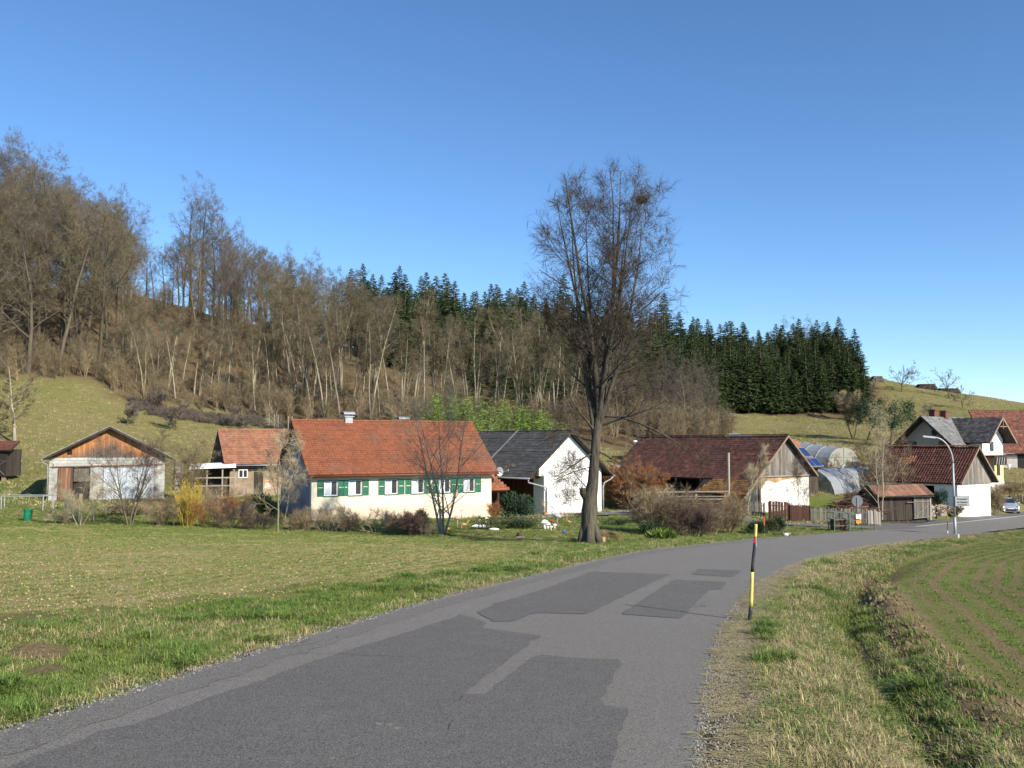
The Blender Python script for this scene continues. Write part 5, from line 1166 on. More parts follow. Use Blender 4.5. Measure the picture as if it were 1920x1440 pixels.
# second grey roof behind, seen between the two houses
wb.scale = (1.06,)*3; wb.location = (1.24*1.06, 64*1.06, -5.66)
q0 = P(905, 809, 86)
bk = empty('grey_shed', (q0.x-7.5, q0.y-2, -5.2), A, 'long grey roofed shed behind, between farmhouse and white barn', 'shed')
b = MB(); b.box((0, .2, -.4), (14.5, 5, 3.0)); b.prism([(0, .2, 3), (0, 5, 3), (0, 2.6, 5.9)], (14.5, 0, 0)); b.build('wall', m_greywall, bk)
v = Vector((0, 2.9, 3.25)); q = slab('roof', m_wooddark, (-.2, -.3, 2.9), (1, 0, 0), v, 15, v.length, .1, bk); tiles('roof_slates', m_slate_l, (-.2, -.3, 2.91), (1, 0, 0), v, 15, v.length, .4, .3, q, lift=.025)

# ================================================================ big tiled barn
AB = math.atan2(.6, .8)
def gb(u, v, Y): return P(u, v, Y)
ap = P(1473, 818, 75); xl = 3.8       # apex
# local frame: x = e (along gable), y = r (along ridge). origin under the apex minus xl*e
ox = ap.x-.8*5.3; oy = ap.y-.6*5.3; bz = -5.5
bb = empty('old_barn', (ox, oy, bz), AB, 'long old barn with dark brown tile roof and grey board gable behind the fences', 'barn')
RZ = ap.z-bz; ax_ = 5.3; LBB = 17.0; sl_ = .84
zs = lambda x: RZ-sl_*abs(x-ax_)-.12
eR = ax_+3.8; 
# gable: stone wall below, boards above, board strip at the left
wz = 2.75
b = MB(); b.box((2.15, .30, -.5), (ax_+3.45, .6, wz)); b.build('gable_wall', m_oldwhite, bb, label='crumbling cream plaster wall with bare patches along its top')
b = MB()
for (x0, x1, z0, z1) in ((2.2, 5.6, wz-.22, wz-.01), (2.2, 3.0, wz-.75, wz-.2), (4.4, 5.4, wz-.38, wz-.2)): pass
b.prism([(2.15, .297, wz), (2.15, .297, 1.5), (2.5, .297, 1.9), (2.8, .297, 2.35), (3.4, .297, 2.42), (4.2, .297, 2.2), (5.0, .297, 2.38), (6.0, .297, 2.5), (7.2, .297, 2.55), (8.7, .297, 2.6), (8.7, .297, wz)], (0, -.012, 0)); b.build('bare_masonry', M('bare_loam_masonry', (.42,.26,.13), (.30,.17,.09), (.5,.4,.27), scale=3, bump=.6), bb)
boards(m_woodgrey, (2.0, .22, 0), (1, 0, 0), ax_+3.7-2.0, .26, lambda x: wz+.02, lambda x: max(wz+.02, zs(x+2.0)), bb, jit=.03)
boards(m_woodgrey, (.2, .24, 0), (1, 0, 0), 1.85, .2, lambda x: -.2, lambda x: min(2.6, zs(x+.2)), bb, jit=.02)
b = MB(); b.prism([(.3, .5, -.3), (2.1, .5, -.3), (2.1, .5, wz), (8.7, .5, wz), (ax_, .5, RZ-.3), (.5, .5, 1.1)], (0, .1, 0)); b.build('gable_backing', m_wooddark, bb)
b = MB(); b.box((1.85, .12, -.3), (2.12, .3, 3.1)); b.build('corner_post', m_wooddark, bb); b = MB(); b.box((2.12, .15, wz-.04), (ax_+3.6, .27, wz+.06)); b.build('tie_beam', m_woodpale, bb)
# roof: right slope, left slope with a gap for the gateway
v = Vector((-3.95, 0, sl_*3.95)); q = slab('roof', m_wooddark, (ax_+3.95, -.25, RZ-sl_*3.95), (0, 1, 0), v, LBB, v.length, .12, bb)
tiles('roof_tiles', m_tile_barn, (ax_+3.96, -.27, RZ-sl_*3.95+.01), (0, 1, 0), v, LBB, v.length, .25, .26, q, corr=.03)
x0 = ax_-4.2; v = Vector((4.2, 0, sl_*4.2)); q = slab('roof', m_wooddark, (x0, -.25, RZ-sl_*4.2), (0, 1, 0), v, LBB, v.length, .12, bb)
tiles('roof_tiles', m_tile_barn, (x0, LBB-.25, RZ-sl_*4.2+.01), (0, -1, 0), v, LBB, v.length, .25, .25, q, corr=.035, jit=.022, tone=(.6, 1.5))
v2 = Vector((1.35, 0, sl_*1.35)); xb = x0-1.33; q2 = slab('catslide_roof', m_wooddark, (xb, -.25, RZ-sl_*5.53), (0, 1, 0), v2, 5.4, v2.length, .12, bb)
tiles('roof_tiles', m_tile_moss, (xb, 5.15, RZ-sl_*5.53+.01), (0, -1, 0), v2, 5.4, v2.length-.02, .25, .25, q2, corr=.035, jit=.022, tone=(.6, 1.5), hole=lambda x, y: x < y*.2)
ridge_tiles(m_tile_barn, (ax_, -.3, RZ+.08), (ax_, LBB-.25, RZ+.10), q, r=.14)
for sg in (-1, 1):
    b = MB(); xe = ax_+sg*(3.95 if sg > 0 else 5.5); b.bar((xe, -.30, RZ-sl_*abs(xe-ax_)-.03), (ax_, -.30, RZ+.02), .04, .13); b.build('barge_board', m_fascia, bb)
b = MB(); b.box((4.2, .6, -.5), (4.4, 10.0, 3.2)); b.box((.9, 5.3, -.5), (1.1, 10.0, -.2)); b.build('inner_wall', m_wooddark, bb)
b = MB(); b.box((.35, .6, -.4), (.5, 5.3, 1.0)); b.build('wall', m_wooddark, bb)
b = MB(); b.box((.9, 11.0, -.5), (1.1, LBB-.4, 2.4)); b.box((1.1, LBB-.8, -.5), (8.7, LBB-.5, 3.4)); b.box((8.5, .6, -.5), (8.7, LBB-.6, 3.0)); b.build('wall', m_woodgrey, bb)
for y in (5.4, 8.2, 10.9):
    b = MB(); b.box((.95, y, -.5), (1.15, y+.2, 2.45)); b.build('post', m_wooddark, bb)
# rear wing with solar panels
wy0, wy1 = 1.9, 7.7; rzw = 5.8
w1 = Vector((0, 2.9, 2.5)); q = slab('wing_roof', m_wooddark, (9.3, wy0, rzw-2.5), (1, 0, 0), w1, 3.95, w1.length, .1, bb)
tiles('roof_tiles', m_tile_pale, (9.3, wy0, rzw-2.49), (1, 0, 0), w1, 3.95, w1.length, .25, .26, q, corr=.03)
b = MB(); b.box((9.3, wy0+.4, -.5), (13.0, wy1-.4, rzw-2.4)); b.prism([(13.0, wy0+.4, rzw-2.4), (13.0, wy1-.4, rzw-2.4), (13.0, wy0+2.9, rzw-.15)], (-.2, 0, 0)); b.build('wing_wall', m_wooddark, bb)
wn_ = w1.normalized(); wnn = Vector((0, -w1.z, w1.y)).normalized()
# ================================================================ small white barn by the road
ap = P(1829, 841, 74); ax2 = 2.95; sz = -6.03
ox = ap.x-.8*ax2; oy = ap.y-.6*ax2; RZ2 = ap.z-sz
sb = empty('small_white_barn', (ox, oy, sz), AB, 'small barn with red brown tile roof and bright white end wall beside the road', 'barn')
s2 = .93; e2 = 2.95; LS = 8.6; zs2 = lambda x: RZ2-s2*abs(x-ax2)-.1; wz2 = 2.62
b = MB(); b.box((.25, .2, -.4), (5.6, .5, wz2)); b.build('gable_wall', m_white, sb)
wall_holes('wall', m_white, (.25, LS-.3, -.4), (0, -1, 0), LS-.8, 3.0, .25, [(2.2, 6.2, .0, 2.85)], sb, out=(-1, 0, 0))
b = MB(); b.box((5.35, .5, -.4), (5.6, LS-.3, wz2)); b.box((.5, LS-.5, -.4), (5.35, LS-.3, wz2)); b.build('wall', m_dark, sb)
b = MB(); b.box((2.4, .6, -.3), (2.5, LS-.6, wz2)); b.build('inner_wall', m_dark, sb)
boards(m_woodgrey, (.2, .12, 0), (1, 0, 0), 5.5, .22, lambda x: wz2-.02, lambda x: max(wz2, zs2(x+.2)), sb, jit=.03)
b = MB(); b.prism([(.3, .3, wz2), (5.5, .3, wz2), (ax2, .3, RZ2-.3)], (0, .1, 0)); b.build('gable_backing', m_wooddark, sb)
for sg in (-1, 1):
    xe = ax2+sg*(e2+.12); v = Vector((-sg*(e2+.12), 0, s2*(e2+.12))); q = slab('roof', m_wooddark, (xe, -.3, RZ2-v.z), (0, 1, 0), v, LS, v.length, .1, sb)
    tiles('roof_tiles', m_tile_small, (xe, LS-.3 if sg < 0 else -.3, RZ2-v.z+.01), (0, -1 if sg < 0 else 1, 0), v, LS, v.length, .235, .235, q, corr=.035, tone=(.65, 1.35), jit=.016)
    b = MB(); b.bar((xe, -.34, RZ2-v.z-.02), (ax2, -.34, RZ2+.02), .035, .12); b.build('barge_board', m_fascia, sb)
ridge_tiles(m_tile, (ax2, -.35, RZ2+.08), (ax2, LS-.3, RZ2+.08), q, r=.14)
# paler replaced tiles
xe = ax2-(e2+.12); vv = Vector((e2+.12, 0, s2*(e2+.12))); 
tiles('replaced_tiles', m_tile_pale, Vector((xe, 5.9, RZ2-vv.z+.035))+vv*.5, (0, -1, 0), vv, 1.4, .95, .235, .235, q, corr=.035, hole=lambda x, y: (x < .5 and y > .7) or (x > .8 and y < .3))
sb.scale = (1.068,)*3; sb.location = Vector(sb.location)*1.068; sb.location.z = -6.35
# ================================================================ lean-to shed with rusty roof
p = P(1650, 968, 68.5); shz = -5.75
sh = empty('board_shed', (p.x, p.y, shz), AB-.45, 'dark board shed with rusty sheet roof and leaning gate next to the small white barn', 'shed')
b = MB(); b.box((0, 0.05, -.3), (4.0, 2.2, 1.85)); b.prism([(0, .05, 1.85), (0, 2.2, 1.85), (0, 1.2, 2.5)], (4, 0, 0)); b.build('frame', m_wooddark, sh)
boards(m_wooddark, (0, 0, 0), (1, 0, 0), 2.7, .2, lambda x: -.1, lambda x: 1.85, sh, jit=.05, tilt=.02); boards(m_wooddark, (0, 2.2, 0), (0, -1, 0), 2.2, .2, lambda x: -.2, lambda x: 1.9+.5*(1-abs(x-1.1)/1.1), sh, out=(-1, 0, 0))
v = Vector((.15, 1.55, .72)); o_ = Vector((-.4, -.45, 1.72)); q = slab('roof', m_wooddark, o_, (1, 0, 0), v, 4.7, v.length, .06, sh)
tiles('roof_sheets', m_rust, o_+Vector((0, 0, .01)), (1, 0, .02), v, 4.7, v.length, .55, .85, q, lift=.02, corr=.01)
v = Vector((0, -1.3, .9)); slab('roof', m_wooddark, (-.4, 2.6, 1.6), (1, 0, 0), v, 4.7, v.length, .06, sh)
gt = MB(); gt.box((2.75, -.12, .05), (4.05, -.08, 1.8), .9); gt.build('gate_panel', m_woodgrey, sh)
for i in range(6):
    b = MB(); b.box((2.77+i*.215, -.15, .02+R.uniform(0, .05)), (2.96+i*.215, -.121, 1.75+R.uniform(-.1, .1)), R.uniform(.7, 1.2)); b.build('gate_board', m_woodgrey, sh)
b = MB(); b.bar((2.8, -.17, .15), (4.0, -.17, 1.15), .1, .03); b.bar((2.2, -.17, 1.25), (4.1, -.17, 1.32), .09, .03); b.bar((2.7, -.17, .05), (4.1, -.17, .15), .1, .03); b.build('gate_brace', m_woodpale, sh)
b = MB(); b.box((4.08, -.2, -.1), (4.2, -.08, 2.0)); b.build('gate_post', m_woodpale, sh)

# ================================================================ villa far right (grey roofs)
ap = P(1733, 781, 95); vz = -5.0
v5 = empty('grey_roofed_house', (ap.x, ap.y, vz), AB, 'two storey house with grey slate roofs and two brick chimneys at the right', 'house')
RZ5 = ap.z-vz; sl5 = .94; hw_ = 5.0      # ridge along +x, gable plane x=0 facing -x, y = r
b = MB(); b.prism([(.3, -3.6, -.5), (.3, 4.6, -.5), (.3, 4.6, RZ5-sl5*4.6-.15), (.3, 0, RZ5-.15), (.3, -3.6, RZ5-sl5*3.6-.15)], (8.0, 0, 0)); b.build('wall', M('beige_render', (.40,.36,.30), (.34,.30,.25), scale=1.2, bump=.3), v5)
for y0, y1, z0, z1 in ((1.1, 2.7, 3.9, 5.1), (-2.3, -1.35, 4.2, 5.15)):
    b = MB(); b.box((.24, y0, z0), (.299, y1, z1)); wq = b.build('window', m_wooddark, v5); b = MB(); b.box((.22, y0+.07, z0+.07), (.238, (y0+y1)/2-.03, z1-.07)); b.box((.22, (y0+y1)/2+.03, z0+.07), (.238, y1-.07, z1-.07)); b.build('pane', m_glass, wq)
b = MB(); b.ball((.3, -.9, 6.1), (.05, .35, .4), 10, 6); b.build('attic_window', m_wooddark, v5)
for y in (3.2, -2.9):
    b = MB(); b.bar((.28, y, RZ5-sl5*abs(y)-.9), (-.5, y, RZ5-sl5*abs(y)-.3), .14, .14); b.build('roof_bracket', m_wooddark, v5)
for sg, ext in ((-1, 4.3), (1, 5.6)):
    v = Vector((0, -sg*ext, sl5*ext)); q = slab('roof', m_wooddark, (-.7, sg*ext, RZ5-v.z), (1, 0, 0), v, 9.2, v.length, .14, v5)
    tiles('roof_slates', m_slate_l, (-.7 if sg < 0 else 8.5, sg*ext, RZ5-v.z+.01), (1 if sg < 0 else -1, 0, 0), v, 9.2, v.length, .34, .26, q, lift=.022)
    b = MB(); b.bar((-.73, sg*ext, RZ5-v.z-.05), (-.73, 0, RZ5-.05), .04, .2); b.build('barge_board', m_wooddark, v5)
for (u, vt, vb, w_) in ((1750.5, 768, 790, .78), (1770.5, 770, 790, .62)):
    q0 = P(u, vt, 97.5); d = Vector((q0.x, q0.y))-Vector((v5.location.x, v5.location.y)); lx = d.x*.8+d.y*.6; ly = -d.x*.6+d.y*.8; zt = q0.z-vz
    ch = MB(); ch.box((lx-w_/2, ly-.3, zt-1.6), (lx+w_/2, ly+.3, zt-.12)); co = ch.build('chimney', m_chim, v5); b = MB(); b.box((lx-w_/2-.09, ly-.39, zt-.12), (lx+w_/2+.09, ly+.39, zt)); b.build('chimney_cap', m_chim, co)
# cross wing pointing to the road
q0 = P(1845, 925, 93.3); d = Vector((q0.x, q0.y))-Vector((v5.location.x, v5.location.y)); wx = d.x*.8+d.y*.6; wy = -d.x*.6+d.y*.8; WW = 4.4; zt = RZ5-.12; ze = 5.35
b = MB(); b.box((wx, wy, 3.75), (wx+WW, 4, ze)); b.prism([(wx, wy, ze), (wx+WW, wy, ze), (wx+WW/2, wy, zt-.2)], (0, 4.3, 0)); b.build('upper_wall', m_white, v5)
b = MB(); b.box((wx+.25, wy-.001-.0, -.5), (wx+WW-.05, 3.9, 3.75)); b.build('lower_wall', m_ochre, v5)
b = MB(); b.box((wx+1.55, wy-.05, 4.15), (wx+2.3, wy-.002, 5.1)); wq = b.build('window', m_wooddark, v5); b = MB(); b.box((wx+1.62, wy-.07, 4.22), (wx+2.23, wy-.051, 5.03)); b.build('pane', m_glass, wq)
b = MB(); b.box((wx+1.4, wy-.06, 1.35), (wx+2.2, wy-.003, 2.95)); wq = b.build('window', m_wframe, v5); b = MB(); b.box((wx+1.47, wy-.075, 1.42), (wx+2.13, wy-.061, 2.88)); b.build('pane', m_glass, wq)
b = MB(); b.box((wx+2.9, wy-.06, 1.6), (wx+3.5, wy-.003, 2.7)); b.build('window', m_wooddark, v5)
b = MB(); b.box((wx+.18, wy+.6, 1.4), (wx+.246, wy+1.5, 2.9)); b.build('window', m_wframe, v5)
b = MB(); b.box((wx+.1, wy-.03, -.4), (wx+WW, wy-.004, .95)); b.build('plinth', m_oldwhite, v5)
for sg in (-1, 1):
    xe = wx+WW/2+sg*(WW/2+.75); v = Vector((-sg*(WW/2+.75), 0, zt-ze+.35)); q = slab('roof', m_wooddark, (xe, wy-1.1, ze-.35), (0, 1, 0), v, 5.4, v.length, .12, v5)
    tiles('roof_slates', m_slate, (xe, wy+4.3 if sg < 0 else wy-1.1, ze-.34), (0, sg, 0), v, 5.4, v.length, .34, .26, q, lift=.022, tone=(.6, 1.5))
    b = MB(); b.bar((xe, wy-1.13, ze-.4), (xe+v.x, wy-1.13, zt-.05), .04, .18); b.build('barge_board', m_fascia, v5)
b = MB(); b.bar((wx+WW/2-.7, wy-1.12, zt-.95), (wx+WW/2+.7, wy-1.12, zt-.95), .08, .1); b.bar((wx+WW/2, wy-1.12, zt-1.2), (wx+WW/2, wy-1.12, zt-.1), .08, .08); b.build('gable_truss', m_fascia, v5)
bl = MB(); bl.box((wx-.1, wy-1.2, 3.55), (wx+WW+.1, wy+.02, 3.70)); bl.build('balcony_floor', m_wooddark, v5)
for i in range(9):
    b = MB(); b.bar((wx+.0+i*.26, wy-1.2, 2.75), (wx+.24+i*.26, wy-1.2, 3.5), .11, .03, mi=0); b.build('balcony_slat', m_white if i % 2 else m_wooddark, v5)
b = MB(); b.box((wx-.05, wy-1.19, 2.7), (wx+2.6, wy-1.15, 3.52)); b.build('balcony_front', m_wooddark, v5)
b = MB(); b.box((wx+2.3, wy-1.0, 3.85), (wx+4.8, wy-.9, 3.92)); b.build('balcony_rail', m_fascia, v5)
v = Vector((1.6, 0, .9)); q = slab('porch_roof', m_slate_l, (wx-2.2, wy+.2, 2.6), (0, 1, 0), v, 3.2, v.length, .1, v5)
# house 6: big red roofed farm building at the right edge
p = P(1866, 892, 112); f6 = empty('red_roofed_farm_building', (p.x, p.y, -4.2), .12, 'large farm building with red tiled roof and grey stone wall at the right edge', 'farm building')
b = MB(); b.box((0, 0, -1), (14, 8, 3.6)); b.prism([(0, 0, 3.6), (0, 8, 3.6), (0, 4, 8.0)], (14, 0, 0)); b.build('wall', m_greywall, f6)
b = MB(); b.box((3.05, -.03, -.3), (4.9, -.001, 2.9)); b.build('doorway', m_dark, f6)
v = Vector((0, 4.6, 5.3)); q = slab('roof', m_wooddark, (-.6, -.6, 2.9), (1, 0, 0), v, 15, v.length, .1, f6); tiles('roof_tiles', m_tile_small, (-.6, -.6, 2.91), (1, 0, 0), v, 15, v.length, .34, .32, q, corr=.03, tone=(1.0, 2.0))
ridge_tiles(m_tile_small, (-.6, 4, 8.3), (14.4, 4, 8.3), q)
b = MB(); b.tube([(-.5, -.7, 2.85), (15, -.7, 2.85)], .06, 6); b.build('gutter', m_wooddark, f6)
b = MB(); b.box((1.2, -.9, 1.2), (1.5, -.6, 1.55)); b.bar((1.35, -.75, -.3), (1.35, -.75, 1.2), .08, .08)
b.build('post_box', m_white, None, label='small white box on a post in front of the grey stone wall', cat='box').location = (p.x, p.y, -4.2)
# ================================================================ polytunnels
def tunnel(name, label, ox, oy, oz, ang, L, W, Ht, film_, end_, ribs, rise=0.0, K=12, flat_end=True):
    t = empty(name, (ox, oy, oz), ang, label, 'polytunnel'); prof = []
    for k in range(K+1):
        a = math.pi*k/K; prof.append((-math.cos(a)*W/2, math.sin(a)**.75*Ht))
    b = MB(); n = ribs
    for i in range(n):
        for s_ in range(2):
            y0 = L*(i+s_*.5)/n; y1 = L*(i+(s_+1)*.5)/n; f0 = -.012*(s_ == 1); f1 = -.012*(s_ == 0)
            for k in range(K):
                (xa, za), (xb, zb) = prof[k], prof[k+1]
                b.add([(xa*(1+f0), y0, za*(1+f0)+rise*y0/L), (xb*(1+f0), y0, zb*(1+f0)+rise*y0/L), (xb*(1+f1), y1, zb*(1+f1)+rise*y1/L), (xa*(1+f1), y1, za*(1+f1)+rise*y1/L)], [(0, 1, 2, 3)])
    b.build('film', film_, t, True)
    for i in range(n+1):
        m = MB(); m.tube([(x*1.01, L*i/n, z*1.01+rise*i/n) for x, z in prof], .03, 6); m.build('hoop', m_steel, t, True)
    b = MB(); b.poly([(x, -.02, z) for x, z in prof]); b.build('end_film', end_, t)
    fr_ = MB()
    for a, c in (((0, 0), (0, Ht*.98)), ((-W*.28, 0), (-W*.28, Ht*.62)), ((W*.28, 0), (W*.28, Ht*.62)), ((-W*.44, Ht*.62), (W*.44, Ht*.62)), ((-W*.28, Ht*.6), (0, 0)), ((W*.28, 0), (W*.45, Ht*.5))): fr_.bar((a[0], -.05, a[1]), (c[0], -.05, c[1]), .06, .04)
    fr_.build('end_frame', m_woodpale, t); return t
p = P(1582, 884, 100); tunnel('polytunnel', 'larger milky polytunnel on the slope behind the old barn', p.x, p.y, p.z-.05, AB, 15, 6.0, 2.65, m_filmA, m_filmEnd, 9, rise=1.7)
c = P(1527, 878, 85)-Vector((1.3, 1.0, 0)); t2 = tunnel('polytunnel', 'smaller clear plastic polytunnel directly right of the old barn gable', c.x, c.y, -5.35, AB-math.pi/2, 9.2, 6.4, 2.98, m_filmB, m_filmB, 6)
KIDS.get(t2.name)
b = MB(); b.tube([(1.6, 3.1, 2.45), (1.7, 3.3, 2.75), (1.2, 4.4, 3.2), (1.2, 4.6, 3.2)], .09, 8); b.build('vent_pipe', m_steel, t2)
# solar panels lying on the wing roof
M3 = Matrix.Translation(bb.location)@Matrix.Rotation(AB, 4, 'Z')
for i, (s0, s1) in enumerate(((.33, .66), (.70, 1.0))):
    pr = empty('solar_panel', (0, 0, 0), label=('lower blue solar panel pair on the roof slope behind the old barn gable' if i else 'upper blue solar panel pair on the roof slope behind the old barn gable'), cat='solar panel', group='solar panels on the barn wing')
    pr.matrix_world = M3; S_ = w1.length; fr_ = MB(); a = 1-s1; c_ = 1-s0; o_ = Vector((10.85+(i*.25), wy0, rzw-2.5))+wn_*S_*a+wnn*.10; h_ = wn_*S_*(c_-a)*.97
    fr_.obox(o_, Vector((2.1, 0, 0)), h_, wnn*.05); fr_.build('frame', m_alu, pr)
    for k in range(2):
        b = MB(); b.obox(o_+Vector((.05+k*1.03, 0, 0))+wn_*.05+wnn*.052, Vector((.97, 0, 0)), h_-wn_*.1, wnn*.008); b.build('solar_cells', m_solar, pr)
# ================================================================ shrubs and garden trees
def shrub(seed, u, v, h, w_, mat, label, cat='shrub', n=12, tww=.014, twl=.28, ntw=7, levels=2, up=.07, ang=36, barkm=None, name='bare_shrub', group=None, lean=None):
    T = Tree(seed, tww, twl, ntw, 2); cfg = [dict(n=6, ang=ang, ratio=.48, up=up, wig=.13, start=.12, seg=7, rr=.6, taper=.4, tip=.2, woodlvl=0, sides=5), dict(n=4, ang=40, ratio=.55, up=up, wig=.2, start=.15, seg=4, sides=3, tip=.3), dict(n=0, ang=40, ratio=.5, seg=3, wig=.2)][:levels+1]
    for i in range(n):
        a = T.r.uniform(0, 6.28); q = math.sqrt(T.r.uniform(.02, 1)); T.limb(Vector((math.cos(a)*w_*.18*q, math.sin(a)*w_*.18*q, -.05)), Vector((math.cos(a)*q*w_*.5/h*1.15, math.sin(a)*q*w_*.5/h*1.15, 1)), h*T.r.uniform(.6, 1.05), .008+h*.006, 0, cfg)
    T.finish(); return tree_obj(name, T, barkm or mat, mat, label, cat, group, G(u, v), wood='stem', crown='twigs')
def leafmass(seed, u, v, h, w_, mat, label, cat='shrub', n=1500, leaf=.09, name='evergreen_shrub', shape=1.0, spike=0.0, loc=None, dpt=None, hang=0):
    """foliage of small leaf faces spread through an uneven volume"""
    r = random.Random(seed); b = MB(); lobes = [(Vector((r.uniform(-.32, .32)*w_, r.uniform(-.3, .3)*(dpt or w_), r.uniform(.3, .72)*h)), r.uniform(.22, .4)) for _ in range(9)]
    for i in range(n):
        c, q = r.choice(lobes); d = Vector((r.gauss(0, 1), r.gauss(0, 1), r.gauss(0, 1))).normalized()*(r.random()**.45)
        p = c+Vector((d.x*q*w_, d.y*q*(dpt or w_), d.z*q*h*.75*shape)); 
        if p.z < .03: p.z = r.uniform(.03, .2)*h
        o_ = (p-Vector((0, 0, h*.35))).normalized(); dd = (o_+Vector((r.uniform(-.6, .6), r.uniform(-.6, .6), spike+r.uniform(-.3, .6)-hang))).normalized(); s_ = rnd_perp(dd, r)*leaf*r.uniform(.25, .5); l = leaf*r.uniform(.8, 1.8)*(1+spike)
        b.add([p-s_, p+s_, p+dd*l], [(0, 1, 2)], r.uniform(.6, 1.35))
    o = empty(name, loc if loc is not None else G(u, v), 0, label, cat); st = MB()
    for i in range(5): a = r.uniform(0, 6.28); st.tube([(0, 0, -.05), (math.cos(a)*w_*.12, math.sin(a)*w_*.12, h*.35), (math.cos(a)*w_*.25, math.sin(a)*w_*.25, h*.65)], [.02, .015, .006], 5)
    st.build('stem', m_bark_dark, o, True); b.build('foliage', mat, o); return o
def gtree(seed, u, v, h, cfg0, mat, barkm, label, stems=1, tww=.012, twl=.35, ntw=6, sp=.3, name='garden_tree', cat='tree', group=None, r0=None, loc=None, loff=0):
    T = Tree(seed, tww, twl, ntw, 2); c = [dict(n=10, ang=42, ratio=.5, up=.05, wig=.10, start=.28, seg=9, rr=.5, taper=.5, tip=.15, woodlvl=1, sides=6), dict(n=6, ang=42, ratio=.5, up=.06, wig=.18, start=.15, seg=5, rr=.55, tip=.25, sides=4), dict(n=4, ang=42, ratio=.55, up=.05, wig=.2, start=.15, seg=3, sides=3), dict(n=0, ang=40, ratio=.5, seg=2, wig=.2)]
    c[0].update(cfg0 or {})
    for i in range(stems):
        a = 6.28*i/stems+T.r.uniform(-.4, .4); q = sp if stems > 1 else .03; T.limb(Vector((math.cos(a)*.08*(stems > 1), math.sin(a)*.08*(stems > 1), -.1)), Vector((math.cos(a)*q+loff, math.sin(a)*q*.8, 1)), h*T.r.uniform(.85, 1.02), r0 or h*.016, 0, c)
    T.finish(); return tree_obj(name, T, barkm, mat, label, cat, group, loc if loc is not None else G(u, v))
gtree(501, 830, 1003, 7.6, dict(start=.08, n=13, ang=48, ratio=.55), m_twig_pale, m_bark_pale, 'young pale multi stemmed bare tree in front of the farmhouse windows', stems=4, sp=.28, r0=.075, tww=.009, ntw=4)
gtree(502, 243, 985, 5.0, dict(start=.12, n=11), m_twig_dark, m_bark_dark, 'dark multi stemmed bare fruit tree in front of the block barn', stems=5, sp=.36, r0=.06, tww=.008, ntw=3)
gtree(503, 150, 985, 3.0, dict(start=.2, n=8), m_twig_pale, m_bark_pale, 'small straggly bare bush tree before the open door of the block barn', stems=3, sp=.7, r0=.035, tww=.008, ntw=3)
gtree(504, 521, 997, 6.0, dict(start=.15, n=11, ang=50, ratio=.42), m_twig_pale, m_bark_pale, 'slender pale bare tree in front of the shaded farmhouse gable', stems=1, r0=.06, loff=-.05)
gtree(505, 532, 985, 4.8, dict(start=.15, n=10, ang=50, ratio=.42), m_twig_pale, m_bark_pale, 'second shorter bare tree just right of the slender one by the gable', stems=1, r0=.04, loff=.1)
gtree(506, 348, 950, 4.3, dict(start=.1, n=10), m_twig_bush, m_bark_dark, 'dense brown bare tree right of the block barn', stems=6, sp=.35, r0=.04, tww=.009, ntw=4)
gtree(507, 1402, 945, 4.6, dict(start=.3, n=11, ang=50, ratio=.5), m_twig_pale, m_bark_pale, 'pale leaning bare tree in front of the old barn roof', stems=1, r0=.09, loff=.02, loc=P(1400, 962, 68)-Vector((0, 0, .1)))
gtree(508, 1500, 945, 3.4, dict(start=.1, n=9, ang=30), m_twig_dark, m_bark_dark, 'thin climbing shrub against the plaster wall of the old barn', stems=4, sp=.12, r0=.015, tww=.007, ntw=2, loc=P(1498, 950, 70))
gtree(509, 1655, 965, 7.5, dict(start=.12, n=14, ang=30, ratio=.42), m_twig_pale, m_bark_pale, 'tall thin pale bare tree in front of the rusty roofed shed', stems=2, sp=.05, r0=.06, ntw=2, tww=.009, loc=P(1652, 972, 67))
gtree(510, 1700, 965, 6.0, dict(start=.12, n=13, ang=28, ratio=.42), m_twig_bush, m_bark_dark, 'bare bushy tree leaning over the board shed roof', stems=3, sp=.25, r0=.045, ntw=3, tww=.01, loc=P(1680, 962, 71))
gtree(511, 1640, 900, 5.0, dict(start=.12, n=13, ang=35, ratio=.42), m_twig_bush, m_bark_dark, 'bare tree between the clear polytunnel and the board shed', stems=3, sp=.25, r0=.05, ntw=3, loc=at(1632, 82))
gtree(512, 1392, 995, 2.0, dict(start=.25, n=9, ang=55), m_twig_bush, m_bark_dark, 'small round bare shrub tree at the corner of the road and the lane', stems=1, r0=.05)
gtree(513, 28, 832, 9.0, dict(start=.2, n=13, ang=55, ratio=.55), m_twig_olive, m_bark_pale, 'bare olive tinged tree on the meadow at the left edge', stems=1, r0=.2, tww=.02)
gtree(514, 60, 880, 5.5, dict(start=.15, n=12, ang=55, ratio=.5), m_twig_olive, m_bark_dark, 'low spreading bare tree beside the hut at the left edge', stems=3, sp=.5, r0=.08, loc=at(-25, 92), tww=.02)
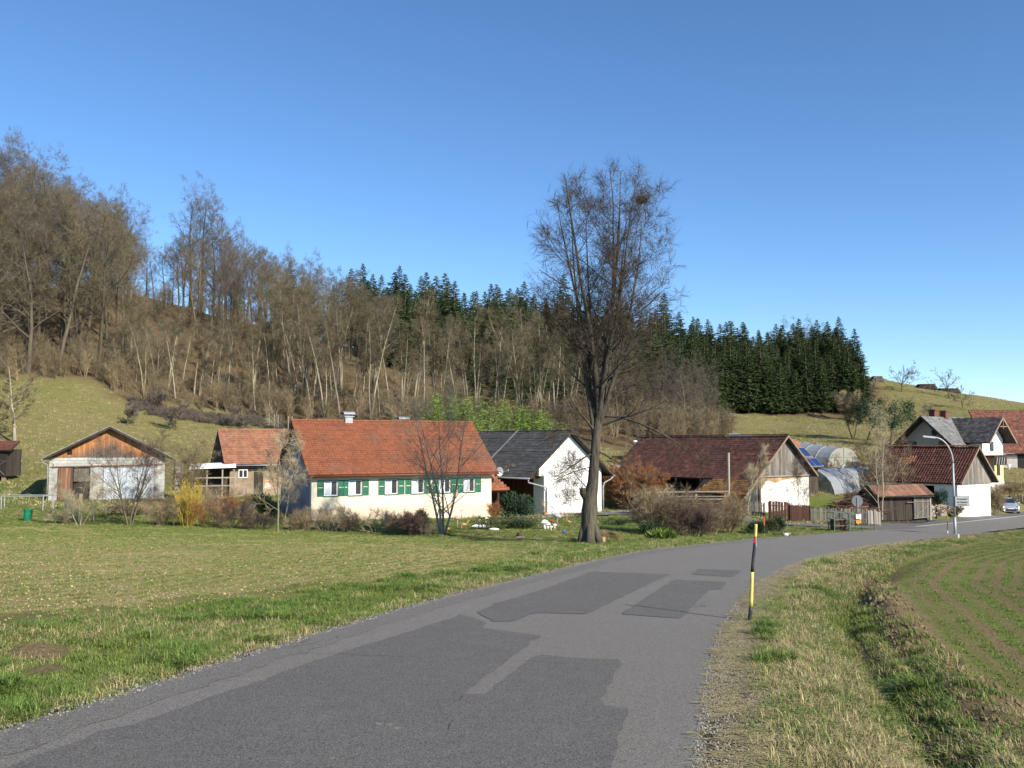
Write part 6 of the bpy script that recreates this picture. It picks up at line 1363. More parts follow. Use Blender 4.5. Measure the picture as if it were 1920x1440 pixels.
# hedge along the garden edge, from the left
S_ = 600
for u, v, h, w_, mt_, lb, n in [
    (110, 982, .9, 1.6, m_twig_pale, 'thin tangle of pale stems around the green netting', 9), (285, 984, 1.5, 2.6, m_twig_bush, 'brown bare bush just right of the dark fruit tree', 14), (318, 986, 1.7, 2.4, m_twig_bush, 'brown bare bush left of the yellow willow', 14),
    (392, 988, 2.1, 2.6, m_twig_orange, 'rust tinted bare bush right of the yellow willow', 16), (425, 990, 1.9, 2.4, m_twig_dark, 'dark purple brown bush in the left hedge', 16), (452, 991, 1.4, 2.2, m_twig_bush, 'low brown bush left of the dark conifer', 12),
    (485, 993, 1.1, 2.0, m_twig_dark, 'low dark reddish bush before the dark conifer', 14), (548, 994, 1.2, 2.2, m_twig_bush, 'low brown bush under the shaded gable', 12), (582, 995, 1.9, 2.2, m_twig_bush, 'bare bush at the left corner of the farmhouse', 14),
    (612, 996, 1.5, 2.0, m_twig_pale, 'bare bush under the first farmhouse window', 12), (645, 997, 1.7, 1.8, m_twig_pale, 'loose bare bush under the second farmhouse window', 10), (668, 998, 1.3, 1.8, m_twig_bush, 'brown bush between second and third farmhouse windows', 12),
    (708, 999, 1.7, 2.2, m_twig_pale, 'pale fanning bush under the third farmhouse window', 13), (735, 1000, 1.2, 1.6, m_twig_bush, 'low bush left of the purple shrub', 10), (798, 1003, 1.0, 1.5, m_twig_pale, 'sparse low bush beside the young multi stemmed tree', 9),
    (925, 972, 1.3, 1.1, m_twig_orange, 'rusty bare shrub at the right corner of the farmhouse', 10), (370, 960, 2.0, 3.4, m_twig_bush, 'brown thicket behind the yellow willow', 18), (300, 962, 1.5, 2.8, m_twig_bush, 'brown thicket in front of the pale barn doors', 14),
    (418, 950, 2.0, 3.2, m_twig_bush, 'brown thicket in front of the open timber shelter', 18), (450, 965, 1.7, 2.6, m_twig_orange, 'rust brown thicket left of the grey rail fence', 14)]:
    S_ += 1; shrub(S_, u, v, h*.78, w_, mt_, lb, n=int(n*.75), ntw=4, tww=.010, twl=.36)
S_ = 640
shrub(641, 352, 987, 2.35, 1.9, m_twig_yellow, 'bright yellow stemmed willow bush in the left hedge', n=42, levels=1, up=.12, ang=22, ntw=6, name='willow_bush')
shrub(642, 778, 1003, 1.15, 1.5, m_twig_dark, 'low dark purple shrub left of the young multi stemmed tree', n=26, levels=2, ntw=9)
shrub(643, 1200, 955, 3.5, 4.8, m_twig_orange, 'big rounded rust orange hedge bush in front of the old barn', n=34, ntw=13, twl=.34, tww=.022, name='rust_hedge_bush')
shrub(644, 1165, 950, 2.7, 3.4, m_twig_orange, 'smaller rust orange bush right of the lime tree trunk', n=22, ntw=11, twl=.34, tww=.02, name='rust_hedge_bush')
for u, v, h, w_, mt_, lb, n in [(1222, 1000, 2.6, 2.8, m_twig_bush, 'tall brown bare bush on the lawn right of the lime tree', 22), (1262, 1003, 2.5, 2.8, m_twig_bush, 'brown bare bush beside the grey rail stand', 22), (1298, 1006, 2.2, 2.6, m_twig_dark, 'dense reddish brown bush at the road edge', 22),
    (1330, 1004, 2.1, 2.6, m_twig_bush, 'brown bush in front of the grey rail stand', 20), (1362, 1000, 2.1, 2.0, m_twig_bush, 'rightmost brown bush of the road side clump', 18), (1235, 985, 2.4, 2.2, m_twig_pale, 'pale grey bush behind the brown clump', 14),
    (1345, 985, 2.3, 3.2, m_twig_orange, 'rust tinted bush behind the road side clump', 16), (1870, 962, 2.4, 1.5, m_twig_bush, 'tall brown bush between the white end wall and the silver car', 24), (1895, 925, 1.2, 3.2, m_twig_bush, 'brown bank shrub behind the silver car', 16),
    (1745, 963, 1.1, 1.6, m_twig_orange, 'rusty low bush at the foot of the orange marker post', 14), (1790, 966, .8, 1.3, m_twig_bush, 'low brown scrub at the white barn corner', 10), (1668, 948, 1.8, 2.6, m_twig_bush, 'brown scrub hanging on the board shed wall', 16),
    (1605, 948, 1.2, 3.0, m_twig_dark, 'dark scrub over the heap of sticks', 14), (1580, 905, 2.6, 3.0, m_twig_bush, 'bare scrub at the right end of the clear polytunnel', 14)]:
    S_ += 1; shrub(S_+20, u, v, h*.9, w_, mt_, lb, n=n, ntw=6, tww=.012, twl=.36)
# evergreens
leafmass(701, 968, 974, 1.9, 2.1, m_everg, 'dark green pointed leaved laurel bush in front of the barn porch', n=2600, leaf=.11, spike=.5, name='laurel_bush')
leafmass(702, 945, 992, .75, 3.4, m_juniper, 'low brownish green juniper on the front lawn', n=3200, leaf=.07, name='juniper', dpt=1.4)
leafmass(703, 986, 992, .6, 1.3, m_everg, 'small dark green shrub right of the low juniper', n=1200, leaf=.06)
leafmass(704, 1415, 1002, .95, 1.3, m_everg, 'dark round conifer shrub behind the striped pole', n=1700, leaf=.07)
leafmass(705, 1437, 1000, 1.05, 1.5, m_juniper, 'olive green shrub between two dark conifer shrubs', n=1700, leaf=.07)
leafmass(706, 1461, 995, 1.05, 1.0, m_everg, 'small pointed dark conifer at the road junction', n=1500, leaf=.07, shape=1.3)
leafmass(707, 492, 978, 2.0, 2.0, m_everg, 'dark green conifer below the tiled outbuilding', n=2600, leaf=.11, shape=1.1, name='conifer_shrub')
leafmass(708, 1220, 1003, .75, .9, m_everg, 'small dark plant with pale frost bitten leaves on the lawn', n=800, leaf=.08)
leafmass(709, 1155, 985, .35, 1.9, m_everg, 'low dark ground cover plant right of the lime trunk', n=900, leaf=.06, dpt=.8)
leafmass(710, 1240, 1010, .28, 1.2, m_grassB, 'clump of fresh green shoots at the road edge', n=420, leaf=.13, spike=.8, name='green_shoots')
leafmass(711, 1082, 1016, .2, .9, m_juniper, 'tiny low plant left of the lime trunk', n=300, leaf=.05)
leafmass(712, 1783, 962, 2.4, .9, m_everg, 'dark ivy climbing the shaded wall of the small white barn', n=2400, leaf=.08, name='ivy', loc=P(1762, 966, 74.5), dpt=1.6)
leafmass(713, 1095, 970, .35, 1.6, m_juniper, 'low mossy rockery plant left of the lime trunk', n=500, leaf=.06)
leafmass(714, 237, 968, .8, 2.6, m_twig_bush, 'low dry brown scrub before the block barn doors', n=1500, leaf=.10)
# mistletoe and ivy clad fruit trees on the meadow
def ivytree(seed, u, v, h, w_, label):
    q = G(u, v, 60); T = Tree(seed, .03, .5, 5, 2); c = [dict(n=9, ang=50, ratio=.6, up=.03, wig=.2, start=.3, seg=7, rr=.6, taper=.4, tip=.25, woodlvl=1, sides=6), dict(n=5, ang=45, ratio=.55, up=.04, wig=.25, start=.15, seg=4, sides=3), dict(n=0, ang=40, ratio=.5, seg=2, wig=.2)]
    T.limb(Vector((0, 0, -.2)), Vector((.25, 0, 1)), h*.9, h*.04, 0, c); T.finish(); o = tree_obj('ivy_clad_tree', T, m_bark_dark, m_twig_olive, label, 'tree', 'ivy clad fruit trees on the meadow', q)
    r = random.Random(seed); b = MB(); lob = [(Vector((r.uniform(-.38, .38)*w_, r.uniform(-.3, .3)*w_, h*r.uniform(.42, .95))), r.uniform(.10, .22)) for _ in range(16)]
    for i in range(2600):
        c_, s_ = r.choice(lob); d = Vector((r.gauss(0, 1), r.gauss(0, 1), r.gauss(0, 1))).normalized()*r.random()**.5; p = c_+d*s_*w_; dd = Vector((r.uniform(-1, 1), r.uniform(-1, 1), r.uniform(-1, .5))).normalized(); x = rnd_perp(dd, r)*.07; b.add([p-x, p+x, p+dd*.22], [(0, 1, 2)], r.uniform(.7, 1.7))
    b.build('ivy', m_everg, o)
ivytree(721, 1668, 838, 6.6, 6.6, 'biggest ivy clad fruit tree on the meadow left of the grey roofed house')
ivytree(722, 1628, 826, 6.4, 4.6, 'dark ivy clad fruit tree left of the biggest one')
gtree(723, 1600, 822, 6.2, dict(start=.25, n=10, ang=50), m_twig_olive, m_bark_dark, 'bare leaning fruit tree leftmost of the meadow group', stems=2, sp=.3, tww=.03, twl=.6, loc=G(1600, 822, 60))
gtree(724, 1590, 780, 5.5, dict(start=.3, n=10, ang=50), m_twig_pale, m_bark_pale, 'old bare tree at the lower right corner of the spruce block', stems=2, sp=.4, tww=.04, twl=.7, loc=G(1590, 786, 100))
# orchard trees
def orch(seed, u, v, h, lb, w_=.6):
    h *= .72; T = Tree(seed, .04, .5, 8, 2); c = [dict(n=12, ang=60, ratio=.95*w_/.6, up=.03, wig=.16, start=.28, seg=6, rr=.6, taper=.4, tip=.25, woodlvl=1, sides=5), dict(n=6, ang=45, ratio=.5, up=.08, wig=.2, start=.15, seg=4, sides=3), dict(n=0, ang=40, ratio=.5, seg=2, wig=.2)]
    T.limb(Vector((0, 0, -.2)), Vector((T.r.uniform(-.2, .2), 0, 1)), h*.9, h*.035, 0, c); T.finish(); return tree_obj('orchard_tree', T, m_bark_dark, m_twig_grey, lb, 'tree', 'bare orchard trees on the meadow', G(u, v, 60))
for i, (u, v, h, lb) in enumerate([(1690, 735, 6.5, 'bare round crowned orchard tree on the ridge right of the spruces'), (1640, 750, 5.0, 'leaning bare orchard tree close to the spruce edge'), (1780, 748, 6.5, 'widest bare orchard tree in front of the dark woodpile on the ridge'),
    (1748, 722, 4.5, 'small bare orchard tree just behind the dark woodpile'), (1832, 740, 5.5, 'bare orchard tree over the wooden frame on the ridge'), (1805, 765, 4.5, 'small bare orchard tree below the wooden frame'), (1860, 741, 3, 'tiny bare orchard tree farthest right on the ridge'),
    (1745, 800, 4.5, 'faint bare tree above the grey roofed house'), (298, 768, 2.6, 'small dark pruned tree just below the bramble belt'), (330, 806, 3.2, 'crooked dark pruned tree above the block barn ridge'), (240, 798, 2.4, 'small twiggy tree directly above the block barn ridge'), (455, 806, 3.0, 'small dark pruned tree above the tiled outbuilding')]):
    orch(740+i, u, v, h, lb, .8)
# bamboo
def bamboo(seed, u0, u1, Y, hs, label):
    r = random.Random(seed); c = at((u0+u1)/2, Y); o = empty('bamboo_clump', c, 0, label, 'bamboo'); b = MB(); st = MB(); w_ = (u1-u0)/FP*Y
    for i in range(120):
        x = r.uniform(-.5, .5); h = np.interp(x, [-.5, -.35, -.1, .2, .5], hs)*r.uniform(.8, 1.05); bx = x*w_; by = r.uniform(-1.5, 1.5); lx, ly = r.uniform(-.6, .6), r.uniform(-.8, .3)
        pts = [Vector((bx+lx*t*t, by+ly*t*t, h*(t-.08*t*t))) for t in (0, .35, .7, 1)]; st.tube(pts, [.015, .013, .009, .004], 4, cap=False)
        for k in range(60):
            t = r.uniform(.25, 1); p = Vector((bx+lx*t*t, by+ly*t*t, h*(t-.08*t*t)))+Vector((r.gauss(0, .2), r.gauss(0, .2), r.gauss(0, .12))); d = Vector((r.gauss(0, 1), r.gauss(0, 1), r.uniform(-.6, .5))).normalized(); s_ = rnd_perp(d, r)*.035; b.add([p-s_, p+s_, p+d*.34], [(0, 1, 2)], r.uniform(.6, 1.5))
    st.build('cane', m_bamboo, o); b.build('foliage', m_bamboo, o)
bamboo(801, 795, 930, 88, [7.4, 8.6, 8.9, 8.2, 6.8], 'tall bright green bamboo clump behind the right end of the farmhouse roof')
bamboo(802, 915, 1060, 90, [8.0, 8.0, 7.4, 6.4, 5.0], 'lower bright green bamboo clump sloping down behind the white barn roof')

# ================================================================ fences
def rail_pts(pts): return [Vector(p) for p in pts]
def picket(name, label, pts, sp, w_, h, mat, hj=.06, th=.022, top=None, rails=True, gapj=0, cat='fence'):
    o = empty(name, pts[0], 0, label, cat); o0 = Vector(pts[0]); first = None; meshes = []
    for a, c in zip(pts[:-1], pts[1:]):
        a, c = Vector(a), Vector(c); d = c-a; n = max(1, int(d.length/sp)); u = d.normalized(); nn = Vector((u.y, -u.x, 0)).normalized()
        if not meshes:
            for q in range(6):
                b = MB(); hh = h*(1+R.uniform(-hj, hj)); ww = w_*R.uniform(.85, 1.1); l = R.uniform(-.02, .02)
                if top == 'point': b.prism([(0, 0, 0), (ww, 0, 0), (ww+l, 0, hh-.05), (ww/2+l, 0, hh), (l, 0, hh-.05)], (0, th, 0), R.uniform(.7, 1.3))
                elif top == 'notch': b.prism([(0, 0, 0), (ww, 0, 0), (ww, 0, hh), (ww*.8, 0, hh), (ww*.8, 0, hh-.03), (ww*.2, 0, hh-.03), (ww*.2, 0, hh), (0, 0, hh)], (0, th, 0), R.uniform(.8, 1.2))
                else: b.prism([(0, 0, 0), (ww, 0, 0), (ww+l, 0, hh), (l, 0, hh+R.uniform(-.03, .03))], (0, th, 0), R.uniform(.7, 1.3))
                meshes.append(b.mesh('picket', mat))
        for i in range(n):
            p = a+d*(i/n)-o0+u*R.uniform(-gapj, gapj); link('picket', R.choice(meshes), o, p-nn*.03+Vector((0, 0, R.uniform(-.03, .02))), (0, R.uniform(-.03, .03), math.atan2(u.y, u.x)))
        if rails:
            for z in (.25, .75):
                b = MB(); b.bar(a-o0+Vector((0, 0, h*z))+nn*-.05+nn*.09*0, c-o0+Vector((0, 0, h*z))+nn*-.05, .03, .06); b.build('rail', mat, o)
        for q in (a, c):
            b = MB(); b.box((q.x-o0.x-.05, q.y-o0.y+.03, q.z-o0.z-.2), (q.x-o0.x+.05, q.y-o0.y+.13, q.z-o0.z+h*.95)); b.build('post', mat, o)
    return o
def Q(u, v, Y): return P(u, v, Y)
picket('picket_fence', 'short dark picket fence under the board strip of the old barn', [Q(1398, 966, 66.5), Q(1434, 969, 66.5)], .115, .07, 1.05, m_woodgrey, top='point')
picket('plank_fence', 'red brown plank fence with notched tops before the plaster wall', [Q(1443, 972, 65.5), Q(1481, 975, 65.5)], .185, .19, 1.25, m_woodbrown, hj=.04, top='notch')
picket('plank_fence', 'darker lower red brown plank fence section towards the grey pickets', [Q(1483, 975, 65.4), Q(1519, 977, 65.4)], .185, .19, 1.12, m_woodbrown, hj=.02, top='notch')
picket('picket_fence', 'long weathered grey picket fence in front of the stick heap', [Q(1521, 977, 65.4), Q(1575, 979, 65.2), Q(1627, 981, 65)], .105, .075, .98, m_woodgrey)
picket('plank_fence', 'pale grey wide plank fence end beside the thin tree', [Q(1628, 982, 65), Q(1651, 983, 65.2)], .13, .125, .95, m_woodpale, rails=False)
picket('plank_fence', 'pale grey boarded fence before the dark opening of the small barn', [Q(1736, 968, 70.5), Q(1756, 968, 71.2), Q(1776, 967, 72)], .15, .14, .85, m_woodpale, rails=False)
picket('picket_fence', 'upper dark picket fence on the bank at the right edge', [Q(1884, 924, 96), Q(1975, 930, 96)], .16, .1, 1.15, m_wooddark)
picket('picket_fence', 'lower dark picket fence behind the silver car', [Q(1893, 950, 90), Q(1985, 956, 90)], .15, .1, 1.15, m_wooddark)
# weathered rail stand behind the brown bushes
ra = Q(1225, 962, 62.5); rs_ = empty('plank_rack', ra, 0, 'weathered grey open plank rack standing behind the brown bushes', 'rack')
for x in (.1, 2.9, 5.1):
    b = MB(); b.box((x, 0, -.3), (x+.13, .13, 1.35)); b.box((x, .9, -.3), (x+.13, 1.03, 1.35)); b.build('post', m_woodpale, rs_)
for i in range(7):
    b = MB(); b.obox((-.3+R.uniform(-.2, .2), -.15+i*.18, 1.36+R.uniform(0, .05)), (5.7+R.uniform(-.3, .2), R.uniform(-.05, .05), .05), (0, .15, 0), (0, 0, .035), R.uniform(.8, 1.2)); b.build('plank', m_woodpale, rs_)
for z in (.25, .62, .92, 1.1):
    b = MB(); b.box((-.2, -.04, z), (5.4, .0, z+.07), R.uniform(.8, 1.2)); b.build('rail', m_woodpale, rs_)
po_ = MB(); po_.tube([(0, 0, -.3), (-.02, 0, 2), (0, 0, 4.3)], [.085, .08, .07], 8); o = po_.build('wooden_pole', m_woodpale, None, True, label='tall plain wooden pole in front of the old barn roof', cat='pole'); o.location = Q(1368, 965, 63.5)
# grey rails and posts left of the dark conifer
ra = Q(408, 962, 63); rf_ = empty('rail_fence', ra, .1, 'loose grey rail fence with leaning posts left of the farmhouse gable', 'fence')
for x, h in ((0, 1.2), (1.85, 1.75), (2.55, .9), (4.2, .8)):
    b = MB(); b.bar((x, 0, -.2), (x+R.uniform(-.05, .05), 0, h), .09, .09); b.build('post', m_woodpale, rf_)
for a, c in (((0, -.06, 1.0), (1.9, -.06, 1.25)), ((1.85, -.06, 1.3), (2.9, -.06, 1.35)), ((0, -.06, .5), (1.9, -.06, .55)), ((1.9, -.06, .4), (4.2, -.06, .35))):
    b = MB(); b.bar(a, c, .03, .06); b.build('rail', m_woodpale, rf_)
# white pipe frame at far left
ra = G(8, 952); fr_ = empty('pipe_frame', ra, 0, 'white pipe rail frame standing on the grass at the far left', 'frame')
L1 = (100-8)/FP*ra.y
for x, y in ((0, 0), (.35, -1.0), (L1, 0), (L1-.3, -.8), (L1*.82, -.2)):
    b = MB(); b.tube([(x, y, -.1), (x, y, .83)], .028, 6); b.build('leg', m_steel, fr_)
for a, c in (((0, 0, .83), (L1, 0, .83)), ((.35, -1.0, .80), (L1-.3, -.8, .80)), ((0, 0, .83), (.35, -1, .80)), ((L1, 0, .83), (L1-.3, -.8, .80))):
    b = MB(); b.tube([a, c], .028, 6); b.build('top_rail', m_steel, fr_)
# green tub
g = G(51, 977); b = MB(); K = 14
m_tub = M('green_plastic', (.015,.20,.10), (.01,.14,.07), scale=3, rough=.45)
rr_ = [(.19, 0), (.205, .02), (.22, .35), (.235, .62), (.25, .63), (.25, .68), (.22, .68), (.20, .1)]
vs_ = [(r*math.cos(6.283*k/K), r*math.sin(6.283*k/K), z) for r, z in rr_ for k in range(K)]
b.add(vs_, [(i*K+k, i*K+(k+1) % K, (i+1)*K+(k+1) % K, (i+1)*K+k) for i in range(len(rr_)-1) for k in range(K)]); o = b.build('green_tub', m_tub, None, label='bright green plastic tub standing on the lawn at the far left', cat='tub'); o.location = g; o.rotation_euler = (0, .08, 0)
# green netting fence receding towards the barn
m_net, _t, _b = nodes('green_netting'); _b.inputs['Base Color'].default_value = (.03,.11,.075,1)
_wv = N(_t, 'ShaderNodeTexWave'); _wv.inputs['Scale'].default_value = 22; _t.links.new(coords(_t), _wv.inputs[0]); _r = N(_t, 'ShaderNodeMapRange'); _r.inputs[3].default_value = .35; _r.inputs[4].default_value = .75; _t.links.new(_wv.outputs['Fac'], _r.inputs[0]); _t.links.new(_r.outputs[0], _b.inputs['Alpha'])
a0, a1 = G(148, 980), G(121, 955); nf = empty('netting_fence', a0, 0, 'green netting fence with thin posts receding towards the block barn', 'fence'); dv = a1-a0
b = MB(); 
for i in range(8): p, q = dv*i/8, dv*(i+1)/8; s_ = .03*math.sin(i); b.poly([p, q, q+Vector((s_, 0, 1.15)), p+Vector((-s_, 0, 1.15))])
b.build('netting', m_net, nf)
for i in range(4): b = MB(); p = dv*i/3; b.bar(p-Vector((0, 0, .2)), p+Vector((0, 0, 1.25)), .04, .04); b.build('post', m_woodpale, nf)
for j, (u, v, h, lb) in enumerate([(168, 978, 1.4, 'grey stake right of the green netting'), (175, 978, .9, 'short grey stake beside the taller one'), (154, 980, 1.0, 'grey stake at the near end of the green netting'), (98, 960, 1.2, 'grey stake at the left barn corner')]):
    b = MB(); b.bar((0, 0, -.1), (R.uniform(-.06, .06), 0, h), .06, .05); o = b.build('stake', m_woodpale, None, label=lb, cat='stake', group='garden stakes'); o.location = G(u, v)
# wire fence posts along the meadow edge of the wood
b = MB(); b.bar((0, 0, -.2), (0, 0, 1.7), .08, .08); pm_ = b.mesh('fence_post', m_woodpale); k = 0
for u, v in [(505,762),(515,765),(522,768),(541,778),(548,782),(575,782),(598,779),(612,781),(634,783),(655,784),(682,786),(700,787),(735,788),(770,789)]:
    q = at(u, np.interp(u, [500, 800], [112, 106])); o = link('fence_post', pm_, None, q, label='pale wooden fence post along the lower edge of the wood', cat='post', group='fence posts below the wood')

# ================================================================ road side furniture
m_yel = M('worn_yellow_paint', (.72,.60,.16), (.62,.50,.12), (.45,.38,.15), scale=6, rough=.6, l3=.6, h3=.75)
m_blk = M('worn_black_paint', (.028,.028,.03), (.05,.05,.052), (.12,.12,.12), scale=10, rough=.55, l3=.6, h3=.8, s3=5)
m_redr = M('red_reflector', (.5,.02,.03), (.4,.015,.02), rough=.25); m_orange = M('orange_paint', (.78,.13,.03), (.62,.10,.025), rough=.5); m_whp = M('white_paint', (.8,.8,.78), (.7,.7,.68), rough=.45)
base = G(1405, 1168); sc0 = base.y; pxm = FP/sc0
sp_ = empty('snow_pole', base, 0, 'leaning black and yellow striped wooden snow pole on the right road shoulder', 'snow pole')
top = Vector((15/pxm, 0, 181/pxm)); 
def seg(f0, f1, mat, r0, r1, nm='band'):
    b = MB(); d = top; n = 5; pts = []; rad = []
    for i in range(n+1):
        f = f0+(f1-f0)*i/n; p = d*f; p.x += .006*math.sin(f*9); pts.append(p); rad.append((.029-.008*f)*(1+.03*math.sin(f*40)))
    b.tube(pts, rad, 12); return b.build(nm, mat, sp_, True)
seg(-.06, .165, m_blk, 0, 0); seg(.165, .515, m_yel, 0, 0); seg(.515, .865, m_blk, 0, 0); seg(.865, 1.0, m_yel, 0, 0)
p = top*.832; b = MB(); b.obox(p+Vector((-.022, -.036, -.035)), (.02, .0, 0), (0, .014, 0), (0, 0, .07)); b.build('reflector', m_redr, sp_)
p = top*.815; b = MB(); b.obox(p+Vector((.012, -.030, -.06)), (.006, .008, 0), (0, .01, 0), (0, 0, .13)); b.build('reflector', m_whp, sp_)
def marker(u, vb, vt, lb, bands, Y=None, r=.03):
    g = G(u, vb) if Y is None else P(u, vb, Y); h = (vb-vt)/FP*g.y; o = empty('marker_pole', g, 0, lb, 'marker pole', 'thin marker poles along the road')
    b = MB(); b.tube([(0, 0, -.1), (0, 0, h)], r*.7, 8); b.build('pole', m_blk, o)
    for f0, f1, m_ in bands: b = MB(); b.tube([(0, 0, h*f0), (0, 0, h*f1)], r, 8); b.build('band', m_, o)
marker(1433, 1007, 968, 'thin orange and black marker pole just right of the striped snow pole top', [(.56, 1.0, m_orange), (0, .16, m_orange)])
marker(1777, 1001, 940, 'thin marker pole with orange band left of the street lamp', [(.38, .62, m_orange), (0, .1, m_whp)])
marker(1639, 994, 950, 'plain black marker pole beside the metal rack', [])
# street lamp with place sign
lb_ = G(1791, 1003); pl = FP/lb_.y; sl_o = empty('street_lamp', lb_, 0, 'tall galvanised street lamp with curved arm at the right', 'street lamp')
hL = (1003-870)/pl
pts = [(0, 0, -.1), (0, 0, hL*.6), (0, 0, hL)]; b = MB(); b.tube([(0, 0, -.1), (0, 0, 1.1)], .085, 12); b.tube([(0, 0, 1.1), (0, 0, hL)], [.068, .06], 12)
arc = [];
for k in range(12): a = math.radians(90*k/11); arc.append((-(1-math.cos(a))*1.15, 0, hL+math.sin(a)*(1003-822)/pl-math.sin(a)*hL))
b.tube(arc, [.055-.0015*k for k in range(12)], 10); b.build('pole', m_steel, sl_o, True)
e = Vector(arc[-1]); b = MB(); b.obox(e+Vector((-.72, -.11, .02)), (.78, 0, -.08), (0, .22, 0), (0, 0, .10)); b.build('lamp_head', m_steel, sl_o); b = MB(); b.obox(e+Vector((-.68, -.08, -.012)), (.5, 0, -.05), (0, .16, 0), (0, 0, .03)); b.build('lens', m_filmEnd, sl_o)
b = MB(); b.tube([(0, 0, -.1), (0, 0, .06)], .16, 12); b.build('base_plate', m_greywall, sl_o)
so_ = empty('place_sign', lb_, 0, 'grey place name sign fixed to the street lamp pole', 'sign'); z1, z0 = (1003-931)/pl, (1003-950)/pl; W_ = (1817-1790)/pl
m_sgn = M('grey_sign_face', (.34,.36,.37), (.30,.32,.33), rough=.5); m_ink = M('black_lettering', (.02,.02,.02), (.02,.02,.02), rough=.6)
tb = Matrix.Rotation(.03, 4, 'Y')
b = MB(); b.box((-.02, -.12, z0), (W_, -.095, z1)); b.build('sign_panel', m_blk, so_); b = MB(); b.box((.01, -.126, z0+.03), (W_-.03, -.121, z1-.03)); b.build('sign_face', m_sgn, so_)
for i, (tx, sz_, yy) in enumerate((('Krottendorf', .155, .63), ('bei Neuhaus', .155, .33), ('am Klausenbach', .085, .12))):
    cu = bpy.data.curves.new('lettering', 'FONT'); cu.body = tx; cu.size = sz_*1.05; cu.align_x = 'CENTER'; cu.extrude = .002; cu.offset = .0035; cu.materials.append(m_ink); o = bpy.data.objects.new('lettering', cu); COL.objects.link(o); o.parent = so_; o.location = (W_*.48, -.130, z0+(z1-z0)*yy); o.rotation_euler = (math.pi/2, 0, 0)
    wd = len(tx)*sz_*.56; o.scale = (min(1, W_*.86/wd), 1, 1)
b = MB(); b.tube([(0, 0, -.1), (0, 0, .26)], .05, 8); o = b.build('marker_stone', m_whp, None, label='short pale boundary stone at the foot of the street lamp', cat='stone'); o.location = G(1797, 1010)
# round sign seen from behind
g = G(1609, 985); k_ = FP/g.y; rs1 = empty('road_sign', g, 0, 'round road sign seen from behind on a thin pole by the junction', 'sign'); z = (985-940)/k_
b = MB(); b.tube([(0, 0, -.1), (0, 0, z+.25)], .03, 8); b.build('pole', m_steel, rs1); b = MB(); b.tube([(0, .035, z), (0, .055, z)], .40, 24); m_sback = M('dull_grey_sign_back', (.15,.16,.165), (.12,.13,.135), rough=.7); b.build('sign_plate', m_sback, rs1); b = MB(); b.prism([(-.28, .04, z-.95), (.28, .04, z-.95), (.22, .04, z-.55), (-.22, .04, z-.55)], (0, .012, 0)); b.build('lower_plate', m_sback, rs1)
# metal pens with notice board
def pen(u0, u1, vb, vt, lb):
    a = G(u0, vb); k_ = FP/a.y; W_ = (u1-u0)/k_; h = (vb-vt)/k_; o = empty('metal_rack', a, .08, lb, 'rack', 'grey green tube racks beside the junction')
    for x in (0, W_*.62 if u1-u0 > 30 else W_, W_):
        for y in (0, .9): b = MB(); b.bar((x, y, -.05), (x, y, h), .045, .045); b.build('upright', m_gtube, o)
    for z in (h, h*.64, h*.30):
        b = MB(); b.bar((0, 0, z), (W_, 0, z), .04, .04); b.bar((0, .9, z), (W_, .9, z), .04, .04); b.bar((0, 0, z), (0, .9, z), .04, .04); b.bar((W_, 0, z), (W_, .9, z), .04, .04); b.build('rail', m_gtube, o)
    for i in range(int(W_/.13)):
        b = MB(); b.bar((i*.13, .9, h*.64), (i*.13, .9, h), .012, .012); b.build('bar', m_gtube, o)
    return o
m_gtube = M('grey_green_tube', (.16,.20,.16), (.11,.14,.11), rough=.5, metal=.3)
pen(1565, 1592, 996, 962, 'larger grey green tube rack holding a brown bale'); pen(1594, 1617, 997, 964, 'smaller grey green tube rack carrying the election style notice')
b = MB(); b.box((-.5, -.4, 0), (.5, .4, .72)); m_bale = M('brown_bale', (.10,.055,.035), (.06,.035,.025), scale=6, bump=.6)
o = b.build('bale', m_bale, None, label='dark brown bale inside the larger tube rack', cat='bale'); q = G(1579, 996); o.location = q+Vector((0, .45, 0)); bv = o.modifiers.new('round', 'BEVEL'); bv.width = .15; bv.segments = 3
g = G(1605, 996); k_ = FP/g.y; nb = empty('notice_board', g+Vector((0, -.06, 0)), .05, 'small white and orange notice board hung on the tube rack', 'sign'); z1, zm, z0 = (996-964)/k_, (996-974)/k_, (996-982)/k_; W_ = 10.5/k_
b = MB(); b.box((0, 0, zm), (W_, .02, z1)); b.build('white_panel', m_whp, nb); b = MB(); b.prism([(0, 0, z0+.05), (W_*.3, 0, z0), (W_*.95, 0, z0+.04), (W_, 0, zm-.005), (0, 0, zm-.005)], (0, .02, 0)); b.build('orange_panel', M('signal_orange', (.85,.28,.03), (.75,.22,.02), rough=.5), nb)
b = MB(); b.box((W_*.12, -.006, z1-.09), (W_*.62, -.001, z1-.05)); b.box((W_*.12, -.006, zm+.13), (W_*.5, -.001, zm+.17)); b.build('print_marks', m_ink, nb); b = MB(); b.box((W_*.62, -.006, zm+.12), (W_*.8, -.001, zm+.17)); b.box((W_*.3, -.006, zm+.02), (W_*.7, -.001, zm+.05)); b.build('print_marks', m_redr, nb)
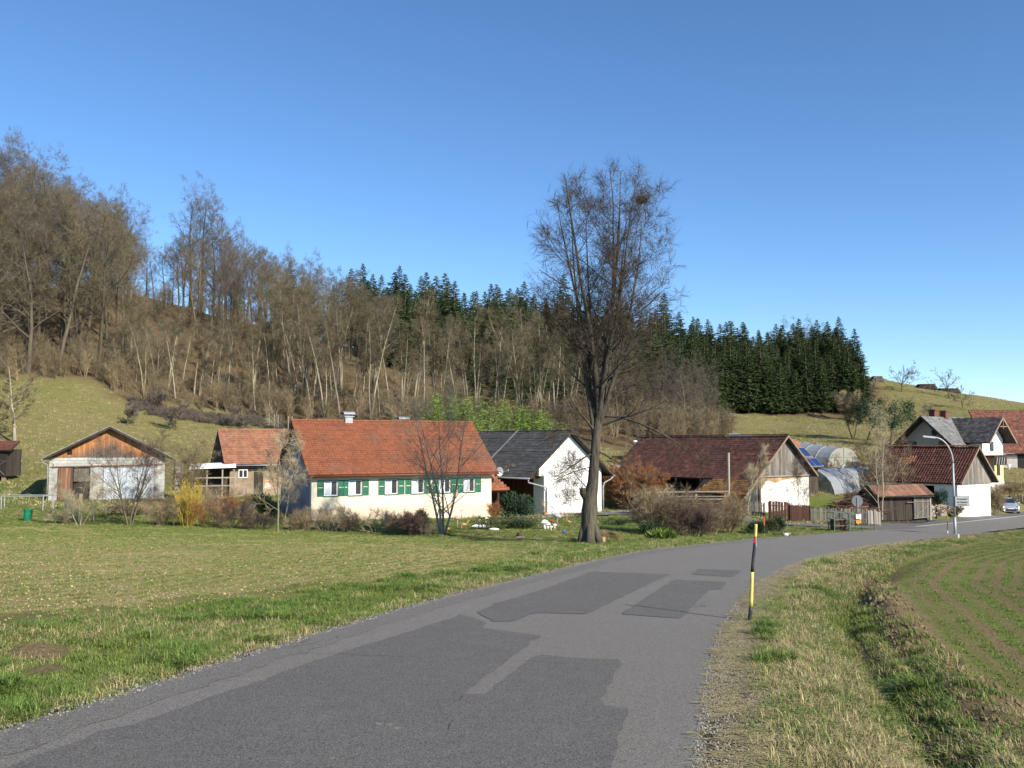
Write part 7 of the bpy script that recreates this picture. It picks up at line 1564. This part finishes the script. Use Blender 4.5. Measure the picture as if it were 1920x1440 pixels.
# stick heap
h = MB(); q = P(1585, 962, 67.5); r = random.Random(9)
for i in range(560):
    x = r.gauss(0, .9)*1.0; y = r.gauss(0, .5); z = abs(r.gauss(0, .52))*max(.15, 1-abs(x)/2.4); a = r.gauss(0, .35); l = r.uniform(.3, 1.1); d = Vector((math.cos(a), math.sin(a)*.4, r.uniform(-.22, .22)))*l; h.bar(Vector((x, y, z))-d/2, Vector((x, y, z))+d/2, r.uniform(.02, .06), r.uniform(.02, .06), r.choice([.5, .8, 1, 1.3, 2.6]))
o = h.build('stick_heap', M('reddish_sticks', (.10,.055,.038), (.06,.035,.026), tone=True), None, label='reddish brown heap of sticks and brushwood behind the grey picket fence', cat='brushwood'); o.location = q+Vector((.3, 0, .1))
h = MB()
for i in range(50): x = r.gauss(0, .45); z = abs(r.gauss(0, .25)); d = Vector((r.uniform(-1, 1), r.uniform(-.4, .4), r.uniform(-.3, .6)))*.35; h.bar(Vector((x, 0, z))-d, Vector((x, 0, z))+d, .05, .03, r.uniform(.6, 1.6))
o = h.build('stick_heap', m_fascia, None, label='small heap of boards and leaves left of the white barn corner', cat='brushwood'); o.location = P(1772, 962, 71)+Vector((0, 0, .05))
# things at the lane edge
b = MB(); b.obox((-.4, -.15, 0), (.55, 0, 0), (0, .3, 0), (0, 0, .10)); b.obox((.1, -.1, .02), (.42, .03, .02), (0, .3, 0), (0, 0, .12), 4); o = b.build('scrap_pile', m_wooddark, None, label='flat dark and white scrap lying on the grass at the road edge', cat='scrap'); o.location = G(1464, 1004)
b = MB(); b.ball((0, 0, 0), (.14, .11, .1), 8, 5); o = b.build('white_stone', m_whp, None, label='white lump at the right end of the road side scrap', cat='stone'); o.location = G(1474, 1005)+Vector((0, 0, .06))
# woodpiles and frame on the ridge
def pile(u0, u1, v, hgt, lb, mt_):
    a = G((u0+u1)/2, v, 100); W_ = (u1-u0)/FP*a.y; b = MB(); rr2 = random.Random(int(u0)); n = int(W_/.32); rows = int(hgt/.3)
    for j in range(rows):
        for i in range(n-j): b.tube([(-W_/2+(i+j*.5)*.32, 0, .15+j*.28), (-W_/2+(i+j*.5)*.32, 2.0, .15+j*.28)], .15*rr2.uniform(.8, 1.1), 6, rr2.uniform(.6, 1.6))
    o = b.build('woodpile', mt_, None, label=lb, cat='woodpile'); o.location = a; return o
pile(1722, 1762, 731, 1.6, 'dark stacked log pile on the ridge of the meadow', m_wooddark); pile(1762, 1805, 737, 1.2, 'lower end of the dark log pile behind the orchard tree', m_wooddark); pile(1636, 1662, 716, 1.6, 'brown log pile on the ridge just right of the spruces', m_woodgrey)
a = G(1815, 738, 100); o = empty('pergola', a, .05, 'open wooden frame with long top beam on the ridge at the right', 'frame')
for x in (0, 2.6, 5.2): b = MB(); b.bar((x, 0, -.2), (x, 0, 1.7), .16, .16); b.build('post', m_wooddark, o)
b = MB(); b.bar((-.3, 0, 1.78), (5.5, 0, 1.7), .16, .16); b.build('beam', m_wooddark, o)
# white cap on a post and roof hatch behind the old barn
b = MB(); b.box((-.1, 0, 0), (1.2, 1, 1.0)); o = b.build('hut_wall', m_woodgrey, None); bpy.data.objects.remove(o)
q = at(1212, 95); hz = P(1212, 823, 95).z; o = empty('small_hut', (q.x, q.y, hz-2.6), .3, 'small hut with grey sheet roof rising behind the left end of the old barn', 'hut')
b = MB(); b.box((-.6, -.6, -2), (.9, .9, 2.5)); b.build('wall', m_wooddark, o); b = MB(); b.obox((-.8, -.8, 2.75), (1.9, 0, -.25), (0, 1.9, 0), (0, 0, .06)); b.build('roof', m_slate_l, o)
b = MB(); b.ball((0, 0, 0), (.28, .28, .14), 8, 5); b.bar((0, 0, -3), (0, 0, 0), .1, .1); o = b.build('white_tub', m_whp, None, label='white rounded tub on a post left of the small hut', cat='tub'); o.location = P(1191, 828, 93)

# ================================================================ silver car
def car():
    q = P(1876, 966, 86); o = empty('parked_car', (q.x+.55, q.y, -6.62), math.radians(-107), 'small silver hatchback parked facing the viewer by the small white barn', 'car')
    mp, t, b_ = nodes('silver_car_paint'); b_.inputs['Base Color'].default_value = (.52,.56,.60,1); b_.inputs['Metallic'].default_value = .5; b_.inputs['Roughness'].default_value = .3; b_.inputs['Coat Weight'].default_value = .6
    blk = M('black_rubber', (.02,.02,.02), (.03,.03,.03), rough=.7)
    # sections along x (front = +x): x, half width low, half width belt, z bottom, z belt, z roof, half width roof
    secs = [(1.93,.60,.62,.30,.52,.54,.55),(1.88,.74,.74,.22,.66,.69,.66),(1.6,.81,.80,.20,.76,.80,.70),(1.0,.83,.82,.20,.88,.93,.72),(.72,.83,.82,.20,.92,1.06,.66),(.25,.83,.82,.20,.94,1.36,.58),(-.3,.83,.82,.20,.95,1.46,.57),(-1.1,.83,.82,.20,.96,1.43,.56),(-1.6,.82,.80,.22,.97,1.28,.56),(-1.88,.76,.74,.25,.95,1.0,.64),(-1.95,.66,.66,.34,.72,.78,.58)]
    rings = []
    for x, w0, w1, zb, zt, zr, wr in secs:
        half = [(0, zb), (w0*.9, zb), (w0, zb+.12), (w0+.01, (zb+zt)/2), (w1, zt), ((w1+wr)/2+.02, (zt+zr)/2), (wr, zr-.03), (wr*.8, zr+.01), (0, zr+.03)]
        rings.append([(x, y, z) for y, z in half]+[(x, -y, z) for y, z in half[-2:0:-1]])
    b = MB(); n = len(rings[0])
    for i in range(len(rings)-1):
        for j in range(n): 
            b.add([rings[i][j], rings[i][(j+1) % n], rings[i+1][(j+1) % n], rings[i+1][j]], [(0, 1, 2, 3)])
    b.add(rings[0], [tuple(range(n))]); b.add(rings[-1], [tuple(range(n-1, -1, -1))])
    body = b.build('body', mp, o)
    md = body.modifiers.new('weld', 'WELD'); md.merge_threshold = .002; md = body.modifiers.new('round', 'SUBSURF'); md.levels = 2; md.render_levels = 2
    for p in body.data.polygons: p.use_smooth = True
    gm = M('tinted_car_glass', (.02,.025,.03), (.02,.025,.03), rough=.08, spec=.7)
    b = MB(); b.poly([(.86,-.62,1.00),(.86,.62,1.00),(.31,.52,1.36),(.31,-.52,1.36)]); b.v = [(x+.035, y, z+.02) for x, y, z in b.v]; b.build('windscreen', gm, o)
    for s_ in (-1, 1):
        for x0, x1, x2, x3 in ((.62, -.25, -.22, .22), (-.33, -1.25, -1.15, -.30)):
            b = MB(); b.poly([(x0, s_*.80, .98), (x1, s_*.80, .99), (x2, s_*.625, 1.36), (x3, s_*.62, 1.34)]); b.v = [(x, y+s_*.012, z) for x, y, z in b.v]; b.build('side_window', gm, o)
        hl = MB(); hl.ball((1.76, s_*.62, .68), (.16, .14, .10), 10, 6); hl.build('headlight', m_glass, o)
        mi_ = MB(); mi_.ball((.55, s_*.95, 1.02), (.06, .11, .08), 8, 5); mi_.build('wing_mirror', mp, o)
        for x in (1.22, -1.22):
            w_ = MB(); w_.tube([(x, s_*.66, .30), (x, s_*.83, .30)], .30, 20); wo = w_.build('wheel', blk, o); rm = MB(); rm.tube([(x, s_*.80, .30), (x, s_*.842, .30)], .19, 14); rm.build('rim', m_steel, wo)
    b = MB(); b.box((1.90, -.45, .34), (1.945, .45, .50)); b.build('grille', blk, o); b = MB(); b.box((1.93, -.26, .52), (1.95, .26, .62)); b.build('number_plate', m_whp, o); b = MB(); b.box((1.85, -.22, .60), (1.90, .22, .66)); b.build('upper_grille', blk, o)
    b = MB(); b.box((-1.9, .68, .72), (-1.75, .78, .95)); b.build('tail_light', m_redr, o)
    return o
car()
# ================================================================ garden ornaments
m_gb = M('glass_ball_blue', (.02,.20,.55), (.02,.2,.5), rough=.08, spec=.8); m_gr = M('glass_ball_red', (.5,.015,.03), (.45,.01,.03), rough=.1, spec=.8); m_pink = M('pale_pink_plaster', (.55,.42,.38), (.45,.36,.33)); m_tan = M('tan_plaster', (.50,.30,.16), (.42,.25,.13)); m_gplas = M('grey_plaster', (.45,.47,.50), (.3,.32,.35)); m_terra = M('terracotta', (.50,.22,.12), (.42,.18,.10))
def bird(u, v, s, body, lb, neck=1.0, legs=0, name='ornament_bird', dirx=1):
    b = MB(); z = legs*s; rt = Matrix.Rotation(-.25*dirx if legs else 0, 3, 'Y'); b.ball((0, 0, z+.14*s), (.26*s, .12*s, .13*s), 10, 7, rot=rt); n_ = [(.2*s*dirx, 0, z+.18*s), (.30*s*dirx, 0, z+.32*s*neck), (.20*s*dirx, 0, z+.50*s*neck), (.24*s*dirx, 0, z+.62*s*neck), (.30*s*dirx, 0, z+.63*s*neck)]
    b.tube(n_, [.05*s, .035*s, .03*s, .04*s, .04*s], 7); b.ball(n_[-1], (.06*s, .045*s, .045*s), 8, 5); b.tube([n_[-1], Vector(n_[-1])+Vector((.17*s*dirx, 0, -.02))], [.022*s, .006*s], 5); b.tube([(-.2*s*dirx, 0, z+.15*s), (-.36*s*dirx, 0, z+.10*s)], [.07*s, .02*s], 6)
    if legs:
        for y in (-.03, .04): b.tube([(0, y*s, z+.06*s), (-.02*s, y*s, z*.5), (0, y*s, 0)], .012*s+.003, 5)
    o = b.build(name, body, None, True, label=lb, cat='garden ornament'); o.location = G(u, v); return o
bird(893, 990, .75, m_white, 'small white swan figure left of the larger swan'); bird(903, 991, .95, m_white, 'larger white swan figure left of the juniper'); bird(1045, 987, 1.05, m_gplas, 'tall grey heron figure beside the toadstools', legs=.45, dirx=-1)
bird(858, 989, .9, m_pink, 'pale pink long legged bird figure on the lawn', legs=.5); bird(1067, 986, .5, m_tan, 'small tan bird figure behind the heron', legs=.35, dirx=-1)
def deer(u, v, s, lb, mt_=m_tan):
    b = MB(); b.ball((0, 0, .38*s), (.26*s, .1*s, .12*s), 9, 6); b.tube([(.2*s, 0, .42*s), (.3*s, 0, .62*s)], [.06*s, .04*s], 6); b.ball((.34*s, 0, .66*s), (.09*s, .045*s, .05*s), 8, 5)
    for x in (-.18, .18):
        for y in (-.05, .05): b.tube([(x*s, y*s, .36*s), (x*s, y*s, 0)], [.035*s, .018*s], 5)
    for y in (-.04, .04): b.tube([(.3*s, y*s, .7*s), (.26*s, y*2*s, .8*s)], [.025*s, .004], 4)
    o = b.build('ornament_deer', mt_, None, True, label=lb, cat='garden ornament'); o.location = G(u, v)
deer(870, 993, .75, 'small tan fawn figure on the lawn left of the swans'); deer(914, 989, .6, 'pale tan animal figure directly right of the larger swan', m_pink)
deer(1047, 969.5, .5, 'reddish figure at the foot of the white barn wall', m_terra); deer(1054, 969.5, .5, 'second reddish figure at the foot of the white barn wall', m_terra)
def lumpobj(name, u, v, r3, mt_, lb, cat): b = MB(); b.ball((0, 0, r3[2]*.6), r3, 10, 7); o = b.build(name, mt_, None, True, label=lb, cat=cat); o.location = G(u, v)
lumpobj('white_dish', 926, 994, (.3,.15,.08), m_white, 'flat white dish figure lying before the juniper', 'garden ornament'); lumpobj('tan_stone', 839, 993, (.14,.1,.09), m_tan, 'tan stone beside the young multi stemmed tree', 'stone')
lumpobj('rock', 1112, 984, (.35,.3,.22), m_fascia, 'pale rock just right of the lime trunk', 'stone'); lumpobj('white_stone', 1226, 1009, (.12,.1,.07), m_whp, 'small white stone under the brown bush', 'stone'); lumpobj('rock', 975, 1009, (.28,.2,.06), m_fascia, 'flat pale stone ring around the cut stump on the lawn', 'stone')
for j, (u, v, s, lb) in enumerate([(1021, 993, 1.0, 'tallest white toadstool figure on the lawn'), (1027, 993, .75, 'second white toadstool figure'), (1033, 995, .5, 'smallest pale toadstool figure in front'), (1040, 992, .55, 'pale toadstool figure nearest the heron')]):
    b = MB(); b.tube([(0, 0, 0), (0, 0, .4*s)], [.09*s, .06*s], 8); K = 10; prof = [(.22, .38), (.20, .46), (.12, .53), (0, .56)]; vs_ = [(r_*s*math.cos(6.283*k/K), r_*s*math.sin(6.283*k/K), z*s) for r_, z in prof for k in range(K)]
    b.add(vs_, [(i*K+k, i*K+(k+1) % K, (i+1)*K+(k+1) % K, (i+1)*K+k) for i in range(3) for k in range(K)]+[tuple(range(K))]); o = b.build('toadstool', m_oldwhite if j else m_white, None, True, label=lb, cat='garden ornament', group='toadstool figures on the lawn'); o.location = G(u, v)
def gball(u, vt, vb, mt_, lb, r):
    g = G(u, vb); h = (vb-vt)/FP*g.y; o = empty('gazing_ball', g, 0, lb, 'garden ornament'); b = MB(); b.tube([(.12, 0, -.1), (0, 0, h)], .014, 5); b.build('stick', m_woodpale, o); b = MB(); b.ball((0, 0, h), r, 14, 9); b.build('ball', mt_, o, True)
gball(1057, 997, 1012, m_gb, 'blue gazing ball on a stick left of the lime trunk', .085); gball(1035, 978, 990, m_gr, 'lower red gazing ball behind the toadstools', .075); gball(1044, 973, 986, m_gr, 'upper red gazing ball behind the toadstools', .075)
g = P(1022, 969, 68); pt = empty('flower_pot', g, 0, 'terracotta flower pot with yellow blossoming twigs at the barn corner', 'flower pot'); b = MB(); b.tube([(0, 0, 0), (0, 0, .32), (0, 0, .36)], [.13, .2, .22], 12); b.build('pot', m_terra, pt)
b = MB(); r = random.Random(3)
for i in range(14): a = r.uniform(0, 6.28); b.tube([(0, 0, .3), (math.cos(a)*.12, math.sin(a)*.12, .8), (math.cos(a)*.3, math.sin(a)*.3, 1.0+r.uniform(0, .3))], .006, 4)
b.build('twigs', m_twig_pale, pt); b = MB()
for i in range(40): a = r.uniform(0, 6.28); q = r.uniform(.05, .35); b.ball((math.cos(a)*q, math.sin(a)*q, r.uniform(.7, 1.3)), .025, 5, 3)
b.build('blossoms', m_twig_yellow, pt)
b = MB(); b.tube([(0, 0, 0), (0, 0, .26)], [.16, .1], 9)
for a in range(5): b.tube([(0, 0, .1), (.25*math.cos(a*1.26), .25*math.sin(a*1.26), 0)], [.07, .03], 6)
o = b.build('tree_stump', m_bark_dark, None, label='small dark cut stump on the lawn left of the lime tree', cat='stump'); o.location = G(973, 1008)
# dry grass hummock beside the lime
b = MB(); r = random.Random(8)
for i in range(2600):
    a = r.uniform(0, 6.28); q = r.random()**.5; x, y = math.cos(a)*q*.62, math.sin(a)*q*.4; z = .42*math.sqrt(max(0, 1-q*q)); d = Vector((x*1.2, y*1.2, .25+r.uniform(-.4, .1))).normalized(); s_ = rnd_perp(d, r)*.008; p = Vector((x, y, z)); b.add([p-s_, p+s_, p+d*.16+Vector((0, 0, -.05))], [(0, 1, 2)], r.uniform(.7, 1.2))
o = b.build('grass_hummock', m_straw if 'm_straw' in globals() else m_grassD, None, label='rounded hummock of dry ornamental grass right of the lime trunk', cat='grass clump'); o.location = G(1141, 1015)
b = MB(); b.tube([(0, 0, 0), (0, 0, .22)], .1, 8); o = b.build('log_piece', m_tan, None, label='small orange brown log piece left of the dry grass hummock', cat='log'); o.location = G(1131, 1016)
# the far wooded hill at the right edge
xs_ = np.linspace(900, 2600, 60); hv = []; hf = []
for i, x in enumerate(xs_):
    for j, y in enumerate((1700, 1900, 2050, 2300)):
        z = (-8, 40, 92, -8)[j]*(1 if j in (0, 3) else (.75+.35*math.sin(i*.21+1)+.05*math.sin(i*1.7))*min(1, max(.2, (x-900)/500)))
        hv.append((x, y, z))
for i in range(len(xs_)-1):
    for j in range(3): a = i*4+j; hf.append((a, a+4, a+5, a+1))
b = MB(); b.add(hv, hf); b.build('far_hills', m_hillf, None, True, kind='structure', label='distant dark wooded ridge at the right edge')
